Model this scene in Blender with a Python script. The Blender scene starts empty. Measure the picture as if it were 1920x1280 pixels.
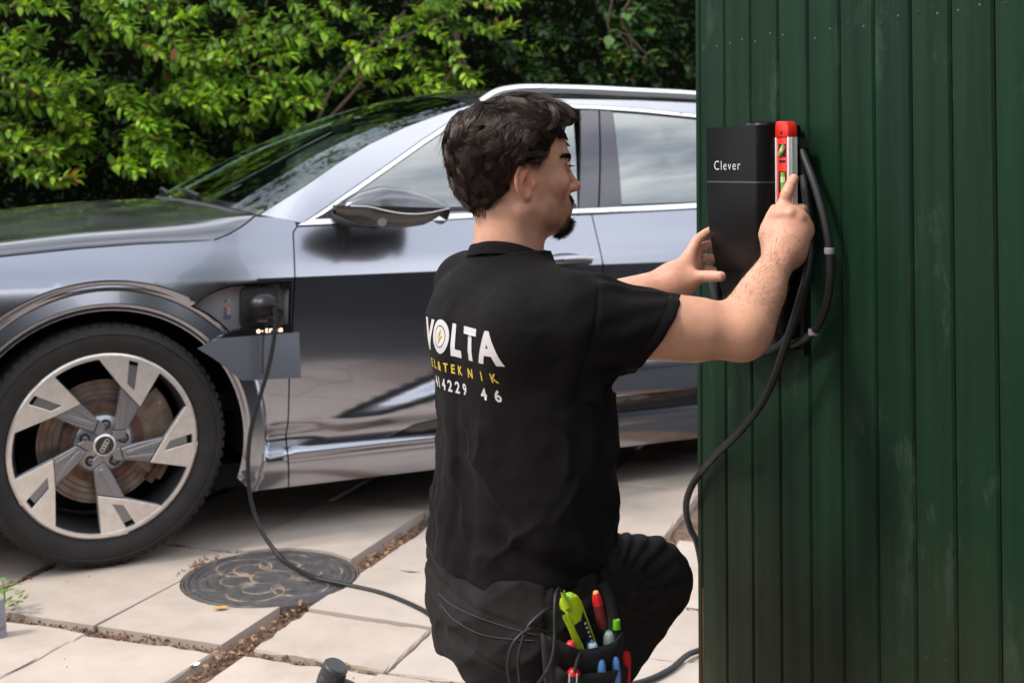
import bpy, bmesh, math, random, os
import numpy as np
from mathutils import Vector, Matrix
from mathutils.geometry import delaunay_2d_cdt
from mathutils.bvhtree import BVHTree

random.seed(11)
rng = np.random.default_rng(11)
SC = bpy.context.scene
COL = SC.collection
PI = math.pi
R = math.radians

# ------------------------------------------------------------------ camera
CAM_H = 1.25
cam_d = bpy.data.cameras.new('camera')
cam = bpy.data.objects.new('camera', cam_d)
COL.objects.link(cam)
SC.camera = cam
PITCH = R(1.8)
cam.location = (0, 0, CAM_H)
cam.rotation_euler = (R(90) + PITCH, 0, 0)
cam_d.sensor_width = 36.0
cam_d.lens = 36.0 * 2300 / 1920
cam_d.shift_y = -(640 - (323 - 2300 * math.tan(PITCH))) / 1920
cam_d.clip_start = 0.05
cam_d.clip_end = 400
cam_d.dof.use_dof = True
cam_d.dof.focus_distance = 2.25
cam_d.dof.aperture_fstop = 5.6

# ------------------------------------------------------------------ sky, sun, exposure
SUN_TO = Vector((-0.62, -0.30, 0.80)).normalized()
world = bpy.data.worlds.new('World')
SC.world = world
world.use_nodes = True
wn = world.node_tree
wn.nodes.clear()
def _n(tree, typ, **kw):
    n = tree.nodes.new(typ)
    for k, v in kw.items():
        setattr(n, k, v)
    return n
w_out = _n(wn, 'ShaderNodeOutputWorld')
w_bg = _n(wn, 'ShaderNodeBackground')
w_sky = _n(wn, 'ShaderNodeTexSky', sky_type='NISHITA')
w_sky.sun_disc = False
w_sky.sun_elevation = math.asin(SUN_TO.z)
w_sky.sun_rotation = math.atan2(SUN_TO.x, SUN_TO.y)
w_sky.air_density = 1.0
w_sky.dust_density = 2.0
w_tc = _n(wn, 'ShaderNodeTexCoord')
w_map = _n(wn, 'ShaderNodeMapping')
w_map.inputs['Scale'].default_value = (1.0, 1.0, 2.6)
w_noise = _n(wn, 'ShaderNodeTexNoise')
w_noise.inputs['Scale'].default_value = 2.6
w_noise.inputs['Detail'].default_value = 7
w_noise.inputs['Roughness'].default_value = 0.55
w_noise.inputs['Distortion'].default_value = 0.4
w_ramp = _n(wn, 'ShaderNodeValToRGB')
w_ramp.color_ramp.elements[0].position = 0.36
w_ramp.color_ramp.elements[0].color = (0.40, 0.40, 0.40, 1)
w_ramp.color_ramp.elements[1].position = 0.60
w_ramp.color_ramp.elements[1].color = (1, 1, 1, 1)
w_cloud = _n(wn, 'ShaderNodeValToRGB')
w_cloud.color_ramp.elements[0].position = 0.35
w_cloud.color_ramp.elements[0].color = (13.5, 15.0, 18.0, 1)
w_cloud.color_ramp.elements[1].position = 0.72
w_cloud.color_ramp.elements[1].color = (30, 29.6, 28.8, 1)
w_mix = _n(wn, 'ShaderNodeMixRGB')
L = wn.links.new
L(w_tc.outputs['Generated'], w_map.inputs['Vector'])
L(w_map.outputs['Vector'], w_noise.inputs['Vector'])
L(w_noise.outputs['Fac'], w_ramp.inputs['Fac'])
L(w_noise.outputs['Fac'], w_cloud.inputs['Fac'])
L(w_ramp.outputs['Color'], w_mix.inputs['Fac'])
L(w_sky.outputs['Color'], w_mix.inputs['Color1'])
L(w_cloud.outputs['Color'], w_mix.inputs['Color2'])
L(w_mix.outputs['Color'], w_bg.inputs['Color'])
L(w_bg.outputs['Background'], w_out.inputs['Surface'])
w_bg.inputs['Strength'].default_value = 0.053

sun_d = bpy.data.lights.new('sun', 'SUN')
sun_d.energy = 1.5
sun_d.angle = R(11)
sun_d.color = (1.0, 0.95, 0.87)
sun = bpy.data.objects.new('sun', sun_d)
COL.objects.link(sun)
sun.location = SUN_TO * 30
sun.rotation_euler = SUN_TO.to_track_quat('Z', 'Y').to_euler()

SC.view_settings.view_transform = 'Standard'
SC.view_settings.look = 'None'
SC.view_settings.gamma = 1
SC.view_settings.use_curve_mapping = False
SC.view_settings.exposure = 0.95
SC.render.engine = 'CYCLES'
SC.cycles.max_bounces = 8
SC.cycles.transparent_max_bounces = 12
SC.cycles.use_denoising = True
SC.cycles.sample_clamp_indirect = 6

# ------------------------------------------------------------------ helpers
def mat(name, col, rough=0.5, metal=0.0, spec=0.5, var=0.0, vscale=6.0, vcol=None, bump=0.0, bscale=200.0,
        coat=0.0, coat_rough=0.03, stretch=None, emit=0.0, sheen=0.0, rvar=0.0, attr=None, sss=0.0, detail=5, anis=0.0):
    m = bpy.data.materials.new(name)
    m.use_nodes = True
    t = m.node_tree
    b = t.nodes['Principled BSDF']
    b.inputs['Base Color'].default_value = (*col, 1)
    b.inputs['Roughness'].default_value = rough
    b.inputs['Metallic'].default_value = metal
    b.inputs['Specular IOR Level'].default_value = spec
    if coat:
        b.inputs['Coat Weight'].default_value = coat
        b.inputs['Coat Roughness'].default_value = coat_rough
    if sheen:
        b.inputs['Sheen Weight'].default_value = sheen
        b.inputs['Sheen Roughness'].default_value = 0.5
        b.inputs['Sheen Tint'].default_value = (0.8, 0.7, 0.75, 1)
    if emit:
        b.inputs['Emission Color'].default_value = (*col, 1)
        b.inputs['Emission Strength'].default_value = emit
    if sss:
        b.inputs['Subsurface Weight'].default_value = sss
        b.inputs['Subsurface Radius'].default_value = (0.009, 0.0035, 0.0018)
        b.inputs['Subsurface Scale'].default_value = 1.0
    vec = None
    if var or bump or rvar or attr:
        tc = _n(t, 'ShaderNodeTexCoord')
        mp = _n(t, 'ShaderNodeMapping')
        if stretch:
            mp.inputs['Scale'].default_value = stretch
        t.links.new(tc.outputs['Object'], mp.inputs['Vector'])
        vec = mp.outputs['Vector']
    src = None
    if attr:
        a = _n(t, 'ShaderNodeAttribute')
        a.attribute_name = attr
        src = a.outputs['Color']
    if var:
        nz = _n(t, 'ShaderNodeTexNoise')
        nz.inputs['Scale'].default_value = vscale
        nz.inputs['Detail'].default_value = detail
        nz.inputs['Roughness'].default_value = 0.62
        t.links.new(vec, nz.inputs['Vector'])
        rp = _n(t, 'ShaderNodeMapRange')
        rp.inputs['From Min'].default_value = 0.33
        rp.inputs['From Max'].default_value = 0.67
        t.links.new(nz.outputs['Fac'], rp.inputs['Value'])
        mx = _n(t, 'ShaderNodeMixRGB')
        c2 = vcol if vcol else tuple(max(0, c * (1 - var)) for c in col)
        c1 = col if vcol else tuple(c * (1 + var) for c in col)
        mx.inputs['Color1'].default_value = (*c1, 1)
        mx.inputs['Color2'].default_value = (*c2, 1)
        t.links.new(rp.outputs['Result'], mx.inputs['Fac'])
        if src is not None:
            ml = _n(t, 'ShaderNodeMixRGB', blend_type='MULTIPLY')
            ml.inputs['Fac'].default_value = 1
            mx.inputs['Color1'].default_value = (1 + var, 1 + var, 1 + var, 1)
            mx.inputs['Color2'].default_value = (1 - var, 1 - var, 1 - var, 1)
            t.links.new(src, ml.inputs['Color1'])
            t.links.new(mx.outputs['Color'], ml.inputs['Color2'])
            src = ml.outputs['Color']
        else:
            src = mx.outputs['Color']
        if rvar:
            rr = _n(t, 'ShaderNodeMapRange')
            rr.inputs['To Min'].default_value = max(0.02, rough - rvar)
            rr.inputs['To Max'].default_value = min(1, rough + rvar)
            t.links.new(rp.outputs['Result'], rr.inputs['Value'])
            t.links.new(rr.outputs['Result'], b.inputs['Roughness'])
    if src is not None:
        t.links.new(src, b.inputs['Base Color'])
    if bump:
        n2 = _n(t, 'ShaderNodeTexNoise')
        n2.inputs['Scale'].default_value = bscale
        n2.inputs['Detail'].default_value = 4
        t.links.new(vec, n2.inputs['Vector'])
        bp = _n(t, 'ShaderNodeBump')
        bp.inputs['Strength'].default_value = bump
        bp.inputs['Distance'].default_value = 0.002
        t.links.new(n2.outputs['Fac'], bp.inputs['Height'])
        t.links.new(bp.outputs['Normal'], b.inputs['Normal'])
    return m

def tag(o, label=None, cat=None, group=None, kind=None):
    if label: o['label'] = label
    if cat: o['category'] = cat
    if group: o['group'] = group
    if kind: o['kind'] = kind
    return o

def thing(name, label, cat, loc=(0, 0, 0), rotz=0.0, group=None, kind=None):
    o = bpy.data.objects.new(name, None)
    COL.objects.link(o)
    o.location = loc
    o.rotation_euler = (0, 0, rotz)
    o.empty_display_size = 0.1
    return tag(o, label, cat, group, kind)

def keep(o, parent):
    """parent o, its mesh being in world coordinates under an unrotated thing"""
    o.parent = parent
    if parent is not None and parent.type == 'EMPTY':
        o.matrix_parent_inverse = Matrix.Translation(-Vector(parent.location))
    return o

def mesh_from(name, verts, faces, smooth=True, normals=None):
    me = bpy.data.meshes.new(name)
    verts = np.asarray(verts, dtype=np.float64)
    if isinstance(faces, np.ndarray):
        nf, k = faces.shape
        me.vertices.add(len(verts))
        me.vertices.foreach_set('co', verts.astype(np.float32).ravel())
        me.loops.add(nf * k)
        me.loops.foreach_set('vertex_index', faces.astype(np.int32).ravel())
        me.polygons.add(nf)
        me.polygons.foreach_set('loop_start', np.arange(0, nf * k, k, dtype=np.int32))
        me.update(calc_edges=True)
    else:
        me.from_pydata([tuple(v) for v in verts], [], [tuple(f) for f in faces])
        me.update()
    me.validate()
    if smooth:
        me.polygons.foreach_set('use_smooth', np.ones(len(me.polygons), dtype=bool))
    if normals is not None and len(me.vertices) == len(normals):
        me.normals_split_custom_set_from_vertices([tuple(n) for n in normals])
    return me

def obj(name, me, m=None, parent=None, world_space=False):
    o = bpy.data.objects.new(name, me)
    COL.objects.link(o)
    if m is not None:
        if isinstance(m, (list, tuple)):
            for x in m: me.materials.append(x)
        elif len(me.materials) == 0:
            me.materials.append(m)
    if parent is not None:
        if world_space: keep(o, parent)
        else: o.parent = parent
    return o

class MB:
    """collects simple shapes into one mesh"""
    def __init__(s): s.v = []; s.f = []
    def add(s, v, f):
        b = len(s.v)
        s.v += [tuple(x) for x in v]
        s.f += [tuple(i + b for i in x) for x in f]
        return s
    def box(s, c, d, rot=None, taper=1.0):
        hx, hy, hz = d[0] / 2, d[1] / 2, d[2] / 2
        pts = [Vector((x * hx * (taper if z > 0 else 1), y * hy * (taper if z > 0 else 1), z * hz)) for z in (-1, 1) for y in (-1, 1) for x in (-1, 1)]
        if rot is not None: pts = [rot @ p for p in pts]
        pts = [p + Vector(c) for p in pts]
        return s.add(pts, [(0, 2, 3, 1), (4, 5, 7, 6), (0, 1, 5, 4), (2, 6, 7, 3), (0, 4, 6, 2), (1, 3, 7, 5)])
    def tube(s, pts, r, n=8, cap=True):
        pts = [Vector(p) for p in pts]
        rs = r if isinstance(r, (list, tuple, np.ndarray)) else [r] * len(pts)
        up = Vector((0.13, 0.21, 1)).normalized()
        rings = []
        prev = None
        for i, p in enumerate(pts):
            d = (pts[min(i + 1, len(pts) - 1)] - pts[max(i - 1, 0)])
            d = d.normalized() if d.length > 1e-9 else Vector((0, 0, 1))
            if prev is None:
                a = d.cross(up)
                if a.length < 1e-3: a = d.cross(Vector((1, 0, 0)))
            else:
                a = prev - d * prev.dot(d)
            a.normalize()
            prev = a
            b = d.cross(a)
            rings.append([p + (a * math.cos(2 * PI * k / n) + b * math.sin(2 * PI * k / n)) * rs[i] for k in range(n)])
        v = [q for rg in rings for q in rg]
        f = []
        for i in range(len(pts) - 1):
            for k in range(n):
                k2 = (k + 1) % n
                f.append((i * n + k, i * n + k2, (i + 1) * n + k2, (i + 1) * n + k))
        if cap:
            f.append(tuple(reversed(range(n))))
            f.append(tuple((len(pts) - 1) * n + k for k in range(n)))
        return s.add(v, f)
    def lathe(s, prof, axis='z', n=24, c=(0, 0, 0), M=None):
        v = []
        for (r, h) in prof:
            for k in range(n):
                a = 2 * PI * k / n
                p = Vector((r * math.cos(a), r * math.sin(a), h))
                if axis == 'y': p = Vector((p.x, h, p.y))
                if axis == 'x': p = Vector((h, p.x, p.y))
                if M is not None: p = M @ p
                v.append(p + Vector(c))
        f = []
        for i in range(len(prof) - 1):
            for k in range(n):
                k2 = (k + 1) % n
                f.append((i * n + k, i * n + k2, (i + 1) * n + k2, (i + 1) * n + k))
        return s.add(v, f)
    def prism(s, poly, h0, h1, fn):
        """poly 2d, fn(x,y,h)->3d"""
        n = len(poly)
        v = [fn(x, y, h0) for x, y in poly] + [fn(x, y, h1) for x, y in poly]
        f = [tuple(reversed(range(n))), tuple(range(n, 2 * n))]
        f += [(i, (i + 1) % n, n + (i + 1) % n, n + i) for i in range(n)]
        return s.add(v, f)
    def build(s, name, m=None, parent=None, smooth=True, world_space=False, sharp=40, bevel=0.0, seg=2):
        me = mesh_from(name, s.v, s.f, smooth=smooth) if s.v else bpy.data.meshes.new(name)
        bm = bmesh.new(); bm.from_mesh(me)
        bmesh.ops.recalc_face_normals(bm, faces=bm.faces)
        if bevel:
            es = [e for e in bm.edges if len(e.link_faces) == 2 and e.calc_face_angle(0) > R(30)]
            bmesh.ops.bevel(bm, geom=es, offset=bevel, segments=seg, affect='EDGES', profile=0.5, clamp_overlap=True)
        bm.to_mesh(me); bm.free()
        if smooth:
            me.polygons.foreach_set('use_smooth', np.ones(len(me.polygons), dtype=bool))
            me.set_sharp_from_angle(angle=R(sharp))
        return obj(name, me, m, parent, world_space)

def copy_tree(o, parent=None):
    c = o.copy(); COL.objects.link(c)
    if parent is not None: c.parent = parent
    for ch in list(o.children): copy_tree(ch, c)
    return c

def spline(pts, n=12):
    """Catmull-Rom through the points"""
    P = np.asarray(pts, dtype=float)
    P = np.vstack([2 * P[0] - P[1], P, 2 * P[-1] - P[-2]])
    out = []
    for i in range(1, len(P) - 2):
        for t in np.linspace(0, 1, n, endpoint=False):
            a, b, c, d = P[i - 1], P[i], P[i + 1], P[i + 2]
            out.append(0.5 * ((2 * b) + (-a + c) * t + (2 * a - 5 * b + 4 * c - d) * t * t + (-a + 3 * b - 3 * c + d) * t ** 3))
    out.append(P[-2])
    return np.array(out)

# numpy value noise ---------------------------------------------------
def _hash3(ix, iy, iz, seed):
    h = (ix.astype(np.int64) * 374761393 + iy.astype(np.int64) * 668265263 + iz.astype(np.int64) * 2147483647 + seed * 974711) & 0x7fffffff
    h = (h ^ (h >> 13)) * 1274126177 & 0x7fffffff
    return ((h ^ (h >> 16)) & 0xffff) / 65535.0
def vnoise(p, scale=1.0, seed=0):
    q = np.asarray(p) * scale
    i = np.floor(q).astype(np.int64); f = q - i
    f = f * f * (3 - 2 * f)
    r = 0
    for dx in (0, 1):
        for dy in (0, 1):
            for dz in (0, 1):
                w = (f[..., 0] if dx else 1 - f[..., 0]) * (f[..., 1] if dy else 1 - f[..., 1]) * (f[..., 2] if dz else 1 - f[..., 2])
                r = r + w * _hash3(i[..., 0] + dx, i[..., 1] + dy, i[..., 2] + dz, seed)
    return r * 2 - 1
def fbm(p, scale=1.0, seed=0, oct=3):
    a = 1; r = 0
    for k in range(oct):
        r = r + a * vnoise(p, scale * 2 ** k, seed + k); a *= 0.5
    return r

# panels: polygon -> fine triangulation lifted onto a surface -----------------
def inside(poly, pts):
    poly = np.asarray(poly); x, y = pts[:, 0], pts[:, 1]
    r = np.zeros(len(pts), dtype=bool)
    n = len(poly); j = n - 1
    for i in range(n):
        xi, yi = poly[i]; xj, yj = poly[j]
        c = ((yi > y) != (yj > y)) & (x < (xj - xi) * (y - yi) / (yj - yi + 1e-12) + xi)
        r ^= c; j = i
    return r
def resample(poly, step, closed=True):
    P = [np.array(p, float) for p in poly]
    if closed: P = P + [P[0]]
    out = []
    for a, b in zip(P[:-1], P[1:]):
        k = max(1, int(math.ceil(np.linalg.norm(b - a) / step)))
        for i in range(k): out.append(a + (b - a) * i / k)
    if not closed: out.append(P[-1])
    return np.array(out)
def triangulate(outline, holes=(), res=0.02, lines=()):
    B = resample(outline, res * 0.75)
    loops = [B] + [resample(h, res * 0.75) for h in holes]
    lo, hi = B.min(0), B.max(0)
    xs = np.arange(lo[0], hi[0], res); ys = np.arange(lo[1], hi[1], res * 0.87)
    G = np.array([(x + (0.5 * res if j % 2 else 0), y) for j, y in enumerate(ys) for x in xs]) if len(xs) and len(ys) else np.zeros((0, 2))
    if len(G):
        G = G[inside(B, G)]
        for h in loops[1:]: G = G[~inside(h, G)]
    ln = [resample(l, res * 0.75, closed=False) for l in lines]
    allb = np.vstack(loops + ln)
    if len(G):
        keepm = np.ones(len(G), bool)
        for k in range(0, len(G), 2000):
            d = np.sqrt(((G[k:k + 2000, None] - allb[None]) ** 2).sum(-1)).min(1)
            keepm[k:k + 2000] = d > res * 0.5
        G = G[keepm]
    pts = []; edges = []
    for lp in loops:
        b = len(pts); n = len(lp)
        pts += [tuple(p) for p in lp]
        edges += [(b + i, b + (i + 1) % n) for i in range(n)]
    for l in ln:
        b = len(pts)
        pts += [tuple(p) for p in l]
        edges += [(b + i, b + i + 1) for i in range(len(l) - 1)]
    pts += [tuple(p) for p in G]
    v, e, f, *_ = delaunay_2d_cdt([Vector(p) for p in pts], edges, [], 0, 1e-5)
    V = np.array([(p.x, p.y) for p in v]); Fc = np.array([t for t in f if len(t) == 3])
    c = V[Fc].mean(1)
    ok = inside(B, c)
    for h in loops[1:]: ok &= ~inside(h, c)
    Fc = Fc[ok]
    a, b2, c2 = V[Fc[:, 0]], V[Fc[:, 1]], V[Fc[:, 2]]
    ar = (b2[:, 0] - a[:, 0]) * (c2[:, 1] - a[:, 1]) - (b2[:, 1] - a[:, 1]) * (c2[:, 0] - a[:, 0])
    Fc = Fc[np.abs(ar) > 1e-9]; ar = ar[np.abs(ar) > 1e-9]
    Fc[ar < 0] = Fc[ar < 0][:, ::-1]
    used = np.unique(Fc); remap = -np.ones(len(V), int); remap[used] = np.arange(len(used))
    return V[used], remap[Fc]
def border(Fc):
    from collections import Counter
    E = [(int(f[i]), int(f[(i + 1) % 3])) for f in Fc for i in range(3)]
    cnt = Counter(tuple(sorted(e)) for e in E)
    return [e for e in E if cnt[tuple(sorted(e))] == 1]
# ------------------------------------------------------------------ ground, slabs, manhole cover
M_SOIL = mat('soil', (0.10, 0.06, 0.04), 0.95, var=0.6, vscale=14, vcol=(0.24, 0.16, 0.11), bump=1.0, bscale=120)
M_SLAB = mat('slab_concrete', (0.52, 0.455, 0.40), 0.85, spec=0.25, var=0.1, vscale=3.2, bump=0.28, bscale=260, detail=9)
def slab_mat(k):
    c = [(0.455, 0.384, 0.334), (0.430, 0.362, 0.318), (0.47, 0.392, 0.336), (0.442, 0.370, 0.316)][k]
    m = mat('slab_concrete', c, 0.85, spec=0.25, var=0.10, vscale=3.2 + k, bump=0.45, bscale=240, detail=9)
    t = m.node_tree; b = t.nodes['Principled BSDF']; tc = _n(t, 'ShaderNodeTexCoord')
    for sc_, lo_, hi_, amt, col_ in ((1.3, .52, .74, .38, (.36, .29, .23)), (7.0, .60, .80, .30, (.30, .25, .20)), (95, .68, .76, .55, (.22, .17, .13)), (34, .70, .80, .35, (.66, .60, .55))):
        nz = _n(t, 'ShaderNodeTexNoise'); nz.inputs['Scale'].default_value = sc_; nz.inputs['Detail'].default_value = 6; nz.inputs['Roughness'].default_value = .65
        rp = _n(t, 'ShaderNodeMapRange'); rp.inputs['From Min'].default_value = lo_; rp.inputs['From Max'].default_value = hi_; rp.inputs['To Max'].default_value = amt
        mx = _n(t, 'ShaderNodeMixRGB'); mx.inputs['Color2'].default_value = (*col_, 1)
        t.links.new(tc.outputs['Object'], nz.inputs['Vector']); t.links.new(nz.outputs['Fac'], rp.inputs['Value']); t.links.new(rp.outputs['Result'], mx.inputs['Fac'])
        t.links.new(b.inputs['Base Color'].links[0].from_socket, mx.inputs['Color1']); t.links.new(mx.outputs['Color'], b.inputs['Base Color'])
    return m
SLABM = [slab_mat(k) for k in range(4)]
M_GRIT = mat('grit', (0.26, 0.15, 0.10), 0.9, var=0.6, vscale=30, vcol=(0.085, 0.045, 0.03))
M_IRON = mat('cast_iron', (0.085, 0.08, 0.082), 0.62, metal=0.25, var=0.3, vscale=22, bump=0.35, bscale=220, attr='Col')

ANG = R(19.5)
dA = np.array([math.sin(ANG), math.cos(ANG)]); dB = np.array([math.cos(ANG), -math.sin(ANG)])
def AB(al, be): return dA * al + dB * be
MAN_C = np.array([-0.745, 3.835]); MAN_R = 0.262
man_ab = np.array([MAN_C @ dA, MAN_C @ dB])

g = obj('ground', mesh_from('ground', [(-150, -150, -0.075), (150, -150, -0.075), (150, 150, -0.075), (-150, 150, -0.075)], [(0, 1, 2, 3)], False), M_SOIL)
tag(g, 'bare brown earth around and beyond the paved yard', kind='structure')
dw = obj('driveway', mesh_from('driveway', [(1.02, -1.0, -.022), (9, -1.0, -.022), (9, 6.3, -.022), (1.02, 6.3, -.022)], [(0, 1, 2, 3)], False), mat('asphalt', (.045, .045, .05), .9, var=.3, vscale=40, bump=.6, bscale=200))  # unseen dark ground, added so the lower doors reflect dark
tag(dw, 'dark asphalt drive added unseen beyond the screen wall to darken the car reflections', kind='structure')
# bed of the joints: an uneven sheet
xs = np.linspace(-3.6, 1.35, 150); ys = np.linspace(0.3, 7.0, 150)
gx, gy = np.meshgrid(xs, ys, indexing='ij')
gz = -0.030 + 0.012 * fbm(np.stack([gx, gy, gx * 0], -1), 9, 3)
idx = np.arange(150 * 150).reshape(150, 150)
fq = np.stack([idx[:-1, :-1], idx[1:, :-1], idx[1:, 1:], idx[:-1, 1:]], -1).reshape(-1, 4)
patio = obj('patio', mesh_from('patio', np.stack([gx, gy, gz], -1).reshape(-1, 3), fq), M_SOIL)
tag(patio, 'paved yard of pale square slabs with dirt filled joints', kind='structure')

def slab(a0, a1, b0, b1, g=0.006, ga=None, gb=None, lift=0.0, k=0):
    """g: half width of the joints; ga/gb override pairs (before, after)"""
    ga = ga or (g, g); gb = gb or (g, g)
    a0 += ga[0] + rng.normal(0, .002); a1 -= ga[1] + rng.normal(0, .002); b0 += gb[0] + rng.normal(0, .002); b1 -= gb[1] + rng.normal(0, .002)
    c = 0.006
    sk = rng.normal(0, .0035, 2)
    rect = [(a0 - sk[0], b0 + sk[1]), (a0 + sk[0], b1 + sk[1]), (a1 + sk[0], b1 - sk[1]), (a1 - sk[0], b0 - sk[1])]
    th = np.linspace(0, 2 * PI, 40, endpoint=False)
    circ = np.stack([man_ab[0] + (MAN_R + 0.012) * np.cos(th), man_ab[1] + (MAN_R + 0.012) * np.sin(th)], -1)
    cut = (max(a0, min(man_ab[0], a1)) - man_ab[0]) ** 2 + (max(b0, min(man_ab[1], b1)) - man_ab[1]) ** 2 < (MAN_R + 0.012) ** 2
    if cut:
        V, F = triangulate(rect, [circ], 0.05)
    else:
        V, F = triangulate(rect, [], 0.06)
    t = rng.normal(0, 0.007, 2); z0 = lift + rng.normal(0, 0.0026)
    def P(q, z): p = AB(q[0], q[1]); return (p[0], p[1], z + z0 + t[0] * (q[0] - (a0 + a1) / 2) + t[1] * (q[1] - (b0 + b1) / 2))
    bd = border(F)
    top = [P(q, 0) for q in V]
    n = len(V)
    # bevelled rim: boundary verts of the top pulled in, a ring at -c, a ring at -0.05
    cen = V.mean(0)
    bi = sorted({i for e in bd for i in e})
    m1 = {v: n + i for i, v in enumerate(bi)}; m2 = {v: n + len(bi) + i for i, v in enumerate(bi)}
    jit = {v: rng.normal(0, 0.0022) for v in bi}
    for v in bi:
        d = cen - V[v]; d = d / (np.linalg.norm(d) + 1e-9)
        if not cut: top[v] = P(V[v] + d * (0.004 + abs(jit[v]) * 1.5), -abs(jit[v]) * 0.6)
    ring1 = [P(V[v], -c + jit[v]) for v in bi]; ring2 = [P(V[v], -0.055) for v in bi]
    fs = [tuple(f) for f in F]
    for a, b in bd:
        fs.append((a, m1[a], m1[b], b)); fs.append((m1[a], m2[a], m2[b], m1[b]))
    me = mesh_from('paving_slab', top + ring1 + ring2, fs, False)
    bm = bmesh.new(); bm.from_mesh(me); bmesh.ops.recalc_face_normals(bm, faces=bm.faces); bm.to_mesh(me); bm.free()
    o = obj('paving_slab', me, SLABM[k], patio)
    return o
kk = 0
# field west of the wide joint
bl = [-3.98, -3.55, -3.13, -2.705, -2.225, -1.795]
al = [0.70, 1.40, 2.10, 2.825, 3.545, 4.19, 4.84, 5.49, 6.14]
for i in range(len(bl) - 1):
    for j in range(len(al) - 1):
        ga = (0.008, 0.008); gb = (0.004, 0.004)
        if al[j] == 2.825: ga = (0.024, 0.010)
        if al[j + 1] == 2.825: ga = (0.008, 0.028)
        if bl[i] == -2.705: gb = (0.03, 0.004)
        if bl[i + 1] == -2.705: gb = (0.004, 0.02)
        if bl[i + 1] == -1.795: gb = (0.004, 0.030)
        slab(al[j], al[j + 1], bl[i], bl[i + 1], ga=ga, gb=gb, k=kk % 4); kk += 1
br = [-1.755, -1.34, -0.90, -0.45, 0.0, 0.45, 0.9, 1.35]
ar = [0.70, 1.40, 2.10, 2.82, 3.14, 3.54, 4.18, 4.84, 5.49, 6.14]
for i in range(len(br) - 1):
    for j in range(len(ar) - 1):
        if AB((ar[j] + ar[j + 1]) / 2, (br[i] + br[i + 1]) / 2)[0] > .85: continue
        ga = (0.005, 0.005); gb = (0.005, 0.005)
        if ar[j] == 2.82: ga = (0.02, 0.002)
        if ar[j + 1] == 2.82: ga = (0.005, 0.012)
        if ar[j] in (3.54, 4.18): ga = (0.012, 0.005)
        if ar[j + 1] in (3.54, 4.18): ga = (0.005, 0.012)
        if br[i] == -1.755: gb = (0.024, 0.004)
        if br[i] == -0.90: gb = (0.030, 0.004)
        if br[i + 1] == -0.90: gb = (0.004, 0.030)
        slab(ar[j], ar[j + 1], br[i], br[i + 1], ga=ga, gb=gb, k=kk % 4); kk += 1

# grit and crumbs lying in the joints (one mass)
vv = []; ff = []
def crumb(p, s):
    q = np.array([(1, 0, 0), (-1, 0, 0), (0, 1, 0), (0, -1, 0), (0, 0, 1), (0, 0, -0.7)]) * s * rng.uniform(0.5, 1.2, (6, 1))
    th = rng.uniform(0, 2 * PI); c, s_ = math.cos(th), math.sin(th)
    q = np.stack([q[:, 0] * c - q[:, 1] * s_, q[:, 0] * s_ + q[:, 1] * c, q[:, 2]], -1) + np.array(p)
    b = len(vv); vv.extend(map(tuple, q))
    for t in [(0, 2, 4), (2, 1, 4), (1, 3, 4), (3, 0, 4), (2, 0, 5), (1, 2, 5), (3, 1, 5), (0, 3, 5)]: ff.append(tuple(i + b for i in t))
def joint(al0, be0, al1, be1, n, w, top=-0.018):
    for _ in range(n):
        t = rng.uniform(); off = rng.normal(0, w)
        al_ = al0 + (al1 - al0) * t; be_ = be0 + (be1 - be0) * t
        if abs(al1 - al0) > abs(be1 - be0): be_ += off
        else: al_ += off
        if (al_ - man_ab[0]) ** 2 + (be_ - man_ab[1]) ** 2 < MAN_R ** 2: continue
        p = AB(al_, be_)
        crumb((p[0], p[1], top + rng.uniform(-0.008, 0.012)), rng.uniform(0.002, 0.0075) * (1.6 if rng.uniform() < 0.06 else 1))
joint(2.1, -1.777, 4.9, -1.777, 1500, 0.014)
joint(2.822, -3.2, 2.822, -1.78, 700, 0.014)
joint(2.828, -1.76, 2.828, -0.9, 420, 0.012)
joint(2.4, -2.70, 4.3, -2.70, 700, 0.016)
joint(3.545, -2.8, 3.545, -2.2, 160, 0.008)
joint(3.54, -1.74, 3.54, 0.3, 300, 0.008)
joint(3.54, -0.9, 4.18, -0.9, 200, 0.015)
joint(2.8, -0.9, 3.6, -0.9, 300, 0.015)
joint(4.18, -1.4, 4.18, 0.1, 250, 0.01)
for _ in range(130):
    a_ = rng.uniform(0, 2 * PI); rr = MAN_R + 0.012 + rng.normal(0, 0.006)
    crumb((MAN_C[0] + rr * math.cos(a_), MAN_C[1] + rr * math.sin(a_), -0.006), rng.uniform(0.002, 0.006))
for _ in range(60):
    p = AB(man_ab[0] + rng.normal(0.02, 0.05), man_ab[1] - MAN_R - 0.02 + rng.normal(0, 0.012))
    crumb((p[0], p[1], rng.uniform(-0.006, 0.006)), rng.uniform(0.003, 0.007))
for _ in range(60):   # crumbs scattered on the slabs
    p = AB(rng.uniform(2.5, 4.2), rng.uniform(-3.0, 0.0))
    crumb((p[0], p[1], 0.001), rng.uniform(0.0012, 0.003))
tag(obj('gravel', mesh_from('gravel', vv, ff, False), M_GRIT), 'loose reddish grit filling the joints of the slabs', kind='stuff')
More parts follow.
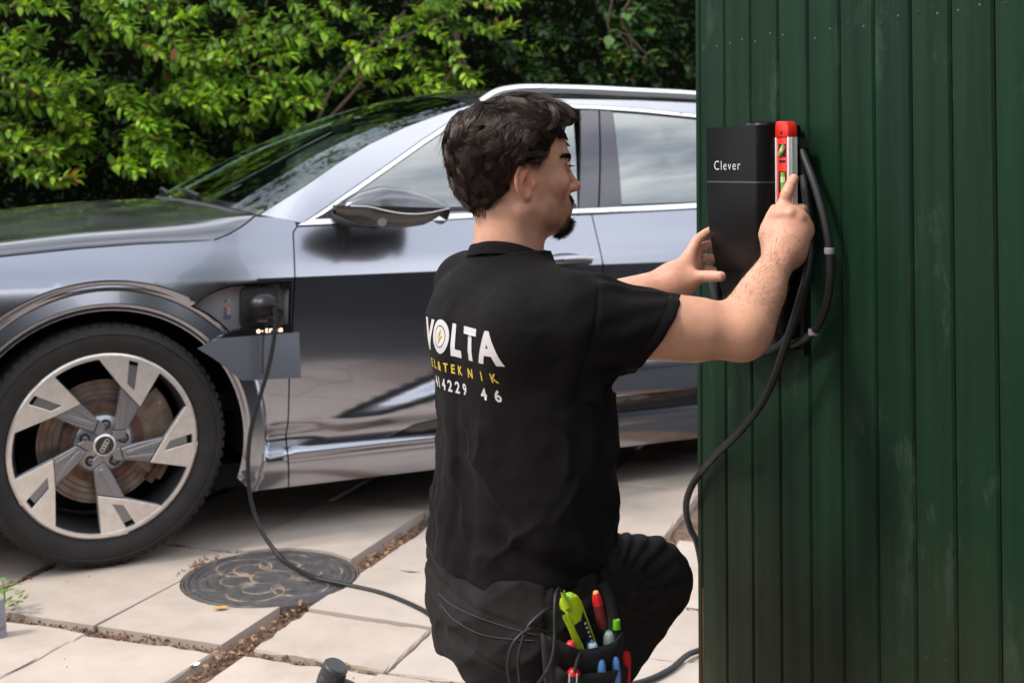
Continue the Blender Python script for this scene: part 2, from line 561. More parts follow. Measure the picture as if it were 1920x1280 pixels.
# small dead leaves in the joints
M_DRY = mat('dry_leaf', (0.36, 0.22, 0.10), 0.8, var=0.5, vscale=40, vcol=(0.20, 0.11, 0.055))
vv = []; ff = []
for _ in range(260):
    u = rng.uniform()
    if u < 0.5: al_, be_ = rng.uniform(2.5, 4.3), -1.777 + rng.normal(0, 0.014)
    elif u < 0.7: al_, be_ = 2.822 + rng.normal(0, 0.012), rng.uniform(-3.0, -0.9)
    elif u < 0.85: al_, be_ = rng.uniform(2.6, 4.2), -0.9 + rng.normal(0, 0.016)
    else: al_, be_ = rng.uniform(2.6, 4.2), -2.70 + rng.normal(0, 0.015)
    if (al_ - man_ab[0]) ** 2 + (be_ - man_ab[1]) ** 2 < MAN_R ** 2: continue
    p = AB(al_, be_); s = rng.uniform(0.006, 0.014); th = rng.uniform(0, 2 * PI)
    e1 = np.array([math.cos(th), math.sin(th), rng.normal(0, 0.3)]) * s; e2 = np.array([-math.sin(th), math.cos(th), rng.normal(0, 0.4)]) * s * 0.5
    c = np.array([p[0], p[1], rng.uniform(-0.014, 0.002)]); b = len(vv)
    vv += [tuple(c - e1), tuple(c + e2), tuple(c + e1), tuple(c - e2 + (0, 0, 0.003))]; ff += [(b, b + 1, b + 2), (b, b + 2, b + 3)]
tag(obj('litter', mesh_from('litter', vv, ff, False), M_DRY), 'crumbs of dead brown leaves caught in the slab joints', kind='stuff')

# manhole cover: relief in polar rings
NR, NT = 90, 300
rr = np.linspace(0, MAN_R, NR)[:, None]; tt = np.linspace(0, 2 * PI, NT, endpoint=False)[None, :]
X = rr * np.cos(tt); Y = rr * np.sin(tt)
gro = np.zeros_like(X); arc = np.zeros_like(X)
def line(d, w): return np.clip(1 - np.abs(d) / w, 0, 1) ** 0.7
gro = np.maximum(gro, line(rr - 0.245 + 0 * X, 0.004))
arc = np.maximum(arc, line(rr - 0.062 + 0 * X, 0.005))
for k in range(6):
    a0 = k * PI / 3 + 0.35
    for (cr, ra) in ((0.105, 0.050), (0.135, 0.085)):
        cx, cy = cr * math.cos(a0), cr * math.sin(a0)
        d = np.sqrt((X - cx) ** 2 + (Y - cy) ** 2) - ra
        arc = np.maximum(arc, line(d, 0.0045) * (rr > 0.064))
    for ra in (0.155, 0.19, 0.225):
        aw = 0.30 if ra != 0.19 else 0.22
        da = (tt - a0 - (PI / 6 if ra != 0.19 else 0) + PI) % (2 * PI) - PI
        gro = np.maximum(gro, line(rr - ra + 0 * X, 0.004) * (np.abs(da) < aw))
arc = arc * (rr < 0.232)
relief = -0.004 * np.maximum(gro, arc) + 0.0012 * fbm(np.stack([X, Y, X * 0], -1), 60, 5)
Z = 0.0015 + relief
Z[-1] = -0.03
sand = arc * np.clip(0.55 + 1.0 * fbm(np.stack([X, Y, X * 0], -1), 18, 9), 0, 1)
sand = np.maximum(sand, np.clip(fbm(np.stack([X, Y, X * 0], -1), 24, 19) - 0.75, 0, 1) * 0.6)
V = np.stack([X + MAN_C[0], Y + MAN_C[1], Z], -1).reshape(-1, 3)
idx = np.arange(NR * NT).reshape(NR, NT); nx = np.roll(idx, -1, 1)
F = np.stack([idx[:-1], idx[1:], nx[1:], nx[:-1]], -1).reshape(-1, 4)
me = mesh_from('manhole_cover', V, F)
ca = me.color_attributes.new('Col', 'FLOAT_COLOR', 'POINT')
cc = np.ones((NR * NT, 4)); s_ = sand.reshape(-1, 1); g_ = gro.reshape(-1, 1)
cc[:, :3] = (np.array([[0.085, 0.08, 0.082]]) * (1 - 0.6 * g_)) * (1 - s_) + np.array([[0.40, 0.29, 0.20]]) * s_
ca.data.foreach_set('color', cc.astype(np.float32).ravel())
mh = thing('manhole_cover', 'round dark iron manhole cover with petal pattern set among the slabs', 'manhole cover', (MAN_C[0], MAN_C[1], 0))
obj('cover', me, M_IRON, mh, True)
ring = MB().lathe([(MAN_R + 0.001, -0.03), (MAN_R + 0.001, -0.002), (MAN_R + 0.007, -0.001), (MAN_R + 0.010, -0.03)], n=64, c=(MAN_C[0], MAN_C[1], 0))
ring.build('rim', mat('iron_rim', (0.11, 0.085, 0.07), 0.8, var=0.5, vscale=30), mh, world_space=True)

def flat_leaf(name, label, p, L_, W_, rot, col, tilt=0.2):
    N = 7; v = []; f = []
    for i in range(N):
        t = i / (N - 1); w = W_ * math.sin(PI * min(1, t * 1.02)) ** 0.8 * 0.5
        x = (t - 0.5) * L_; z = 0.003 + 0.006 * (t - 0.5) ** 2 * 4 * tilt * 5
        v += [(x, -w, z + w * 0.5), (x, 0, z), (x, w, z + w * 0.5)]
    for i in range(N - 1):
        for k in range(2): f.append((i * 3 + k, i * 3 + k + 1, i * 3 + k + 4, i * 3 + k + 3))
    m = mat(name, col, 0.6, var=0.35, vscale=60)
    o = obj(name, mesh_from(name, v, f), m)
    o.location = p; o.rotation_euler = (0, 0, rot)
    tag(o, label, 'leaf')
    return o
def gpt(px, py, z=0.0):
    """ground point seen at a pixel of the photograph"""
    d = Vector(((px - 960) / 2300, math.cos(PITCH) + 0, 0))
    yy = (py - (323 - 2300 * math.tan(PITCH))) / 2300
    ry = math.cos(PITCH) + yy * math.sin(PITCH); rz = math.sin(PITCH) - yy * math.cos(PITCH)
    t = (z - CAM_H) / rz
    return Vector(((px - 960) / 2300 * t, ry * t, z))
flat_leaf('fallen_leaf', 'yellow fallen leaf on the slab in front of the manhole cover', gpt(414, 1143), 0.045, 0.022, 0.3, (0.55, 0.30, 0.05))
flat_leaf('fallen_leaf', 'white scrap of petal lying in the joint between three slabs', gpt(366, 1250, -0.01), 0.03, 0.02, 0.8, (0.75, 0.74, 0.72))
# weed and the foot of a grey post at the edge of the yard
M_WEED = mat('weed_green', (0.13, 0.22, 0.035), 0.5, var=0.4, vscale=40)
wp = gpt(2, 1150, 0)
wd = thing('weed', 'small yellow green weed growing from the joint beside the grey post', 'weed', wp)
mb = MB()
for k in range(46):
    a_ = rng.uniform(0, 2 * PI); h = rng.uniform(0.02, 0.10); r_ = rng.uniform(0.01, 0.055)
    c = wp + Vector((math.cos(a_) * r_, math.sin(a_) * r_, h * 0.9))
    L_ = rng.uniform(0.018, 0.032); d = Vector((math.cos(a_), math.sin(a_), rng.uniform(-0.2, 0.7))).normalized(); sd = d.cross(Vector((0, 0, 1))).normalized() * L_ * 0.3
    mb.add([c, c + d * L_ * 0.5 + sd, c + d * L_, c + d * L_ * 0.5 - sd], [(0, 1, 2), (0, 2, 3)])
mb.build('leaves', M_WEED, wd, world_space=True, smooth=False)['kind'] = 'stuff'
MB().tube([wp + Vector((0, 0, -0.03)), wp + Vector((0.01, 0, 0.04)), wp + Vector((0, 0.01, 0.09))], [0.004, 0.003, 0.0015], 6).build('stem', M_WEED, wd, world_space=True)
pp = gpt(-6, 1192, 0)
po = thing('grey_post', 'grey plastic post foot at the edge of the slabs beside the weed', 'post', pp)
MB().lathe([(0.0, 0.0), (0.026, 0.0), (0.024, 0.015), (0.019, 0.085), (0.015, 0.10), (0, 0.10)], n=20, c=pp).build('post_base', mat('grey_plastic', (0.22, 0.22, 0.25), 0.5, var=0.2), po, world_space=True)
MB().lathe([(0.021, 0.02), (0.024, 0.022), (0.024, 0.03), (0.021, 0.032)], n=20, c=pp).build('collar', mat('grey_plastic', (0.18, 0.18, 0.2), 0.5), po, world_space=True)
# ------------------------------------------------------------------ green boarded shed
M_GREEN = None
def green(k):
    base = [(0.0058, 0.0255, 0.0118), (0.0066, 0.028, 0.013), (0.0072, 0.025, 0.0112), (0.0058, 0.0235, 0.0115)][k]
    m = mat('green_paint', base, 0.58, spec=0.14, var=0.26, vscale=2.6, stretch=(9, 9, 0.35), bump=0.35, bscale=42, rvar=0.08)
    t = m.node_tree; b = t.nodes['Principled BSDF']
    # pale scuffs and algae bloom
    tc = _n(t, 'ShaderNodeTexCoord'); mp = _n(t, 'ShaderNodeMapping'); mp.inputs['Scale'].default_value = (1, 1, 0.45)
    mp.inputs['Location'].default_value = (k * 3.1, k * 1.7, k)
    nz = _n(t, 'ShaderNodeTexNoise'); nz.inputs['Scale'].default_value = 9; nz.inputs['Detail'].default_value = 10; nz.inputs['Roughness'].default_value = 0.75
    rp = _n(t, 'ShaderNodeMapRange'); rp.inputs['From Min'].default_value = 0.56; rp.inputs['From Max'].default_value = 0.80; rp.inputs['To Max'].default_value = 0.34
    mx = _n(t, 'ShaderNodeMixRGB'); mx.inputs['Color2'].default_value = (0.14, 0.18, 0.135, 1)
    t.links.new(tc.outputs['Object'], mp.inputs['Vector']); t.links.new(mp.outputs['Vector'], nz.inputs['Vector']); t.links.new(nz.outputs['Fac'], rp.inputs['Value'])
    old = b.inputs['Base Color'].links[0].from_socket
    t.links.new(old, mx.inputs['Color1']); t.links.new(rp.outputs['Result'], mx.inputs['Fac']); t.links.new(mx.outputs['Color'], b.inputs['Base Color'])
    # brown foot of the boards: dirt, plus warm slab bounce painted in
    sp = _n(t, 'ShaderNodeSeparateXYZ'); t.links.new(tc.outputs['Object'], sp.inputs['Vector'])
    n3 = _n(t, 'ShaderNodeTexNoise'); n3.inputs['Scale'].default_value = 2.2; n3.inputs['Detail'].default_value = 8; t.links.new(tc.outputs['Object'], n3.inputs['Vector'])
    ad = _n(t, 'ShaderNodeMath', operation='MULTIPLY_ADD'); ad.inputs[1].default_value = -.9; t.links.new(n3.outputs['Fac'], ad.inputs[0]); t.links.new(sp.outputs['Z'], ad.inputs[2])
    r3 = _n(t, 'ShaderNodeMapRange'); r3.inputs['From Min'].default_value = -.35; r3.inputs['From Max'].default_value = .28; r3.inputs['To Min'].default_value = .62; r3.inputs['To Max'].default_value = 0
    t.links.new(ad.outputs[0], r3.inputs['Value'])
    m3 = _n(t, 'ShaderNodeMixRGB'); m3.inputs['Color2'].default_value = (.040, .032, .020, 1)
    t.links.new(b.inputs['Base Color'].links[0].from_socket, m3.inputs['Color1']); t.links.new(r3.outputs['Result'], m3.inputs['Fac']); t.links.new(m3.outputs['Color'], b.inputs['Base Color'])
    return m
GREENS = [green(k) for k in range(4)]
WD = Vector((0.427, -0.904, 0)).normalized()      # along the wall, towards the camera
WN = Vector((-0.904, -0.427, 0)).normalized()     # out of the wall
WE = Vector((0.395, 2.65, 0))                     # far corner at the ground
def W(t, h, z): return WE + WD * t + WN * h + Vector((0, 0, z))
shed = thing('board_wall', 'dark green screen wall of upright tongue and groove boards', 'wall', WE)
SH_TOP = 2.45
def plank_mesh(w, org, along, out):
    th, c, g = 0.018, 0.0035, 0.0016
    prof = [(g, -th), (g, -c * 1.3), (g + c, 0), (w - g - c, 0), (w - g, -c * 1.3), (w - g, -th)]
    zs = [0.04, SH_TOP]
    v = [org + along * x + out * y + Vector((0, 0, z)) for z in zs for x, y in prof]
    n = len(prof)
    f = [(i, i + 1, n + i + 1, n + i) for i in range(n - 1)] + [(n - 1, 0, n, 2 * n - 1)]
    f += [tuple(reversed(range(n))), tuple(range(n, 2 * n))]
    me = mesh_from('plank', v, f, False)
    bm = bmesh.new(); bm.from_mesh(me); bmesh.ops.recalc_face_normals(bm, faces=bm.faces); bm.to_mesh(me); bm.free()
    return me
t0 = 0.0
edges_t = [0.0, 0.0205]
while edges_t[-1] < 2.0: edges_t.append(edges_t[-1] + 0.0896)
for i in range(len(edges_t) - 1):
    obj('plank', plank_mesh(edges_t[i + 1] - edges_t[i], WE + WD * edges_t[i], WD, WN), GREENS[(i * 7 + i // 3) % 4], shed, True)
# back face and end board of the screen, away from the camera
TH = 0.115
side = -WN
obj('end_board', plank_mesh(TH - .034, WE + side * 0.017, side, -WD), GREENS[1], shed, True)
for i in range(22):
    obj('plank', plank_mesh(0.0896, WE - WN * TH + WD * (0.0896 * (i + 1)), -WD, -WN), GREENS[(i * 5) % 4], shed, True)
M_CORE = mat('wall_core', (0.012, 0.014, 0.011), 0.9)
c0 = WE + WD * 0.021 - WN * 0.0195
pts = [c0, c0 + WD * 1.94, c0 + WD * 1.94 - WN * (TH - .04), c0 - WN * (TH - .04)]
MB().add([p + Vector((0, 0, z)) for z in (0.0, SH_TOP - 0.01) for p in pts], [(0, 1, 2, 3), (4, 5, 6, 7), (0, 1, 5, 4), (1, 2, 6, 5), (2, 3, 7, 6), (3, 0, 4, 7)]).build('core', M_CORE, shed, world_space=True, smooth=False)
r0 = WE + WD * -0.02 + WN * 0.006
pts = [r0, r0 + WD * 2.0, r0 + WD * 2.0 - WN * (TH + .012), r0 - WN * (TH + .012)]
MB().add([p + Vector((0, 0, z)) for z in (SH_TOP, SH_TOP + 0.03) for p in pts], [(0, 1, 2, 3), (4, 5, 6, 7), (0, 1, 5, 4), (1, 2, 6, 5), (2, 3, 7, 6), (3, 0, 4, 7)]).build('capping', GREENS[0], shed, world_space=True, smooth=False)
M_NAIL = mat('nail_head', (0.055, 0.085, 0.066), 0.6, metal=0.2)
M_NAIL2 = mat('nail_rusty', (0.02, 0.022, 0.017), 0.8)
nail_me = None
for i in range(1, len(edges_t) - 1):
    for z0, sl in ((1.512, 0.0), (0.452, 0.0)):
        for q in (0.022, 0.066):
            if z0 < 1 and rng.uniform() < .45: continue
            p = W(edges_t[i] + q + rng.normal(0, 0.003), 0.0006, z0 + rng.normal(0, 0.006))
            if edges_t[i] > 1.0: continue
            if nail_me is None:
                Mx = WN.to_track_quat('Z', 'Y').to_matrix()
                nb = MB().lathe([(0.0, -0.002), (0.0027, -0.002), (0.0027, 0.0), (0.0015, 0.0009), (0, 0.001)], n=8, M=Mx)
                no = nb.build('nail', M_NAIL, shed, world_space=True); nail_me = no.data; no.location = p
            else:
                no = obj('nail', nail_me, None, shed, True); no.location = p
                if z0 < 1 or rng.uniform() < .3: no.material_slots[0].link = 'OBJECT'; no.material_slots[0].material = M_NAIL2
# the rusty drip beside the corner board
v = []; f = []
M_RUST = mat('rust_stain', (0.18, 0.07, 0.02), 0.8, var=0.4)
MB().box(W(0.0225, -0.0012, 0.21), (0.003, 0.003, 0.32)).build('rust_streak', M_RUST, shed, world_space=True, smooth=False)
# ------------------------------------------------------------------ hedge and shrubs beyond the car, house behind the camera
def leaf_mat(name, c, back=None, rough=0.42):
    m = bpy.data.materials.new(name); m.use_nodes = True
    t = m.node_tree; b = t.nodes['Principled BSDF']; out = t.nodes['Material Output']
    tc = _n(t, 'ShaderNodeTexCoord'); nz = _n(t, 'ShaderNodeTexNoise'); nz.inputs['Scale'].default_value = 5
    gi = _n(t, 'ShaderNodeNewGeometry'); oi = _n(t, 'ShaderNodeObjectInfo')
    ad = _n(t, 'ShaderNodeMath', operation='ADD'); md = _n(t, 'ShaderNodeMath', operation='FRACT')
    t.links.new(gi.outputs['Random Per Island'], ad.inputs[0]); t.links.new(oi.outputs['Random'], ad.inputs[1]); t.links.new(ad.outputs[0], md.inputs[0])
    hs = _n(t, 'ShaderNodeMixRGB')
    hs.inputs['Color1'].default_value = (c[0] * .55, c[1] * .62, c[2] * .6, 1); hs.inputs['Color2'].default_value = (c[0] * 1.35, c[1] * 1.22, c[2] * 1.2, 1)
    t.links.new(md.outputs[0], hs.inputs['Fac'])
    b.inputs['Roughness'].default_value = rough; b.inputs['Specular IOR Level'].default_value = 0.4
    t.links.new(hs.outputs['Color'], b.inputs['Base Color'])
    tl = _n(t, 'ShaderNodeBsdfTranslucent'); mx = _n(t, 'ShaderNodeMixShader'); mx.inputs['Fac'].default_value = 0.28
    br = _n(t, 'ShaderNodeMixRGB', blend_type='MULTIPLY'); br.inputs['Fac'].default_value = 1; br.inputs['Color2'].default_value = (1.3, 1.25, .6, 1)
    t.links.new(hs.outputs['Color'], br.inputs['Color1']); t.links.new(br.outputs['Color'], tl.inputs['Color'])
    t.links.new(b.outputs[0], mx.inputs[1]); t.links.new(tl.outputs[0], mx.inputs[2]); t.links.new(mx.outputs[0], out.inputs['Surface'])
    return m
M_LF = [leaf_mat('leaf_sunlit', (.28, .50, .034)), leaf_mat('leaf_mid', (.135, .30, .024)), leaf_mat('leaf_shaded', (.018, .055, .011)), leaf_mat('leaf_ivy', (.060, .145, .026)), leaf_mat('leaf_reddish', (.30, .10, .025)), leaf_mat('leaf_yellowing', (.30, .30, .04))]  # first three tones paint sunlit front leaves and shaded depth
M_BARK = mat('bark', (0.075, 0.045, 0.03), 0.85, var=0.4, vscale=30)
M_CON = leaf_mat('hedge_leaf', (.016, .042, .010), rough=.6)
M_CORE2 = mat('hedge_shade_core', (0.006, 0.008, 0.004), 1.0, spec=0.0)  # near-black, stands in for the shade deep inside the hedge

def leaf_geo(L_, W_, curl=.25, fold=.22, n=5):
    v = []; f = []
    for i in range(n):
        t = i / (n - 1); w = W_ * .5 * (math.sin(PI * t ** .85) ** .9 + .02)
        x = L_ * t; z = -curl * L_ * t * t
        v += [(x, -w, z + fold * w), (x, 0, z), (x, w, z + fold * w)]
    for i in range(n - 1):
        for k in (0, 1): f.append((i * 3 + k, i * 3 + k + 1, i * 3 + k + 4, i * 3 + k + 3))
    return np.array(v), f
LEAFG = [leaf_geo(1, .44), leaf_geo(1, .50, .35), leaf_geo(1, .38, .12), leaf_geo(1, .80, .2, .1)]
def hedge_depth(px): return 6.05 + px / 1300 * 1.45
def at_depth(px, py, Y):
    yy = (py - (323 - 2300 * math.tan(PITCH))) / 2300
    ry = math.cos(PITCH) + yy * math.sin(PITCH); rz = math.sin(PITCH) - yy * math.cos(PITCH)
    t = Y / ry
    return Vector(((px - 960) / 2300 * t, Y, CAM_H + rz * t))
class Shrub:
    def __init__(s, name, label, cat, foot, mats, size, geo):
        s.root = thing(name, label, cat, foot, group='shrubs of the hedge behind the car'); s.leaves = []; s.twigs = MB(); s.mats = mats; s.size = size; s.geo = geo
    def leaf(s, p, d, up, size, mi):
        d = d.normalized(); sd = d.cross(up)
        if sd.length < .05: sd = d.cross(Vector((.3, .9, .1)))
        sd.normalize(); u = sd.cross(d)
        q_ = random.random()
        if q_ < .012: mi = 4
        elif q_ < .045: mi = 5
        s.leaves.append((p, d, sd, u, size * random.choice((.7, .9, 1, 1.1)), mi, random.choice(s.geo)))
    def spray(s, pts, n_per=9, spread=.05, bright=0):
        """a leafy shoot along 3d points"""
        P = [Vector(q) for q in spline(pts, 8)]
        s.twigs.tube(P, [.0045 * (1 - .7 * i / len(P)) + .001 for i in range(len(P))], 5)
        for i in range(1, len(P)):
            ax = (P[i] - P[i - 1]); ln = ax.length; ax = ax.normalized()
            k = max(1, int(round(ln / .030)))
            for j in range(k):
                for q in range(2):
                    a = random.uniform(0, 2 * PI)
                    o = ax.cross(Vector((0, 0, 1))); o = o.normalized() if o.length > .01 else Vector((1, 0, 0)); o2 = ax.cross(o)
                    d = (o * math.cos(a) + o2 * math.sin(a)) * .85 + ax * .55 + Vector((0, -.30, .30))
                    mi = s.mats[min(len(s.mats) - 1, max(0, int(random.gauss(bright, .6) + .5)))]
                    s.leaf(P[i] - ax * random.uniform(0, ln), d, Vector((random.gauss(0, .25), -.30, 1)), s.size * random.uniform(.65, 1.15), mi)
        for q in range(5):   # rosette at the tip
            a = 2 * PI * q / 5 + random.random()
            ax = (P[-1] - P[-2]).normalized()
            o = ax.cross(Vector((0, 0, 1))); o = o.normalized() if o.length > .01 else Vector((1, 0, 0)); o2 = ax.cross(o)
            s.leaf(P[-1], (o * math.cos(a) + o2 * math.sin(a)) * .7 + ax + Vector((0, -.2, .25)), Vector((0, -.3, 1)), s.size * random.uniform(.7, 1.1), s.mats[min(len(s.mats) - 1, bright)])
    def build(s, n_own=300):
        s.leaves.sort(key=lambda l: (l[0].y - .25 * l[4] / s.size) + (5 if abs(l[0].x) > 4.5 or l[0].z < .9 else 0))
        cache = {}
        for (p, d, sd, u, size, mi, g_) in s.leaves[:n_own]:
            key = (g_, mi)
            if key not in cache:
                v, f = LEAFG[g_]
                me = mesh_from('leaf', v, f); me.materials.append(M_LF[mi]); cache[key] = me
            o = bpy.data.objects.new('leaf', cache[key]); COL.objects.link(o)
            M_ = Matrix(((d.x * size, sd.x * size, u.x * size, p.x - s.root.location.x), (d.y * size, sd.y * size, u.y * size, p.y - s.root.location.y), (d.z * size, sd.z * size, u.z * size, p.z - s.root.location.z), (0, 0, 0, 1)))
            o.parent = s.root; o.matrix_local = M_
        rest = s.leaves[n_own:]
        vs = []; fs = []; mi_l = []; b = 0
        for (p, d, sd, u, size, mi, g_) in rest:
            v, f = LEAFG[g_]
            A_ = np.array([[d.x, d.y, d.z], [sd.x, sd.y, sd.z], [u.x, u.y, u.z]]) * size
            vs.append(v @ A_ + np.array(p)); fs += [tuple(i + b for i in q) for q in f]; mi_l += [mi] * len(f); b += len(v)
        me = mesh_from('foliage', np.vstack(vs), np.array(fs))
        for m in M_LF: me.materials.append(m)
        me.polygons.foreach_set('material_index', np.array(mi_l, dtype=np.int32))
        o = obj('foliage', me, None, s.root, True); o['kind'] = 'stuff'
        s.twigs.build('branches', M_BARK, s.root, world_space=True)['kind'] = 'stuff'
def V3(px, py, dd=0): return at_depth(px, py, hedge_depth(px) + dd)
def foot(px, dd=.3):
    p = V3(px, 330, dd); return Vector((p.x, p.y, 0))

A = Shrub('shrub', 'bright green laurel like shrub hanging over the bonnet of the grey car', 'shrub', foot(250), (0, 1, 1, 2), .070, (0, 1, 2))
FRONT = [  # shoots seen in front, as polylines in the photograph
 [(-60, 80), (20, 150), (90, 165), (150, 148)], [(-40, 110), (30, 130), (70, 140), (130, 175)], [(-30, 60), (10, 100), (30, 75)], [(0, 175), (60, 190), (110, 205), (160, 225)],
 [(-30, 220), (30, 250), (60, 275), (100, 285)], [(-20, 300), (20, 290), (40, 260)], [(60, 160), (100, 190), (140, 215)], [(20, 10), (60, 15), (110, 20)],
 [(150, 20), (190, 10), (230, 25)], [(200, -10), (215, 30), (240, 50)], [(180, 60), (230, 60), (270, 80), (300, 95)], [(260, 0), (300, 30), (340, 40), (370, 25)],
 [(310, 60), (330, 90), (370, 115), (425, 105)], [(330, 100), (350, 130), (390, 140), (430, 120)], [(360, 120), (380, 150), (370, 185), (430, 178)], [(400, 60), (385, 100), (395, 150)],
 [(205, 168), (225, 200), (250, 215), (275, 235)], [(285, 165), (278, 200), (270, 235), (240, 255)], [(270, 230), (300, 240), (330, 235)], [(275, 250), (290, 280), (300, 300)], [(330, 270), (345, 300), (375, 325)], [(300, 310), (340, 325), (385, 330)], [(350, 285), (365, 310), (395, 322)],
 [(310, 180), (340, 190), (380, 180), (440, 175)], [(330, 150), (360, 190), (400, 200)],
 [(440, 20), (470, 50), (500, 60), (560, 75)], [(470, 80), (500, 110), (540, 105)], [(480, 120), (520, 150), (570, 150)], [(500, 170), (540, 190), (590, 195)], [(530, 150), (550, 200), (560, 235)], [(470, 140), (490, 180), (480, 200)], [(560, 10), (590, 40), (610, 60)], [(420, 200), (450, 220), (480, 215)],
 [(120, 240), (150, 260), (165, 250)], [(60, 310), (90, 330), (140, 335)], [(210, 310), (240, 305), (255, 320)]]
for pl in FRONT:
    dz = random.uniform(-.15, .2)
    A.spray([V3(x, y, dz + .25 - .25 * i / len(pl)) for i, (x, y) in enumerate(pl)], bright=0)
    for _ in range(3):
        jx, jy = random.gauss(0, 26), random.gauss(0, 18)
        A.spray([V3(x + jx, y + jy, dz + .35 + random.gauss(0, .05)) for (x, y) in pl], bright=1)
for _ in range(40):   # deeper shoots in the shaded leaf tone
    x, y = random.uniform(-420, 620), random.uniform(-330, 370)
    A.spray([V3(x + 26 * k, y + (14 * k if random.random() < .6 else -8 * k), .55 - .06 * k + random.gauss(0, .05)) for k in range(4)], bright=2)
for _ in range(26):   # unseen canopy, added above the frame to shade the leaves
    x, y = random.uniform(-420, 620), random.uniform(-420, -20)
    A.spray([V3(x + 30 * k, y + 16 * k, .5 - .14 * k) for k in range(4)], bright=1)
for k in range(0):
    x = random.uniform(-300, 560)
    A.twigs.tube([Vector(q) for q in spline([V3(x - 60, 420, .5), V3(x, 260, .45), V3(x + 30, 120, .3), V3(x + 90, -40, .35)], 6)], [.018 - .0005 * i for i in range(19)], 6)
A.build()

B = Shrub('shrub', 'green shrub with bare reddish twigs reaching over the windscreen', 'shrub', foot(700), (0, 1, 2), .066, (0, 1, 2))
for pl in [[(600, -10), (640, 20), (690, 30)], [(640, 90), (670, 95), (690, 120)], [(690, 60), (720, 90), (760, 85)], [(740, 30), (770, 40), (800, 20)], [(760, 10), (820, 20), (860, 10)], [(780, 60), (810, 60), (850, 80)], [(800, 95), (830, 120), (870, 140)], [(810, 40), (850, 100), (880, 150)], [(690, 100), (720, 95), (740, 60)],
           [(650, 110), (690, 130), (740, 120)], [(760, 80), (790, 130), (820, 155)], [(610, 130), (650, 160), (690, 150)], [(700, 165), (740, 160), (790, 150)], [(880, 30), (920, 60), (960, 50)], [(900, 60), (950, 80), (1000, 85)], [(870, 0), (920, 10), (960, 5)], [(560, 60), (600, 90), (630, 80)], [(820, 150), (850, 160), (890, 150)], [(770, 160), (800, 165), (830, 170)]]:
    dz = random.uniform(-.15, .2)
    B.spray([V3(x, y, dz + .25 - .25 * i / len(pl)) for i, (x, y) in enumerate(pl)], bright=0)
    jx, jy = random.gauss(0, 22), random.gauss(0, 14)
    B.spray([V3(x + jx, y + jy, dz + .35) for (x, y) in pl], bright=1)
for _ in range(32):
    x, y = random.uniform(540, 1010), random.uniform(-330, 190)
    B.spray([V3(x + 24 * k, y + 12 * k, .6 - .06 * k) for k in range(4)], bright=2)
for _ in range(16):  # unseen overhead sprays, added for their shade
    x, y = random.uniform(540, 1010), random.uniform(-420, -20)
    B.spray([V3(x + 28 * k, y + 14 * k, .5 - .14 * k) for k in range(4)], bright=1)
for pl in [[(560, 330), (620, 170), (690, 90), (760, 20)], [(720, 85), (790, 55), (850, 20)], [(740, 250), (850, 130), (860, 60)], [(850, 60), (866, 110), (880, 130)], [(600, 240), (680, 150), (720, 60)]]:
    B.twigs.tube([Vector(q) for q in spline([V3(x, y, .15) for x, y in pl], 8)], [.011 - .00025 * i for i in range(8 * (len(pl) - 1) + 1)], 6)
B.build()

Cs = Shrub('climbing_ivy', 'dull green ivy climbing through the dark hedge above the car roof', 'ivy', foot(1150), (3, 2, 2), .070, (3, 3, 1))
for _ in range(95):
    x, y = random.uniform(900, 1480), random.uniform(-300, 175)
    Cs.spray([V3(x + 12 * k, y + 17 * k, .35 - .06 * k + random.gauss(0, .06)) for k in range(3)], bright=random.choice((0, 1, 1, 2)))
for pl in [[(1150, -10), (1140, 50), (1165, 70), (1190, 100), (1225, 118)], [(1180, 0), (1165, 40), (1200, 90), (1228, 112)], [(1150, 60), (1180, 70), (1185, 110)]]:
    Cs.twigs.tube([Vector(q) for q in spline([V3(x, y, -.05) for x, y in pl], 8)], .006, 5)
for pl in [[(1140, 60), (1155, 80), (1150, 100)], [(1190, 90), (1175, 110), (1150, 110)], [(1165, 20), (1180, 30), (1200, 25)], [(1210, 100), (1225, 115), (1235, 118)]]:
    Cs.spray([V3(x, y, -.05) for x, y in pl], bright=0)
Cs.build()

# the dark clipped hedge that closes the yard
hd = thing('hedge', 'tall dark hedge closing the yard behind the shrubs and the car', 'hedge', foot(700, 1.2))
N = 26000
px = rng.uniform(-700, 1750, N); dd = np.abs(rng.normal(0, .28, N)); zz = rng.uniform(0.0, 3.5, N)
Y = hedge_depth(px) + .62 + dd + .25 * vnoise(np.stack([px * .004, zz, px * 0], -1), 2.0, 4)
Xw = (px - 960) / 2300 * Y
Pp = np.stack([Xw, Y, zz], -1)
d = rng.normal(0, 1, (N, 3)) + np.array([0, -.6, .5]); d /= np.linalg.norm(d, axis=1, keepdims=True)
e = np.cross(d, rng.normal(0, 1, (N, 3))); e /= np.linalg.norm(e, axis=1, keepdims=True)
sz = rng.uniform(.025, .055, (N, 1))
V = np.stack([Pp, Pp + d * sz * .5 + e * sz * .28, Pp + d * sz, Pp + d * sz * .5 - e * sz * .28], 1).reshape(-1, 3)
o = obj('foliage', mesh_from('foliage', V, np.arange(N * 4).reshape(N, 4), False), M_CON, hd, True); o['kind'] = 'stuff'
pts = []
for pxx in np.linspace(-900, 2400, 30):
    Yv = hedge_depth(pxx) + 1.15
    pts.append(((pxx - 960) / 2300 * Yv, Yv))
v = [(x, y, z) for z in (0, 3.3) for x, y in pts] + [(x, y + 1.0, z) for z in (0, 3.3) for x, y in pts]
n = len(pts)
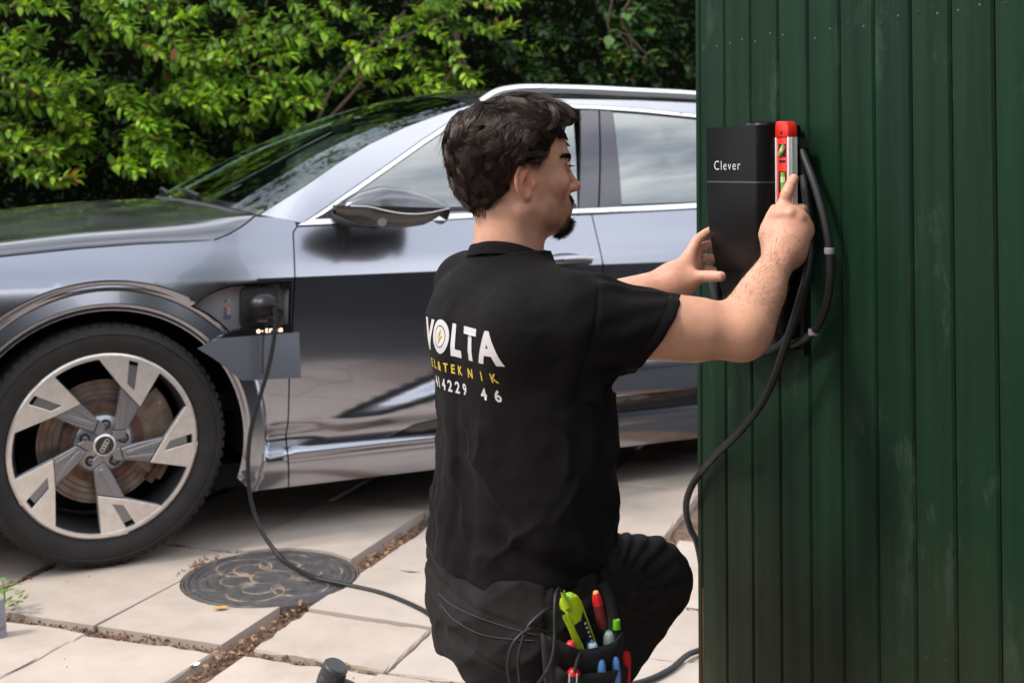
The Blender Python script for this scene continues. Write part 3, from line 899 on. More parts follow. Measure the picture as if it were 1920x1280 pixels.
f = [(i, i + 1, n + i + 1, n + i) for i in range(n - 1)] + [(2 * n + i, 2 * n + i + 1, 3 * n + i + 1, 3 * n + i) for i in range(n - 1)] + [(n + i, n + i + 1, 3 * n + i + 1, 3 * n + i) for i in range(n - 1)]
obj('hedge_shade_core', mesh_from('hedge_shade_core', v, f, False), M_CORE2, hd, True)
# the house at the photographer's back: unseen, added for the dark reflections in the car's doors
HY = -1.1
hs = thing('house', 'dark boarded house added unseen behind the camera to darken the car reflections', 'house', (0, HY, 0))
M_HW = mat('house_boards', (0.010, 0.011, 0.015), 0.7, var=0.3, vscale=3)
MB().box((-1.0, HY - 2.4, 1.3), (15.0, 4.8, 2.6)).build('wall', M_HW, hs, world_space=True, smooth=False)
MB().add([(-8.7, HY + .3, 2.6), (6.7, HY + .3, 2.6), (6.7, HY - 2.4, 3.7), (-8.7, HY - 2.4, 3.7), (-8.7, HY - 5.1, 2.6), (6.7, HY - 5.1, 2.6), (-8.7, HY + .3, 2.52), (6.7, HY + .3, 2.52)], [(0, 1, 2, 3), (3, 2, 5, 4), (0, 6, 7, 1), (0, 3, 4), (1, 5, 2)]).build('roof', mat('roof_tiles', (.05, .035, .03), .8, var=.3), hs, world_space=True, smooth=False)
for x in (-5.2, -1.8, 2.6):
    w_ = MB().box((x, HY + .01, 1.35), (1.2, .05, 1.2)).build('window', mat('house_frame', (.5, .5, .5), .5), hs, world_space=True, smooth=False)
    MB().box((x, HY + .038, 1.35), (1.05, .01, 1.05)).build('pane', mat('house_pane', (.02, .025, .03), .05, spec=.8), w_, smooth=False)
    for k in (0, 1): MB().box((x - .26 + .52 * k, HY + .05, 1.35), (.03, .02, 1.05)).build('sash', bpy.data.materials['house_frame'], w_, smooth=False)

ga = thing('garage', 'dark garage added unseen beyond the screen wall to darken the car reflections', 'garage', (3.3, 1.0, 0))  # unseen, added to give the doors a dark reflection
MB().box((5.0, .9, 1.15), (3.4, 3.6, 2.3)).build('wall', M_HW, ga, world_space=True, smooth=False)
MB().box((5.0, .9, 2.36), (3.7, 3.9, .12)).build('roof', M_HW, ga, world_space=True, smooth=False)
dr = MB().box((3.29, .8, 1.0), (.03, 2.3, 2.0)).build('garage_door', mat('garage_door_paint', (.010, .012, .018), .6), ga, world_space=True, smooth=False)
for k in range(4): MB().box((3.272, .8, .25 + .5 * k), (.012, 2.2, .44)).build('panel', bpy.data.materials['garage_door_paint'], dr, smooth=False)
# ------------------------------------------------------------------ the car: s = metres behind the front axle, w = metres out of the near side, z up
CAR_TH = R(27)
CAR_O = Vector((-1.2876, 3.9126, 0))
CARW = 1.94
car = thing('parked_car', 'grey metallic electric car parked on the slabs with its charging flap open', 'car', CAR_O, CAR_TH)
def carW(s, w, z):
    c, n = math.cos(CAR_TH), math.sin(CAR_TH)
    return Vector((CAR_O.x + s * c + w * n, CAR_O.y + s * n - w * c, z))
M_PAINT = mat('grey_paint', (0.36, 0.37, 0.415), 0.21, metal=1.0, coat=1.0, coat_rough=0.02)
M_PAINTD = mat('grey_paint_dark_reflect', (0.13, 0.13, 0.145), 0.30, metal=1.0, coat=0.8, coat_rough=0.06)  # body paint darkened to stand for the mirror cap's dark reflection
M_BLACKG = mat('black_gloss', (0.012, 0.012, 0.014), 0.12, spec=0.6, coat=0.6)
M_PILLAR = mat('pillar_gloss', (0.05, 0.048, 0.062), 0.16, metal=0.55, coat=1.0)
M_RUB = mat('black_rubber', (0.018, 0.018, 0.019), 0.7, bump=0.2, bscale=300)
M_TYRE = mat('tyre_rubber', (0.0125, 0.0115, 0.0115), 0.78, var=0.35, vscale=16, vcol=(0.024, 0.020, 0.0185), bump=0.4, bscale=150)
M_CHROME = mat('satin_silver', (0.86, 0.86, 0.86), 0.30, metal=0.9)
M_RAIL = mat('rail_silver', (0.82, 0.82, 0.83), 0.34, metal=0.85)
M_PLAST = mat('dark_plastic', (0.035, 0.034, 0.037), 0.55, bump=0.3, bscale=400)
M_PLAST2 = mat('grey_plastic', (0.26, 0.25, 0.265), 0.5, bump=0.25, bscale=300)
M_DARK = mat('dark_lining', (0.008, 0.008, 0.009), 0.9)
M_ALU = mat('machined_alloy', (0.84, 0.79, 0.75), 0.34, metal=0.75, var=0.08, vscale=40)
M_ALUG = mat('grey_alloy', (0.30, 0.30, 0.32), 0.33, metal=0.8, coat=0.4)
M_DISC = mat('brake_disc', (0.30, 0.26, 0.235), 0.42, metal=0.7, var=0.45, vscale=18, vcol=(0.16, 0.115, 0.09))
M_RUSTY = mat('rusty_hub', (0.11, 0.05, 0.032), 0.7, var=0.5, vscale=30)
M_SEAT = mat('seat_leather', (0.09, 0.09, 0.09), 0.55)
M_DASH = mat('dash_plastic', (0.03, 0.03, 0.032), 0.6)
def glass(name, tint, ior, rough=0.0):
    m = bpy.data.materials.new(name); m.use_nodes = True
    t = m.node_tree; t.nodes.clear()
    o = _n(t, 'ShaderNodeOutputMaterial'); mx = _n(t, 'ShaderNodeMixShader'); f = _n(t, 'ShaderNodeFresnel'); f.inputs['IOR'].default_value = ior
    tr = _n(t, 'ShaderNodeBsdfTransparent'); tr.inputs['Color'].default_value = (*tint, 1)
    gl = _n(t, 'ShaderNodeBsdfGlossy'); gl.inputs['Roughness'].default_value = rough; gl.inputs['Color'].default_value = (0.95, 1, 1, 1)
    t.links.new(f.outputs['Fac'], mx.inputs['Fac']); t.links.new(tr.outputs[0], mx.inputs[1]); t.links.new(gl.outputs[0], mx.inputs[2]); t.links.new(mx.outputs[0], o.inputs['Surface'])
    return m
M_GLASS = glass('side_glass', (0.22, 0.27, 0.26), 3.1)
M_PRIV = glass('privacy_glass', (0.05, 0.06, 0.06), 3.1)
M_WSCR = glass('windscreen_glass', (0.60, 0.74, 0.66), 1.48)

# ---- surface of the side
_SZ = np.array([-0.02, .13, .175, .255, .278, .302, .335, .40, .455, .53, .62, .76, .893])
_SW = np.array([-.16, -.085, -.050, -.034, -.036, -.058, -.062, -.026, -.018, -.011, -.004, -.0006, 0.0])
_UZ = np.array([.893, .93, .97, 1.02, 1.10, 1.2])
_UW = np.array([0.0, -.0115, -.0255, -.044, -.072, -.105])
def pchip(x, X, Y):
    h = np.diff(X); d = np.diff(Y) / h
    m = np.zeros(len(X))
    m[1:-1] = np.where(d[:-1] * d[1:] > 0, 2 * d[:-1] * d[1:] / (d[:-1] + d[1:] + 1e-12), 0)
    m[0] = d[0]; m[-1] = d[-1]
    i = np.clip(np.searchsorted(X, x) - 1, 0, len(X) - 2)
    t = np.clip((x - X[i]) / h[i], -3, 3)
    t = np.clip(t, 0, 1)
    return (2 * t ** 3 - 3 * t * t + 1) * Y[i] + (t ** 3 - 2 * t * t + t) * h[i] * m[i] + (-2 * t ** 3 + 3 * t * t) * Y[i + 1] + (t ** 3 - t * t) * h[i] * m[i + 1]
def sst(a, b, x):
    t = np.clip((x - a) / (b - a), 0, 1); return t * t * (3 - 2 * t)
def wside(s, z):
    s = np.asarray(s, float); z = np.asarray(z, float)
    lo = pchip(z, _SZ, _SW); hi = pchip(z, _UZ, _UW)
    zc = np.interp(s, [.2, .65, 1.15, 1.7, 3.0], [.30, .345, .485, .52, .53])
    A = np.interp(s, [.45, .65, 1.15, 3.0], [.010, .018, .030, .030])
    hw = np.interp(s, [.5, 1.15], [.035, .048])
    band = A * (1 - sst(-1, 1, (z - zc) / hw)) * sst(.268, .30, z)
    fr_ = sst(.44, .20, s) * sst(.62, .70, z)
    lo = lo + fr_ * .024 * (1 - np.exp(-np.clip(.893 - z, 0, 1) * .26 / .024))
    w = np.where(z < .893, lo + band, hi)
    # flares round the wheels
    for cs in (0.0, 2.928):
        r = np.sqrt((s - cs) ** 2 + (z - .365) ** 2)
        fl = sst(.535, .512, r) * sst(.10, .30, z)
        w = w * (1 - fl) + (-.003 + .22 * np.clip(.514 - r, 0, .05) - .018 * sst(.466, .443, r)) * fl
        w = w - .0045 * np.exp(-((r - .527) / .006) ** 2) * sst(.12, .30, z)
    w = w - 1.0 * np.clip(-.40 - s, 0, 2) ** 2 - .55 * np.clip(s - 3.25, 0, 2) ** 2
    return w
def zbelt(s): return np.interp(s, [.5, .635, 1.3, 2.26, 3.2, 3.8], [1.055, 1.062, 1.08, 1.10, 1.14, 1.16])
def wgreen(s, z):
    s = np.asarray(s, float); z = np.asarray(z, float)
    d = np.clip(z - zbelt(s), 0, 1)
    return -.066 - .42 * d - .25 * d * d - .30 * np.clip(s - 3.2, 0, 2) ** 2 - .9 * np.clip(.75 - s, 0, 1) ** 2 * np.clip(z - 1.06, 0, .2) * 4
def offs(fn, d): return lambda s, z: fn(s, z) + d

def inset(poly, g):
    P = np.asarray(poly, float); n = len(P)
    a = 0.5 * sum(P[i][0] * P[(i + 1) % n][1] - P[(i + 1) % n][0] * P[i][1] for i in range(n))
    sg = 1 if a > 0 else -1
    out = []
    for i in range(n):
        e1 = P[i] - P[i - 1]; e2 = P[(i + 1) % n] - P[i]
        n1 = np.array([-e1[1], e1[0]]) / (np.linalg.norm(e1) + 1e-9); n2 = np.array([-e2[1], e2[0]]) / (np.linalg.norm(e2) + 1e-9)
        b = n1 + n2; b = b / (np.linalg.norm(b) + 1e-9); k = 1 / max(0.4, b @ n1)
        out.append(P[i] + sg * b * g * k)
    return np.array(out)
def panel(name, outline, lift, m, parent, holes=(), res=0.022, flange=0.014, gap=0.0025, lines=(), far=False, thick=None):
    O = inset(outline, gap) if gap else np.asarray(outline, float)
    H = [inset(h, -gap) if gap else np.asarray(h, float) for h in holes]
    V, F = triangulate(O, H, res, lines)
    def P(q, d=0.0): return np.stack([q[:, 0], -(lift(q[:, 0], q[:, 1]) - d), q[:, 1]], -1)
    e = 0.0015
    ws = (lift(V[:, 0] + e, V[:, 1]) - lift(V[:, 0] - e, V[:, 1])) / (2 * e)
    wz = (lift(V[:, 0], V[:, 1] + e) - lift(V[:, 0], V[:, 1] - e)) / (2 * e)
    N = np.stack([-ws, -np.ones(len(V)), -wz], -1); N /= np.linalg.norm(N, axis=1, keepdims=True)
    top = P(V)
    verts = [top]; norms = [N]; faces = [tuple(f) for f in F]
    bd = border(F)
    if flange and bd:
        n = len(V)
        r0 = []; r1 = []; nn = []
        for k, (a, b) in enumerate(bd):
            t = top[b] - top[a]; nv = np.cross(t, N[a]); nv /= (np.linalg.norm(nv) + 1e-9)
            r0 += [top[a], top[b]]; r1 += [top[a] + (0, flange, 0) - N[a] * 0, top[b] + (0, flange, 0)]; nn += [nv, nv]
        k = len(bd) * 2
        verts += [np.array(r0), np.array(r1)]; norms += [np.array(nn), np.array(nn)]
        for j in range(len(bd)):
            a, b = n + 2 * j, n + 2 * j + 1
            faces.append((b, a, a + k, b + k))
    V3 = np.vstack(verts); NN = np.vstack(norms)
    if far:
        V3 = V3 * (1, -1, 1) + (0, CARW, 0); NN = NN * (1, -1, 1)
        faces = [tuple(reversed(f)) for f in faces]
    return obj(name, mesh_from(name, V3, faces, True, NN), m, parent)

# ---- outlines (s, z)
ARC = [(0.443 * math.sin(a), 0.365 + 0.443 * math.cos(a)) for a in np.linspace(R(-112), R(112), 48)]
def arch(cs): return [(cs + p[0], p[1]) for p in ARC]
HOODCUT = [(-.86, .925), (-.60, .965), (-.316, .989), (-.089, 1.007), (.10, 1.017), (.25, 1.020), (.351, 1.024), (.402, 1.042), (.456, 1.071), (.495, 1.100)]
DOORF = [(.640, 1.062), (.624, 1.043), (.620, .974), (.615, .893), (.606, .714), (.600, .554), (.603, .306), (.612, .172)]
fr_a = arch(0.0)
def arcs(cs, lo, hi, rr=(.449, .456, .463, .470, .492, .506, .517, .5225, .527, .5315, .545)): return [[(cs + r_ * math.sin(a), .365 + r_ * math.cos(a)) for a in np.linspace(R(lo), R(hi), 40)] for r_ in rr]
FENDER = ([(-.80, .70)] + HOODCUT[1:] + [(.56, 1.097), (.636, 1.080)] + DOORF + [(.48, .172)] + [(p[0], p[1]) for p in reversed(fr_a) if p[1] > .20 and p[0] > -.44] + [(-.80, .45)])
FENDER = [(-.80, .93)] + FENDER[1:]
PORT = [(.268, .812), (.31, .842), (.352, .861), (.402, .873), (.488, .876), (.600, .878), (.598, .712), (.396, .716), (.36, .752), (.32, .783)]
GAPB = [(1.829, 1.085), (1.836, .97), (1.842, .845), (1.845, .60), (1.85, .172)]
FDOOR = DOORF + list(reversed(GAPB)) + [(1.3, 1.078)]
rr_a = arch(2.928)
RDOOR = [(1.829, 1.085)] + GAPB[1:] + [(2.42, .172), (2.44, .28)] + [(2.475, .42), (2.51, .55), (2.56, .66), (2.66, .80), (2.79, .94), (2.83, 1.12), (2.26, 1.098)]
QUART = [(2.83, 1.12), (2.79, .94), (2.66, .80), (2.56, .66), (2.51, .55), (2.475, .42)] + [(p[0], p[1]) for p in rr_a if p[1] > .42] + [(3.40, .28), (3.80, .30), (3.85, .70), (3.86, 1.05), (3.80, 1.155), (3.2, 1.14)]
SHELL = [(-.76, .22), (-.76, .93)] + HOODCUT[2:] + [(.64, 1.06), (1.3, 1.075), (2.26, 1.095), (3.2, 1.13), (3.78, 1.14), (3.78, .25)]
WSEDGE = [(.516, 1.103), (.602, 1.152), (.685, 1.199), (.817, 1.279), (.953, 1.352), (1.116, 1.421), (1.283, 1.478), (1.431, 1.519)]
ROOFE = [(1.431, 1.519), (1.60, 1.541), (1.80, 1.551), (2.2, 1.555), (2.48, 1.551), (2.9, 1.528), (3.2, 1.488), (3.40, 1.44)]
DLO_T = [(.662, 1.072), (.731, 1.111), (.839, 1.176), (.952, 1.242), (1.043, 1.295), (1.168, 1.369), (1.310, 1.447), (1.42, 1.490), (1.56, 1.513), (1.70, 1.522), (1.853, 1.526), (1.992, 1.525), (2.195, 1.517), (2.456, 1.499), (2.75, 1.465), (3.0, 1.415), (3.14, 1.36), (3.20, 1.28)]
DLO_B = [(3.12, 1.135), (2.83, 1.124), (2.26, 1.100), (1.838, 1.088), (1.3, 1.077), (.662, 1.066)]
DLO = DLO_T + DLO_B
FRAME = WSEDGE + ROOFE[1:] + [(3.62, 1.30), (3.78, 1.165), (3.2, 1.143), (3.125, 1.137)]
def body_side(far):
    mk = dict(far=far)
    fen = panel('fender', FENDER, wside, M_PAINT, car, [PORT] if not far else [], lines=arcs(0, -54, 96, (.449, .456, .463, .470, .481, .492, .506, .516)) + arcs(0, -54, 28, (.5225, .527, .5315, .545)) + arcs(0, 68, 92, (.5225, .527, .5315, .545)) + [[(.49, .8957), (.606, .8957)], [(.49, .8903), (.606, .8903)]], res=.018, **mk)
    d1 = panel('front_door', FDOOR, wside, M_PAINT, car, lines=[[(.622, .8957), (1.83, .8957)], [(.622, .8903), (1.83, .8903)]], res=0.02, **mk)
    d2 = panel('rear_door', RDOOR, wside, M_PAINT, car, lines=[[(1.846, .8957), (2.70, .8957)], [(1.846, .8903), (2.70, .8903)]], **mk)
    panel('quarter_panel', QUART, wside, M_PAINT, car, res=0.035, **mk)
    panel('inner_shell', SHELL, offs(wside, -.022), M_DARK, car, [np.array([(p[0] * 1.04, p[1]) for p in arch(0.0)] + [(.43, .0), (-.43, .0)]), np.array([((p[0] - 2.928) * 1.04 + 2.928, p[1]) for p in rr_a] + [(3.36, .0), (2.5, .0)])] + ([PORT] if not far else []), res=0.06, gap=0, flange=0, **mk)
    # painted frame round the windows
    panel('window_frame', FRAME + list(reversed(DLO_T)), wgreen, M_PAINT, car, res=0.02, gap=0.0018, **mk)
    # bright trim round the windows
    inn_t = [(.700, 1.083), (.742, 1.103), (.847, 1.163), (.960, 1.230), (1.051, 1.283), (1.177, 1.357), (1.318, 1.434), (1.425, 1.476), (1.562, 1.499), (1.70, 1.508), (1.853, 1.512), (1.992, 1.511), (2.195, 1.503), (2.456, 1.485), (2.75, 1.451), (2.99, 1.402), (3.12, 1.35), (3.18, 1.28)]
    panel('window_trim', DLO_T + list(reversed(inn_t)), offs(wgreen, .005), M_CHROME, car, res=0.014, gap=0.001, flange=0.010, **mk)
    low = [(.640, 1.066), (1.3, 1.078), (1.838, 1.089), (2.26, 1.101), (2.83, 1.125), (3.12, 1.137)]
    up = [(p[0], p[1] + .021) for p in low]; up[0] = (.690, 1.086)
    panel('belt_trim', low + list(reversed(up)), offs(wgreen, .006), M_CHROME, car, res=0.012, gap=0.001, flange=0.012, **mk)
    # glass and pillars
    gf = [p for p in inn_t if p[0] < 1.85]
    FG = [(.715, 1.088)] + [(p[0] + .004, p[1] - .004) for p in gf[1:]] + [(1.870, 1.508), (1.772, 1.108)]
    panel('side_window', FG, offs(wgreen, -.007), M_GLASS, d1, res=0.05, gap=0, flange=0, **mk)
    panel('mirror_corner', [(.690, 1.086), (.75, 1.102), (.845, 1.158), (.865, 1.168), (.862, 1.086)], offs(wgreen, -.003), M_PLAST, d1, res=0.04, gap=0, flange=0.006, **mk)
    BP1 = [(1.774, 1.107), (1.905, 1.508), (1.992, 1.508), (1.862, 1.108)]
    BP2 = [(1.868, 1.108), (1.998, 1.508), (2.058, 1.508), (1.974, 1.110)]
    panel('window_pillar', BP1, offs(wgreen, -.002), M_PILLAR, d1, res=0.05, gap=0.001, flange=0.01, **mk)
    panel('window_pillar', BP2, offs(wgreen, -.002), M_PILLAR, d2, res=0.05, gap=0.001, flange=0.01, **mk)
    RG = [(1.976, 1.112), (2.062, 1.508), (2.195, 1.501), (2.456, 1.483), (2.74, 1.449), (2.70, 1.122)]
    panel('side_window', RG, offs(wgreen, -.007), M_PRIV, d2, res=0.05, gap=0, flange=0, **mk)
    panel('quarter_window', [(2.76, 1.124), (2.80, 1.440), (2.98, 1.400), (3.11, 1.35), (3.17, 1.28), (3.10, 1.14)], offs(wgreen, -.007), M_PRIV, car, res=0.05, gap=0, flange=0, **mk)
    panel('window_pillar', [(2.70, 1.122), (2.74, 1.449), (2.80, 1.440), (2.76, 1.124)], offs(wgreen, -.003), M_PILLAR, car, res=0.05, gap=0.001, flange=0.01, **mk)
    # rubber line under the glass
    panel('window_seal', [(.80, 1.100), (1.77, 1.110), (1.77, 1.128), (.80, 1.116)], offs(wgreen, -.005), M_RUB, d1, res=0.05, gap=0, flange=0.004, **mk)
    panel('window_seal', [(1.975, 1.112), (2.70, 1.124), (2.70, 1.134), (1.978, 1.122)], offs(wgreen, -.005), M_RUB, d2, res=0.05, gap=0, flange=0.004, **mk)
    # black inlay above the sill
    INL = [(.96, .313), (1.08, .350), (1.20, .366), (1.825, .378), (1.825, .313)]
    panel('door_inlay', INL, offs(wside, .003), M_BLACKG, d1, res=0.03, gap=0, flange=0.006, **mk)
    panel('door_inlay', [(1.868, .313), (1.868, .378), (2.40, .384), (2.42, .313)], offs(wside, .003), M_BLACKG, d2, res=0.03, gap=0, flange=0.006, **mk)
    sg = 1 if far else -1
    def Y(w): return CARW + w if far else -w
    # handles
    for dd, s0, s1 in ((d1, 1.560, 1.800), (d2, 2.45, 2.68)):
        hb = MB()
        for (ss, zz, ww, hh, dpt) in ((0, 0, 0, 0, 0),):
            ring = []
            ks = np.linspace(0, 1, 14)
            secs = []
            for k in ks:
                h = 0.017 * min(1, 2.2 * math.sin(PI * k) ** 0.45 + 0.02); dep = 0.022 * math.sin(PI * k) ** 0.4
                cz = .914 + .006 * math.sin(PI * k)
                sx = s0 + (s1 - s0) * k
                sec = []
                for a in np.linspace(0, 2 * PI, 12, endpoint=False):
                    sec.append((sx, Y(-.004 + .020 * math.sin(PI * k) ** 0.35 + dep * 0.8 * math.cos(a)), cz + h * math.sin(a)))
                secs.append(sec)
            v = [p for s_ in secs for p in s_]; n = 12
            f = [(i * n + k, i * n + (k + 1) % n, (i + 1) * n + (k + 1) % n, (i + 1) * n + k) for i in range(len(ks) - 1) for k in range(n)]
            hb.add(v, f)
        h_ = hb.build('door_handle', M_PAINT, dd)
        MB().box(((s0 * .35 + s1 * .65), Y(.033), .923), ((s1 - s0) * .55, .006, .009)).build('handle_insert', M_CHROME, dd, bevel=0.002)
        rec = [(s0 + .02 + .19 * t, .918 + .024 * math.sin(PI * t) ** .5 * sgn) for t, sgn in [(x, 1) for x in np.linspace(0, 1, 12)] + [(x, -1) for x in np.linspace(1, 0, 12)][1:-1]]
        panel('handle_recess', rec, offs(wside, .0012), M_PLAST, dd, res=0.02, gap=0, flange=0, far=far)
    # roof rail
    rp = [(1.445, 1.527), (1.475, 1.545), (1.53, 1.572), (1.60, 1.588), (1.70, 1.597), (1.95, 1.600), (2.2, 1.597), (2.48, 1.592), (2.9, 1.570), (3.15, 1.540), (3.26, 1.505), (3.30, 1.48)]
    rs = spline([(a, 0, b) for a, b in rp], 5)
    secs = []
    for p in rs:
        wv = float(wgreen(p[0], p[2] - .045)) - .012
        secs.append([(p[0], Y(wv + dx), p[2] + dz) for dx, dz in ((.015, -.024), (.020, -.006), (.014, .007), (0, .011), (-.012, .007), (-.017, 0), (-.014, -.024))])
    n = 7; v = [q for s_ in secs for q in s_]
    f = [(i * n + k, i * n + (k + 1) % n, (i + 1) * n + (k + 1) % n, (i + 1) * n + k) for i in range(len(secs) - 1) for k in range(n)]
    MB().add(v, f).build('roof_rail', M_RAIL, car)
    # wheel housings
    for cs in (0.0, 2.928):
        v = []; f = []
        A_ = np.linspace(R(-100), R(100), 28)
        for y_ in (0.012, 0.36):
            for a in A_: v.append((cs + .474 * math.sin(a), Y(-y_), .365 + .46 * math.cos(a)))
        n = len(A_)
        f = [(i, i + 1, n + i + 1, n + i) for i in range(n - 1)]
        v.append((cs, Y(-.36), .3)); c_ = len(v) - 1
        f += [(n + i, n + i + 1, c_) for i in range(n - 1)]
        MB().add(v, f).build('wheel_housing', M_DARK, car)
    # door mirror
    ss = np.linspace(0, 1, 26); secs = []
    topz = lambda t: np.interp(t, [0, .08, .2, .42, .62, .8, .93, 1], [1.122, 1.154, 1.182, 1.206, 1.200, 1.180, 1.158, 1.140])
    botz = lambda t: np.interp(t, [0, .1, .3, .6, .82, .93, 1], [1.108, 1.090, 1.064, 1.054, 1.064, 1.090, 1.125])
    wid = lambda t: np.interp(t, [0, .1, .3, .6, .85, 1], [.020, .055, .086, .100, .102, .096])
    up_v = []; up_f = []
    def shell(z_lo, z_hi, name, m, grow, par):
        v = []; n = 20
        for t in ss:
            zt, zb_ = float(topz(t)), float(botz(t)); zm = 1.134 - .012 * t + .006
            sx = .712 + .375 * t; wc = .125 + .012 * t; w_ = float(wid(t)) * grow
            for k in range(n):
                a = 2 * PI * k / n
                zz = zm + (zt - zm) * max(0, math.sin(a)) ** .85 * grow if math.sin(a) >= 0 else zm - (zm - zb_) * (-math.sin(a)) ** .8 * grow
                v.append((sx + (.012 if math.cos(a) < 0 else 0) * t, Y(wc + w_ * math.copysign(abs(math.cos(a)) ** .8, math.cos(a))), zz))
        f = []
        for i in range(len(ss) - 1):
            for k in range(n):
                zz = sum(v[j][2] for j in (i * n + k, i * n + (k + 1) % n)) / 2
                zm = 1.134 - .012 * ss[i] + .006
                a = 2 * PI * (k + .5) / n
                if z_lo <= math.sin(a) <= z_hi: f.append((i * n + k, i * n + (k + 1) % n, (i + 1) * n + (k + 1) % n, (i + 1) * n + k))
        if z_lo < -.9 and z_hi > .9: f.append(tuple(range(n)))
        me = mesh_from(name, v, f)
        bm = bmesh.new(); bm.from_mesh(me); bmesh.ops.recalc_face_normals(bm, faces=bm.faces); bm.to_mesh(me); bm.free()
        me.polygons.foreach_set('use_smooth', np.ones(len(me.polygons), bool))
        return obj(name, me, m, par)
    mir = thing('door_mirror', None, None); mir.parent = car
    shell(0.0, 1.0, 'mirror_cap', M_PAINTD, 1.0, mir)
    shell(-1.0, 0.0, 'mirror_base', mat('mirror_black', (0.05, 0.046, 0.046), 0.22, metal=0.3, coat=0.7), .97, mir)
    # bright seam and glass
    seam = [(.712 + .375 * t, Y(.125 + .012 * t + float(wid(t)) * 1.0), 1.139 - .012 * t - (.022 * math.sin(PI * min(1, max(0, (t - .25) / .75))) )) for t in np.linspace(.1, 1, 16)]
    MB().tube(seam, .0017, 6).build('mirror_seam', M_CHROME, mir)
    gb = [(1.092, Y(.137 + .088 * math.cos(a)), 1.118 + (.030 if math.sin(a) > 0 else .050) * math.sin(a)) for a in np.linspace(0, 2 * PI, 20, endpoint=False)]
    MB().add(gb, [tuple(range(20))]).build('mirror_glass', mat('mirror_silver', (.8, .8, .8), .02, metal=1), mir, smooth=False)
    MB().tube([(.80, Y(-.075), 1.098), (.82, Y(-.02), 1.088), (.845, Y(.05), 1.082), (.86, Y(.11), 1.090)], [.036, .030, .028, .034], 10).build('mirror_arm', M_PLAST, mir)
    MB().tube([(.855, Y(.196), 1.085), (.855, Y(.206), 1.082)], [.017, .014], 12).build('mirror_camera', M_PLAST2, mir)
    return fen, d1, d2
fender, fdoor, rdoor = body_side(False)
body_side(True)

# ---- bonnet, windscreen, roof, hatch
def loft(name, rows, m, parent, smooth=True):
    """rows: list of point lists of equal length (local car coordinates)"""
    n = len(rows[0]); v = [p for r_ in rows for p in r_]
    f = [(i * n + k, i * n + k + 1, (i + 1) * n + k + 1, (i + 1) * n + k) for i in range(len(rows) - 1) for k in range(n - 1)]
    return MB().add(v, f).build(name, m, parent, smooth, sharp=50)
hc = np.array(HOODCUT)
rows = []
NV = 15
def hood_prof(s, u):
    zc = np.interp(s, hc[:8, 0], hc[:8, 1]) + .0025
    wc_ = float(wside(s, zc)) - .002
    zr = np.interp(s, [-.86, -.297, -.057, .198, .522], [.985, 1.042, 1.065, 1.078, 1.094])
    zn = np.interp(s, [-.86, -.55, -.241, .042, .303, .40], [1.015, 1.065, 1.109, 1.137, 1.153, 1.156])
    P = [(wc_ - .004, zc - .02), (wc_, zc), (wc_ - .006, zc + .012), (wc_ - .016, zc + .024), (wc_ - .042, zc + .55 * (zr - zc) + .010), (-.17, zr - .006), (-.235, zr), (-.25, zr + .0015), (-.27, zr + .0035), (-.38, zr + .30 * (zn - zr)), (-.55, zr + .62 * (zn - zr)), (-.75, zr + .88 * (zn - zr)), (-.97, zn)]
    return P
REAR = [(.351, -.004, 1.004), (.351, 0, 1.0265), (.378, 0, 1.0345), (.405, 0, 1.0455), (.435, 0, 1.061), (.465, 0, 1.080), (.490, 0, 1.1005), (.500, -.085, 1.104), (.506, -.11, 1.106)]
for iu in range(49):
    u = iu / 48
    row = []
    for k in range(13):
        s0_ = -.86 - .03 * (k / 12)
        if k < 9:
            sr, wr, zr_ = REAR[k]
            if k < 7: wr = float(wside(sr, zr_)) + wr - .002
        else:
            wr = [-.25, -.45, -.70, -.97][k - 9]; q = (abs(wr + .97) / .88) ** 2.2
            sr = .385 + .131 * q - .012; zr_ = 1.153 - .05 * q - .010
        s_ = s0_ + (sr - s0_) * u
        p = hood_prof(s_, u)[k]; pe = hood_prof(sr, 1)[k]
        t_ = max(0.0, (u - .55) / .45); t_ = t_ * t_ * t_
        row.append((s_, -(p[0] + (wr - pe[0]) * t_), p[1] + (zr_ - pe[1]) * t_))
    row = row + [(q[0], CARW - q[1], q[2]) for q in reversed(row[:-1])]
    rows.append(row)
loft('bonnet', rows, mat('bonnet_paint_darkened', (.13, .135, .15), .32, metal=1.0, coat=.9, coat_rough=.07, rvar=.06, var=.05, vscale=5), car)  # body paint darkened here for the dark hedge reflection
CEN_W = [(.385, 1.153), (.50, 1.215), (.62, 1.277), (.80, 1.368), (.95, 1.436), (1.10, 1.497), (1.25, 1.546), (1.36, 1.573)]
def across(E, Cn, nv=21, pw=2.2, dz=0.0, dw=0.004):
    rows = []
    for (se, ze), (sc, zc_) in zip(E, Cn):
        we = float(wgreen(se, ze)) - dw
        row = []
        for v in np.linspace(-1, 1, nv):
            q = abs(v) ** pw
            w = -.97 + (we + .97) * (-v) if v < 0 else -.97 - (we + .97) * v
            row.append((sc + (se - sc) * q, -w, zc_ + (ze - zc_) * q + dz))
        rows.append(row)
    return rows
loft('windscreen', across(WSEDGE, CEN_W), M_WSCR, car)
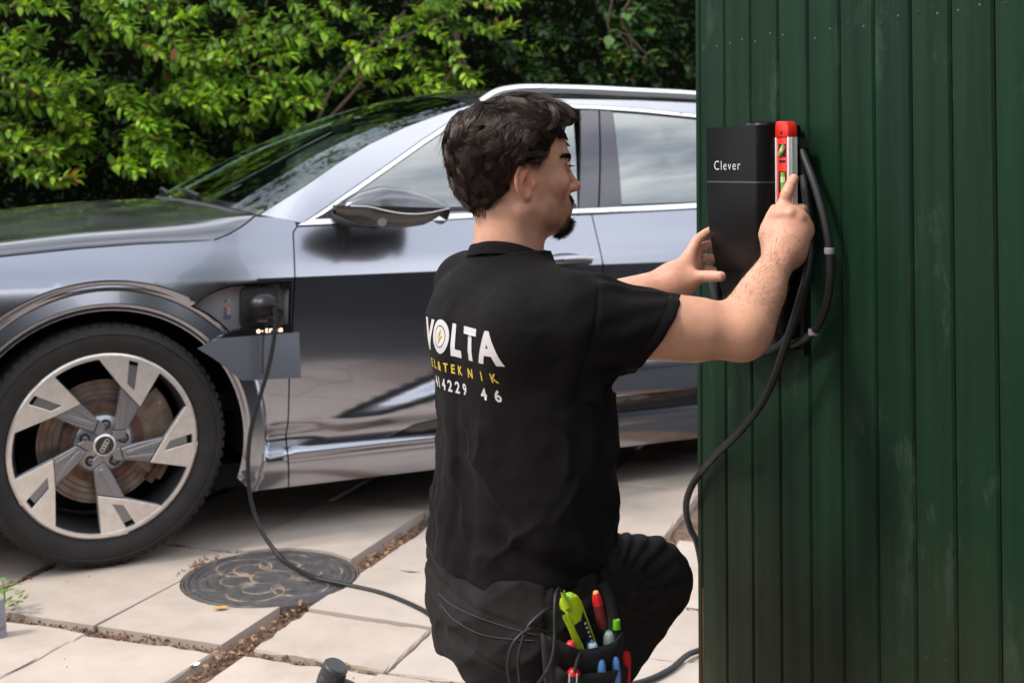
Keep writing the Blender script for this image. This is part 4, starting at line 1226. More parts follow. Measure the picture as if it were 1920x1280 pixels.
# dark band along the windscreen's lower rim
loft('windscreen_rim', [[(p[0] - .002, p[1], p[2] + .0015) for p in r_] for r_ in across([WSEDGE[0], (.535, 1.114)], [CEN_W[0], (.415, 1.169)])], M_BLACKG, car)
loft('cowl', [[(p[0] - .06, p[1], p[2] - .05) for p in across([WSEDGE[0]], [CEN_W[0]])[0]], [(p[0] + .002, p[1], p[2] - .002) for p in across([WSEDGE[0]], [CEN_W[0]])[0]]], M_PLAST, car)
ROOFC = [(1.36, 1.573), (1.52, 1.600), (1.72, 1.617), (2.15, 1.624), (2.46, 1.618), (2.95, 1.588), (3.3, 1.545), (3.55, 1.50)]
loft('roof', across(ROOFE, ROOFC, dw=0.002, pw=2.6), mat('roof_panel', (0.035, 0.036, 0.042), 0.18, metal=0.4, coat=1.0), car)
hE = [(3.40, 1.44), (3.62, 1.30), (3.78, 1.165), (3.84, 1.05)]; hC = [(3.55, 1.50), (3.75, 1.34), (3.90, 1.17), (3.97, 1.02)]
loft('rear_screen', across(hE[:3], hC[:3]), M_PRIV, car)
def fas(zs, sgn, name, m):
    rows = []
    for z_, off in zs:
        row = []
        for v in np.linspace(-1, 1, 25):
            if sgn < 0: s_ = -.93 + .165 * abs(v) ** 3 + off; we = float(wside(-.80, min(max(z_, .3), .9)))
            else: s_ = 3.98 - .14 * abs(v) ** 3 - off; we = float(wside(3.84, min(max(z_, .3), 1.05)))
            w = -.97 + (we + .97) * (-v)
            row.append((s_, -w, z_))
        rows.append(row)
    return loft(name, rows, m, car)
fas([(.17, .09), (.24, .03), (.36, .0), (.50, .0), (.70, .01), (.86, .03), (.94, .06), (1.0, .10)], -1, 'front_bumper', M_PAINT)
fas([(.20, .16), (.28, .05), (.42, .0), (.60, .02), (.80, .0), (.95, .02), (1.05, .03), (1.17, .07)], 1, 'rear_bumper', M_PAINT)
# grille with slats, headlights, rear lamp
gx = [(-.56, .86), (.56, .86), (.66, .74), (.58, .42), (.44, .36), (-.44, .36), (-.58, .42), (-.66, .74)]
gr = MB().prism(gx, 0, 1, lambda x, y, h: (-.945 + .02 * h + .1 * (abs(x) / .8) ** 3 + (.02 if y > .8 else 0), .97 + x, y)).build('grille', M_BLACKG, car, smooth=False)
for k in range(9):
    x = -.48 + .12 * k
    MB().box((-.950 + .1 * (abs(x) / .8) ** 3, .97 + x, .61), (.012, .014, .44)).build('grille_bar', M_CHROME, gr, smooth=False)
M_LAMP = mat('lamp_glass', (.25, .26, .28), .06, metal=.5, coat=1)
for sg in (-1, 1):
    pts = [(.60, .80), (.72, .86), (.86, .85), (.85, .78), (.70, .74)]
    MB().prism(pts, 0, 1, lambda x, y, h: (-.935 + .165 * (x / .83) ** 3 + .02 * h, .97 + sg * x, y)).build('headlight', M_LAMP, car, smooth=False)
MB().prism([(-.80, .98), (.80, .98), (.80, 1.03), (-.80, 1.03)], 0, 1, lambda x, y, h: (3.985 - .14 * (abs(x) / .83) ** 3 - .03 * h, .97 + x, y)).build('rear_lamp', mat('red_lamp', (.25, .01, .01), .15, coat=1), car, smooth=False)
MB().box((1.55, .97, .20), (4.2, 1.55, .08)).build('underbody', M_DARK, car, smooth=False)
MB().box((-.55, .97, .55), (.5, 1.3, .5)).build('motor_bay', M_DARK, car, smooth=False)
MB().box((.28, .97, .85), (.5, 1.5, .28)).build('bulkhead', M_DARK, car, smooth=False)
MB().box((3.35, .97, .75), (.9, 1.5, .6)).build('boot_floor', M_DARK, car, smooth=False)
# wipers
for w0, w1 in ((.55, 1.15), (1.05, 1.62)):
    MB().tube([(.40 + .03 * abs(w0 - .97), w0, 1.163), (.43, (w0 + w1) / 2, 1.180), (.44 + .1 * abs(w1 - .97) ** 2, w1, 1.175)], .007, 6).build('wiper', M_RUB, car)
# interior
MB().box((.78, .97, 1.03), (.42, 1.45, .16)).build('dashboard', M_DASH, car, bevel=0.05, seg=3)
MB().box((1.9, .97, .45), (3.2, 1.5, .06)).build('cabin_floor', M_DARK, car, smooth=False)
for yc in (.56, 1.38):
    st = MB().box((1.62, yc, .72), (.55, .50, .18)).build('seat', M_SEAT, car, bevel=0.05, seg=3)
    MB().box((1.93, yc, 1.04), (.16, .48, .60), Matrix.Rotation(R(14), 3, 'Y')).build('backrest', M_SEAT, st, bevel=0.05, seg=3)
    MB().box((2.03, yc, 1.40), (.11, .27, .17), Matrix.Rotation(R(10), 3, 'Y')).build('headrest', M_SEAT, st, bevel=0.04, seg=3)
sb = MB().box((2.75, .97, .98), (.18, 1.35, .62), Matrix.Rotation(R(16), 3, 'Y')).build('rear_bench', M_SEAT, car, bevel=0.05, seg=3)
MB().lathe([(.185 + .014 * math.cos(a), .014 * math.sin(a)) for a in np.linspace(0, 2 * PI, 12)], n=36, M=Matrix.Rotation(R(-66), 3, 'Y'), c=(1.18, .56, 1.05)).build('steering_wheel', M_DASH, car)
MB().box((1.12, .97, 1.452), (.03, .24, .07)).build('rear_view_mirror', M_PLAST, car, bevel=0.012)

# ---- charging port and flap (near side)
port = thing('charge_port', None, None); port.parent = car
PD = .052
v = []; f = []
pi_ = inset(PORT, .004)
n = len(pi_)
ctr = pi_.mean(0)
for (sc_, dep) in ((1.0, .002), (.985, .012), (.955, .05)):
    for p in pi_:
        q = ctr + (p - ctr) * sc_
        v.append((q[0], -(float(wside(q[0], q[1])) * 0.5 - dep) + 0.004, q[1]))
f = [(i + r_ * n, (i + 1) % n + r_ * n, n + (i + 1) % n + r_ * n, n + i + r_ * n) for r_ in range(2) for i in range(n)] + [tuple(2 * n + i for i in range(n))]
MB().add(v, f).build('port_tray', M_PLAST2, port, sharp=30)
def rrect(cx, cz, hw, hh, r_, k=6):
    out = []
    for (sx, sz, a0) in ((1, 1, 0), (-1, 1, 90), (-1, -1, 180), (1, -1, 270)):
        for a in np.linspace(R(a0), R(a0 + 90), k): out.append((cx + sx * (hw - r_) + r_ * math.cos(a), cz + sz * (hh - r_) + r_ * math.sin(a)))
    return out
ob_ = lambda d0, d1: (lambda x, y, h: (x, d0 + (d1 - d0) * h, y))
MB().prism(rrect(.502, .792, .064, .070, .026), 0, 1, ob_(.054, .030)).build('socket', M_PLAST, port, sharp=30)
MB().prism(rrect(.500, .755, .030, .012, .008), 0, 1, ob_(.031, .024)).build('socket_lip', M_PLAST2, port, sharp=30)
MB().prism(rrect(.587, .865, .017, .012, .004), 0, 1, ob_(.03, .006)).build('latch', M_BLACKG, port, sharp=30)
MB().prism(rrect(.351, .815, .006, .012, .003), 0, 1, ob_(.054, .0525)).build('label', mat('white_label', (.62, .62, .64), .5), port, smooth=False)
for k, (c1, c2) in enumerate([((.03, .20, .09), (.25, .42, .34)), ((.45, .25, .06), (.40, .20, .18)), ((.32, .06, .05), (.35, .36, .42)), ((.10, .09, .16), (.35, .38, .44))]):
    for q, cc_ in enumerate((c1, c2)):
        MB().prism(rrect(.391 + .012 * q, .818 - .0135 * k, .0052, .006, .001, 2), 0, 1, ob_(.0535, .0522)).build('sticker', mat('sticker_ink', cc_, .5), port, smooth=False)
MB().prism(rrect(.397, .764, .012, .008, .001, 2), 0, 1, ob_(.0535, .0524)).build('sticker', mat('sticker_ink', (.12, .12, .17), .5), port, smooth=False)
# flap, hinged along the lower edge of the opening and hanging down
FLAP = [(.282, .676), (.351, .705), (.624, .708), (.623, .560), (.425, .565), (.400, .584), (.372, .610), (.335, .640)]
fl = panel('charge_flap', FLAP, lambda s, z: .020 + .20 * np.clip(.71 - np.asarray(z), 0, 1) + 0 * np.asarray(s), mat('flap_inside', (0.24, 0.25, 0.29), 0.30, metal=0.9, coat=0.6), port, res=0.03, gap=0, flange=0.010)
MB().prism([(.352, .7075), (.405, .727), (.470, .733), (.605, .737), (.606, .7085)], 0, 1, ob_(.02, -.018)).build('hinge_strip', M_BLACKG, port, smooth=False)
M_GLOWT = mat('lit_lettering', (1.0, .62, .42), .5, emit=1.6)
def text_mesh(body, size, off=0.0, sp=1.0, res=3):
    cu = bpy.data.curves.new('lettering', 'FONT'); cu.body = body; cu.size = size; cu.offset = off; cu.space_character = sp; cu.resolution_u = res; cu.fill_mode = 'FRONT'
    o = bpy.data.objects.new('lettering', cu); COL.objects.link(o)
    dg = bpy.context.evaluated_depsgraph_get()
    me = bpy.data.meshes.new_from_object(o.evaluated_get(dg))
    bpy.data.objects.remove(o); bpy.data.curves.remove(cu)
    return me
def xf(me, fn):
    co = np.zeros(len(me.vertices) * 3); me.vertices.foreach_get('co', co); co = co.reshape(-1, 3)
    out = np.array([fn(*p) for p in co]); me.vertices.foreach_set('co', out.ravel().astype(np.float32)); me.update(); me.materials.clear()
    return me
tm = xf(text_mesh('e-tron', .026, .0006, 1.25), lambda x, y, z: (.478 + x * 1.08, -.0195, .7140 + y * .95))
obj('lettering', tm, M_GLOWT, port)

# ---- wheels
wheel = thing('wheel', None, None); wheel.parent = car
def polar(px, py): x, y = (px - 397) * .00081, (757 - py) * .00081; return x, y
FY = -.012   # face plane: local y, outward is -y
tyre = [(.288, .012), (.292, -.002), (.300, -.008), (.320, -.019), (.345, -.022), (.362, -.016), (.374, -.004), (.381, .016), (.383, .045), (.384, .13), (.383, .215), (.381, .245), (.374, .262), (.345, .280), (.30, .27), (.285, .25)]
ty = MB().lathe(tyre, 'y', 96); ty.build('tyre', M_TYRE, wheel, sharp=70)
rs_ = [(.30, .0025, .0), ]
sh = MB()
for k in range(72):   # shoulder blocks of the tread
    a = 2 * PI * k / 72
    M_ = Matrix.Rotation(-a, 3, 'Y')
    sh.box(M_ @ Vector((.3785, .012, 0)), (.008, .024, .020), M_)
sh.build('tread_block', M_TYRE, wheel, smooth=False)['kind'] = 'stuff'
# raised ring of small letters' height on the side wall
MB().lathe([(.352, -.0205), (.354, -.0235), (.357, -.0225), (.358, -.0195)], 'y', 96).build('sidewall_ring', M_TYRE, wheel)
rim = thing('rim', None, None); rim.parent = wheel
MB().lathe([(.293, .006), (.2915, -.006), (.286, -.010), (.2755, -.010), (.2735, -.006), (.272, .004)], 'y', 96).build('rim_lip', M_ALU, rim, sharp=30)
MB().lathe([(.2735, -.006), (.268, .02), (.262, .05), (.262, .20)], 'y', 72).build('rim_barrel', mat('rim_barrel_grey', (.10, .10, .11), .38, metal=.7), rim)
hubm = MB().lathe([(0, .004), (.030, .004), (.034, .010), (.055, .016), (.078, .020), (.090, .030), (.093, .055), (.05, .07), (0, .07)], 'y', 40)
hubm.build('hub', M_ALUG, rim)
OUT = [polar(*p) for p in ((372, 404), (486, 428), (478, 520), (460, 535))]
def pr(face, d_out, d_in, thick, name, m, bev=0.0012):
    """spoke slab: depth varies with the radius"""
    for k in range(5):
        a = -2 * PI * k / 5
        c_, s_ = math.cos(a), math.sin(a)
        mb = MB()
        def fn(x, y, h):
            r_ = math.hypot(x, y)
            d = np.interp(r_, [.07, .29], [d_in, d_out])
            return (x * c_ - y * s_, FY + d + thick * h, x * s_ + y * c_)
        mb.prism(face, 1, 0, fn)
        mb.build(name, m, rim, smooth=True, sharp=25, bevel=bev, seg=1)
P_ = lambda *pts: [polar(*p) for p in pts]
pr(P_((366, 411), (420, 403), (487, 412), (487, 428), (479, 521), (508, 553), (523, 434), (528, 418), (570, 441), (612, 478), (530, 616), (461, 536)), .004, .004, .012, 'spoke_face', M_ALU)
pr(P_((459, 534), (531, 618), (484, 704), (436, 704), (440, 640)), .012, .016, .03, 'spoke', M_ALUG, .003)
pr(P_((368, 415), (612, 482), (532, 620), (458, 536)), .018, .018, .020, 'spoke_back', M_ALUG, .002)
pr(P_((464, 545), (484, 566), (470, 690), (452, 690)), .008, .012, .012, 'spoke_rib', M_ALUG, .002)
pr(P_((504, 590), (520, 610), (482, 690), (474, 690)), .008, .012, .012, 'spoke_rib', M_ALUG, .002)
# small web from hub to spoke
pr(P_((430, 706), (486, 706), (470, 740), (430, 740)), .02, .016, .03, 'spoke_root', M_ALUG, .002)
for k in range(5):
    a = R(86 + 72 * k); x, z = .063 * math.cos(a), .063 * math.sin(a)
    bh = MB().lathe([(.0165, .017), (.0165, .0125), (.012, .0120), (.012, .030)], 'y', 18, c=(x, 0, z)); bh.build('bolt_hole', M_RUB, rim)
    MB().lathe([(.0, .0035), (.006, .004), (.0095, .007), (.010, .014), (.010, .03)], 'y', 14, c=(x, 0, z)).build('wheel_bolt', mat('bolt_steel', (.13, .13, .135), .35, metal=.7) if k == 0 else bpy.data.materials['bolt_steel'], rim)
MB().lathe([(.0, -.002), (.031, -.002), (.0345, .001), (.0355, .012)], 'y', 32).build('centre_cap', M_ALU, rim)
MB().lathe([(.0, -.0032), (.0285, -.0032), (.0285, -.001)], 'y', 32).build('cap_badge', mat('badge_black', (.03, .027, .025), .3), rim)
for k in range(4):   # four linked rings on the cap, turned with the wheel
    d = (k - 1.5) * .0098; a = R(62); x, z = d * math.cos(a), d * math.sin(a)
    MB().lathe([(.0068 + .0013 * math.cos(t), -.0036 + .0011 * math.sin(t)) for t in np.linspace(0, 2 * PI, 9)], 'y', 24, c=(x, 0, z)).build('badge_ring', M_ALU, rim)
rimp = rim
disc = MB().lathe([(.197, .085), (.197, .075), (.13, .075), (.128, .062), (.125, .045), (.0, .045)], 'y', 64); disc.build('brake_disc', M_DISC, wheel, sharp=30)
for rr_ in (.148, .166, .186):
    MB().lathe([(rr_, .0751), (rr_ + .001, .0742), (rr_ + .003, .0742), (rr_ + .004, .0751)], 'y', 64).build('disc_groove', mat('groove_brown', (.16, .09, .06), .6) if rr_ == .148 else bpy.data.materials['groove_brown'], wheel)
MB().lathe([(.128, .045), (.118, .040), (.10, .040)], 'y', 48).build('disc_hat', M_RUSTY, wheel)
cal = [(.125 * math.cos(a), .125 * math.sin(a)) for a in np.linspace(R(-38), R(44), 12)] + [(.235 * math.cos(a), .235 * math.sin(a)) for a in np.linspace(R(44), R(-38), 14)]
MB().prism(cal, 0, 1, lambda x, y, h: (x, .060 + .045 * h, y)).build('brake_caliper', mat('caliper_grey', (.30, .25, .215), .5, metal=.3, var=.4, vscale=20, vcol=(.16, .085, .05)), wheel, bevel=.006, seg=2)
cal2 = [(.19 * math.cos(a), .19 * math.sin(a)) for a in np.linspace(R(-44), R(-8), 8)] + [(.215 * math.cos(a), .215 * math.sin(a)) for a in np.linspace(R(-8), R(-44), 8)]
MB().prism(cal2, 0, 1, lambda x, y, h: (x, .045 + .03 * h, y)).build('caliper_bracket', M_RUSTY, wheel, bevel=.003)
MB().lathe([(.25, .19), (.10, .17), (0, .17)], 'y', 40).build('back_plate', M_DARK, wheel)
MB().lathe([(.003, -.0), (.003, -.028), (.0, -.028)], 'y', 8, c=(polar(608, 610)[0], .02, polar(608, 610)[1])).build('valve', M_PLAST2, rim)
wheel.location = (0, .015, .3835)
for sx, far in ((2.928, False), (0, True), (2.928, True)):
    c = copy_tree(wheel, car); c.location = (sx, CARW - .015 if far else .015, .3835); c.rotation_euler = (0, 0, PI if far else 0)
# ------------------------------------------------------------------ wall charger, its coiled cable, the cable to the car
M_BOX = mat('charger_black', (0.0042, 0.0038, 0.0045), 0.30, spec=0.22, bump=0.12, bscale=700)
M_BOXS = mat('charger_side', (0.006, 0.0055, 0.006), 0.4, spec=0.3)
M_CABLE = mat('cable_black', (0.016, 0.0155, 0.017), 0.5, spec=0.42, bump=0.15, bscale=260)
M_WHITE = mat('white_print', (0.78, 0.78, 0.78), 0.5)
BT0, BT1, BH = .185, .372, .100       # along the wall, depth
BZ0, BZ1 = .918, 1.338
box = thing('wall_charger', 'black wall charger with rounded cover fixed to the green boards', 'charger', W((BT0 + BT1) / 2, 0, BZ0))
def boxprof(z):
    """outline of the cover in (t, h) at height z: the front leans back to the wall below the seam"""
    k = min(1, max(0, (1.20 - z) / (1.20 - BZ0)))
    d = BH - .050 * k ** 1.6
    t0 = BT0 + .028 * k ** 1.5; t1 = BT1 - .006 * k
    r0, r1 = .006, .030
    p = [(t0, .012)]
    p += [(t0 + r0 - r0 * math.cos(a), d - r0 + r0 * math.sin(a)) for a in np.linspace(0, PI / 2, 5)]
    p += [(t1 - r1 + r1 * math.sin(a), d - r1 + r1 * math.cos(a)) for a in np.linspace(0, PI / 2, 9)]
    p += [(t1, .012)]
    return p
def box_loft(zs, name, m, par, cap_top=False, cap_bot=False, shrink=0.0):
    rows = []
    for z in zs:
        pr_ = boxprof(z)
        if shrink: pr_ = [(t + (shrink if t < .28 else -shrink), h - shrink if h > .02 else h) for t, h in pr_]
        rows.append([W(t, h, z) for t, h in pr_])
    n = len(rows[0]); v = [p for r_ in rows for p in r_]
    f = [(i * n + k, i * n + k + 1, (i + 1) * n + k + 1, (i + 1) * n + k) for i in range(len(rows) - 1) for k in range(n - 1)]
    if cap_top: f.append(tuple((len(rows) - 1) * n + k for k in range(n)))
    if cap_bot: f.append(tuple(range(n)))
    return MB().add(v, f).build(name, m, par, world_space=True, sharp=35)
LIDZ = 1.2315
box_loft([LIDZ + .0014] + list(np.linspace(LIDZ + .01, BZ1 - .004, 4)) + [BZ1], 'upper_cover', M_BOX, box, cap_top=True)
box_loft(list(np.linspace(BZ0, LIDZ - .012, 16)) + [LIDZ - .0014], 'lower_cover', M_BOX, box, cap_bot=True)
box_loft([LIDZ - .004, LIDZ + .004], 'seam', mat('seam_grey', (.16, .16, .17), .4, metal=.5), box, shrink=.0012)
box_loft([BZ0 + .002, BZ1 - .003], 'inner_case', M_BOXS, box, shrink=.006)
# back plate with clipped upper corner, its pale edge
bp = [(BT0 - .004, BZ0 + .02), (BT1 + .006, BZ0 - .01), (BT1 + .006, BZ1 - .045), (BT1 - .004, BZ1 - .012), (BT1 - .018, BZ1), (BT0 - .004, BZ1)]
MB().prism(bp, 0, 1, lambda x, y, h: W(x, .001 + .011 * h, y)).build('back_plate', M_BOXS, box, world_space=True, smooth=False)
MB().tube([W(BT1 + .006, .0125, BZ1 - .12), W(BT1 + .006, .0125, BZ1 - .045), W(BT1 - .004, .0125, BZ1 - .012), W(BT1 - .016, .0125, BZ1 - .001)], .0007, 5).build('plate_edge', mat('edge_grey', (.25, .25, .25), .5), box, world_space=True)
# low round dome on the top
MB().lathe([(.034, 0), (.031, .005), (.020, .008), (0, .009)], n=24, c=W(.315, .055, BZ1)).build('top_knob', M_BOX, box, world_space=True)
tm = text_mesh('Clever', .0262, -.0003, 1.22, 4)
def put(x, y, z): return W(BT0 + .032 + x * 1.02, BH + .0008, 1.2545 + y * 1.0)
xf(tm, put); obj('lettering', tm, M_WHITE, box, True)
# holder hook on the near side
MB().tube([W(BT1 - .045, .03, 1.30), W(BT1 + .03, .035, 1.30), W(BT1 + .036, .035, 1.305)], [.016, .016, .014], 14).build('cable_hook', M_BOXS, box, world_space=True)
MB().prism([(0, 0), (.012, -.002), (.020, -.045), (.012, -.05)], 0, 1, lambda x, y, h: W(BT1 + .010 + x * .9, .018 + .001 * h, 1.285 + y)).build('warning_label', M_WHITE, box, world_space=True, smooth=False)
MB().prism([(0, 0), (.014, 0), (.014, -.045), (0, -.045)], 0, 1, lambda x, y, h: W(BT1 + .0009 + .0004 * h, .022 + x, 1.225 + y)).build('type_label', mat('grey_print', (.22, .22, .23), .5), box, world_space=True, smooth=False)

def wp_(px, py, h):
    """point on the plane h in front of the wall seen at a pixel of the photograph"""
    yy = (py - (323 - 2300 * math.tan(PITCH))) / 2300
    d = Vector(((px - 960) / 2300, math.cos(PITCH) + yy * math.sin(PITCH), math.sin(PITCH) - yy * math.cos(PITCH)))
    o_ = Vector((0, 0, CAM_H)); p = WE + WN * h
    return o_ + d * ((p - o_).dot(WN) / d.dot(WN))
CR = .0074
coil = thing('coiled_cable', 'black cable hung in loops round the wall charger', 'cable', W(.39, .02, 1.0))
loop1 = [wp_(1496, 262, .035), wp_(1508, 295, .04), wp_(1527, 345, .042), wp_(1545, 410, .042), wp_(1555, 470, .04), wp_(1556, 530, .038), wp_(1546, 580, .034), wp_(1525, 622, .03), wp_(1495, 642, .028), wp_(1462, 650, .03), wp_(1415, 642, .03), wp_(1370, 615, .03), wp_(1345, 570, .028), wp_(1332, 510, .022), wp_(1330, 450, .02), wp_(1345, 400, .02)]
MB().tube(spline(loop1, 8), CR, 12).build('loop', M_CABLE, coil, world_space=True)
loop2 = [wp_(1502, 290, .03), wp_(1508, 340, .034), wp_(1518, 400, .036), wp_(1521, 470, .04), wp_(1510, 540, .055), wp_(1496, 590, .05), wp_(1470, 640, .05), wp_(1430, 660, .05), wp_(1395, 658, .045), wp_(1360, 620, .04), wp_(1343, 560, .035), wp_(1338, 500, .032), wp_(1336, 440, .03)]
MB().tube(spline(loop2, 8), CR, 12).build('loop', M_CABLE, coil, world_space=True)
loop3 = [wp_(1352, 470, .05), wp_(1347, 520, .05), wp_(1349, 560, .048), wp_(1362, 600, .045), wp_(1390, 632, .04), wp_(1430, 645, .035), wp_(1470, 620, .025)]
MB().tube(spline(loop3, 8), CR * .9, 12).build('loop', M_CABLE, coil, world_space=True)
for q in (loop1[4], loop1[7]):
    MB().lathe([(CR + .0012, -.006), (CR + .0022, 0), (CR + .0012, .006)], n=14, c=q).build('clip', M_PLAST2, coil, world_space=True)

# the charging cable: from the charger over the shed's corner, round behind the man, to the car
plug_s = .478
cab = thing('charging_cable', 'long black charging cable running from the car across the slabs to the charger', 'cable', gpt(650, 1095))
path = [wp_(1506, 330, .045), wp_(1516, 420, .055), wp_(1517, 490, .07), wp_(1500, 560, .09), wp_(1478, 630, .085), wp_(1440, 735, .075), wp_(1395, 800, .06), wp_(1345, 850, .045)]
path += [at_depth(1319, 880, 2.590), at_depth(1299, 907, 2.615), at_depth(1288, 936, 2.645), at_depth(1287, 962, 2.675), at_depth(1295, 992, 2.705), at_depth(1310, 1030, 2.74),
         WE - WN * .10 - WD * .10 + Vector((0, 0, .25)), WE - WN * .16 - WD * .16 + Vector((0, 0, .10)), Vector((.62, 3.05, .022)), Vector((.58, 3.25, .010))]
path += [gpt(1300, 1222, .009), gpt(1255, 1255, .009), gpt(1195, 1280, .009), gpt(1110, 1288, .009), gpt(1000, 1272, .009), gpt(900, 1225, .009), gpt(832, 1172, .009), gpt(790, 1142, .009), gpt(720, 1113, .009), gpt(650, 1096, .011), gpt(590, 1082, .016)]
path += [at_depth(545, 1060, 3.93), at_depth(517, 1034, 4.00), at_depth(488, 990, 4.04), at_depth(471, 940, 4.06), at_depth(465, 885, 4.06), at_depth(467, 830, 4.06), at_depth(475, 785, 4.055), at_depth(490, 735, 4.045), at_depth(503, 690, 4.035), at_depth(512, 645, 4.025), at_depth(517, 605, 4.02), at_depth(515, 578, 4.015)]
MB().tube(spline(path, 8), [.0072] * (8 * (len(path) - 1) + 1), 12).build('cord', M_CABLE, cab, world_space=True)
pc = lambda s, w, z: carW(s, w, z)
plug_pts = [pc(.480, -.03, .792), pc(.478, .01, .794), pc(.479, .05, .800), pc(.490, .082, .806), pc(.512, .094, .800), pc(.527, .093, .782), pc(.530, .092, .762)]
pp_ = spline(plug_pts, 6)
kk_ = np.linspace(0, 1, len(pp_))
MB().tube(pp_, list(np.interp(kk_, [0, .16, .17, .35, .55, .75, .9, 1], [.034, .034, .046, .046, .043, .030, .019, .014])), 20).build('plug', mat('plug_black', (.006, .0056, .0066), .36, spec=.28, bump=.2, bscale=300), cab, world_space=True)
MB().tube([pc(.5295, .092, .772), pc(.5305, .092, .752), pc(.5305, .091, .735)], [.015, .012, .0095], 12).build('strain_relief', M_RUB, cab, world_space=True)
# thin dark strap hanging from the plug
MB().tube(spline([pc(.515, .06, .765), pc(.500, .055, .74), pc(.492, .05, .70), pc(.488, .06, .62), pc(.487, .065, .585)], 6), .0035, 6).build('strap', M_RUB, cab, world_space=True)

# spirit level held against the charger's near side
lev = thing('spirit_level', 'red and silver torpedo spirit level held upright against the charger', 'spirit level', W(BT1 + .02, .06, 1.12))
M_RED = mat('level_red', (.72, .022, .012), .38, var=.08)
M_ALE = mat('level_aluminium', (.78, .78, .77), .4, metal=.25)
LZ0, LZ1 = 1.115, 1.3445
def LV(t, h, z): return W(BT1 + .0015 + t, .052 + h, z)      # t out of the charger's side, h out of the wall
def lbox(t0, t1, h0, h1, z0, z1, name, m, par, bev=.0012):
    return MB().add([LV(t, h, z) for z in (z0, z1) for h in (h0, h1) for t in (t0, t1)], [(0, 2, 3, 1), (4, 5, 7, 6), (0, 1, 5, 4), (2, 6, 7, 3), (0, 4, 6, 2), (1, 3, 7, 5)]).build(name, m, par, world_space=True, bevel=bev)
LW, LH = .040, .0205
fr = lbox(.0035, LW - .0035, .002, LH - .002, LZ0, LZ1 - .030, 'web', M_RED, lev)
lbox(LW - .0040, LW, 0, LH, LZ0, LZ1 - .030, 'edge_rail', M_ALE, lev, .0006)
lbox(LW - .0006, LW + .0006, LH * .36, LH * .62, LZ0, LZ1 - .030, 'rail_groove', mat('groove_grey', (.92, .92, .92), .3, metal=.6), lev, 0)
lbox(0, .0036, 0, LH, LZ0, LZ1 - .030, 'edge_rail', M_ALE, lev, .0006)
cap = MB()
cp = [(0, LZ1 - .0302), (LW, LZ1 - .0302), (LW - .0005, LZ1 - .012), (LW - .006, LZ1 - .001), (.006, LZ1), (.001, LZ1 - .006)]
cap.prism(cp, 0, 1, lambda x, y, h: LV(x, -.0004 + (LH + .0008) * h, y)).build('end_cap', M_RED, lev, world_space=True, bevel=.002)
MB().lathe([(.0032, 0), (.0032, .001), (0, .001)], n=12, M=WN.to_track_quat('Z', 'Y').to_matrix(), c=LV(LW * .5, LH, LZ1 - .022)).build('cap_hole', M_DARK, lev, world_space=True)
M_VIAL = mat('vial_green', (.22, .40, .05), .1, spec=.8, emit=0)
for z0, z1 in ((1.278, 1.302), (1.212, 1.252)):
    wn_ = lbox(.009, LW - .010, LH - .0035, LH - .0008, z0, z1, 'vial_window', M_DARK, lev, .0008)
    zc_ = (z0 + z1) / 2
    if z0 > 1.26:
        a_, b_ = LV(.013, LH - .0018, z0 + .003), LV(LW - .014, LH - .0018, z1 - .003)
    else:
        a_, b_ = LV(.023, LH - .0018, z0 + .002), LV(.023, LH - .0018, z1 - .002)
    vl = MB().tube([a_, b_], .0055 if z0 < 1.26 else .005, 12); vl.build('vial', M_VIAL, lev, world_space=True)
    md_ = a_.lerp(b_, .62); dv = (b_ - a_).normalized()
    MB().tube([md_ - dv * .005, md_ + dv * .005], .0058 if z0 < 1.26 else .0053, 12).build('bubble', mat('bubble_pale', (.62, .72, .35), .1), lev, world_space=True)
for z_ in (1.268, 1.200):
    lbox(.010, LW - .012, LH - .0028, LH - .0012, z_, z_ + .004, 'web_slot', M_DARK, lev, 0)
# ------------------------------------------------------------------ distance-field sculpting
def smin(a, b, k):
    h = np.maximum(k - np.abs(a - b), 0) / k
    return np.minimum(a, b) - h * h * k * .25
def smax(a, b, k): return -smin(-a, -b, k)
def d_cone(p, a, b, ra, rb):
    a = np.asarray(a, float); ba = np.asarray(b, float) - a
    pa = p - a
    h = np.clip(pa @ ba / (ba @ ba + 1e-12), 0, 1)
    return np.linalg.norm(pa - h[:, None] * ba, axis=1) - (ra + (rb - ra) * h)
def d_chain(p, pts, rs, k=0.0):
    d = None
    for i in range(len(pts) - 1):
        e = d_cone(p, pts[i], pts[i + 1], rs[i], rs[i + 1])
        d = e if d is None else (smin(d, e, k) if k else np.minimum(d, e))
    return d
def d_ell(p, c, r, M=None):
    q = p - np.asarray(c, float)
    if M is not None: q = q @ M
    r = np.asarray(r, float)
    k0 = np.linalg.norm(q / r, axis=1); k1 = np.linalg.norm(q / (r * r), axis=1)
    return k0 * (k0 - 1) / (k1 + 1e-9)
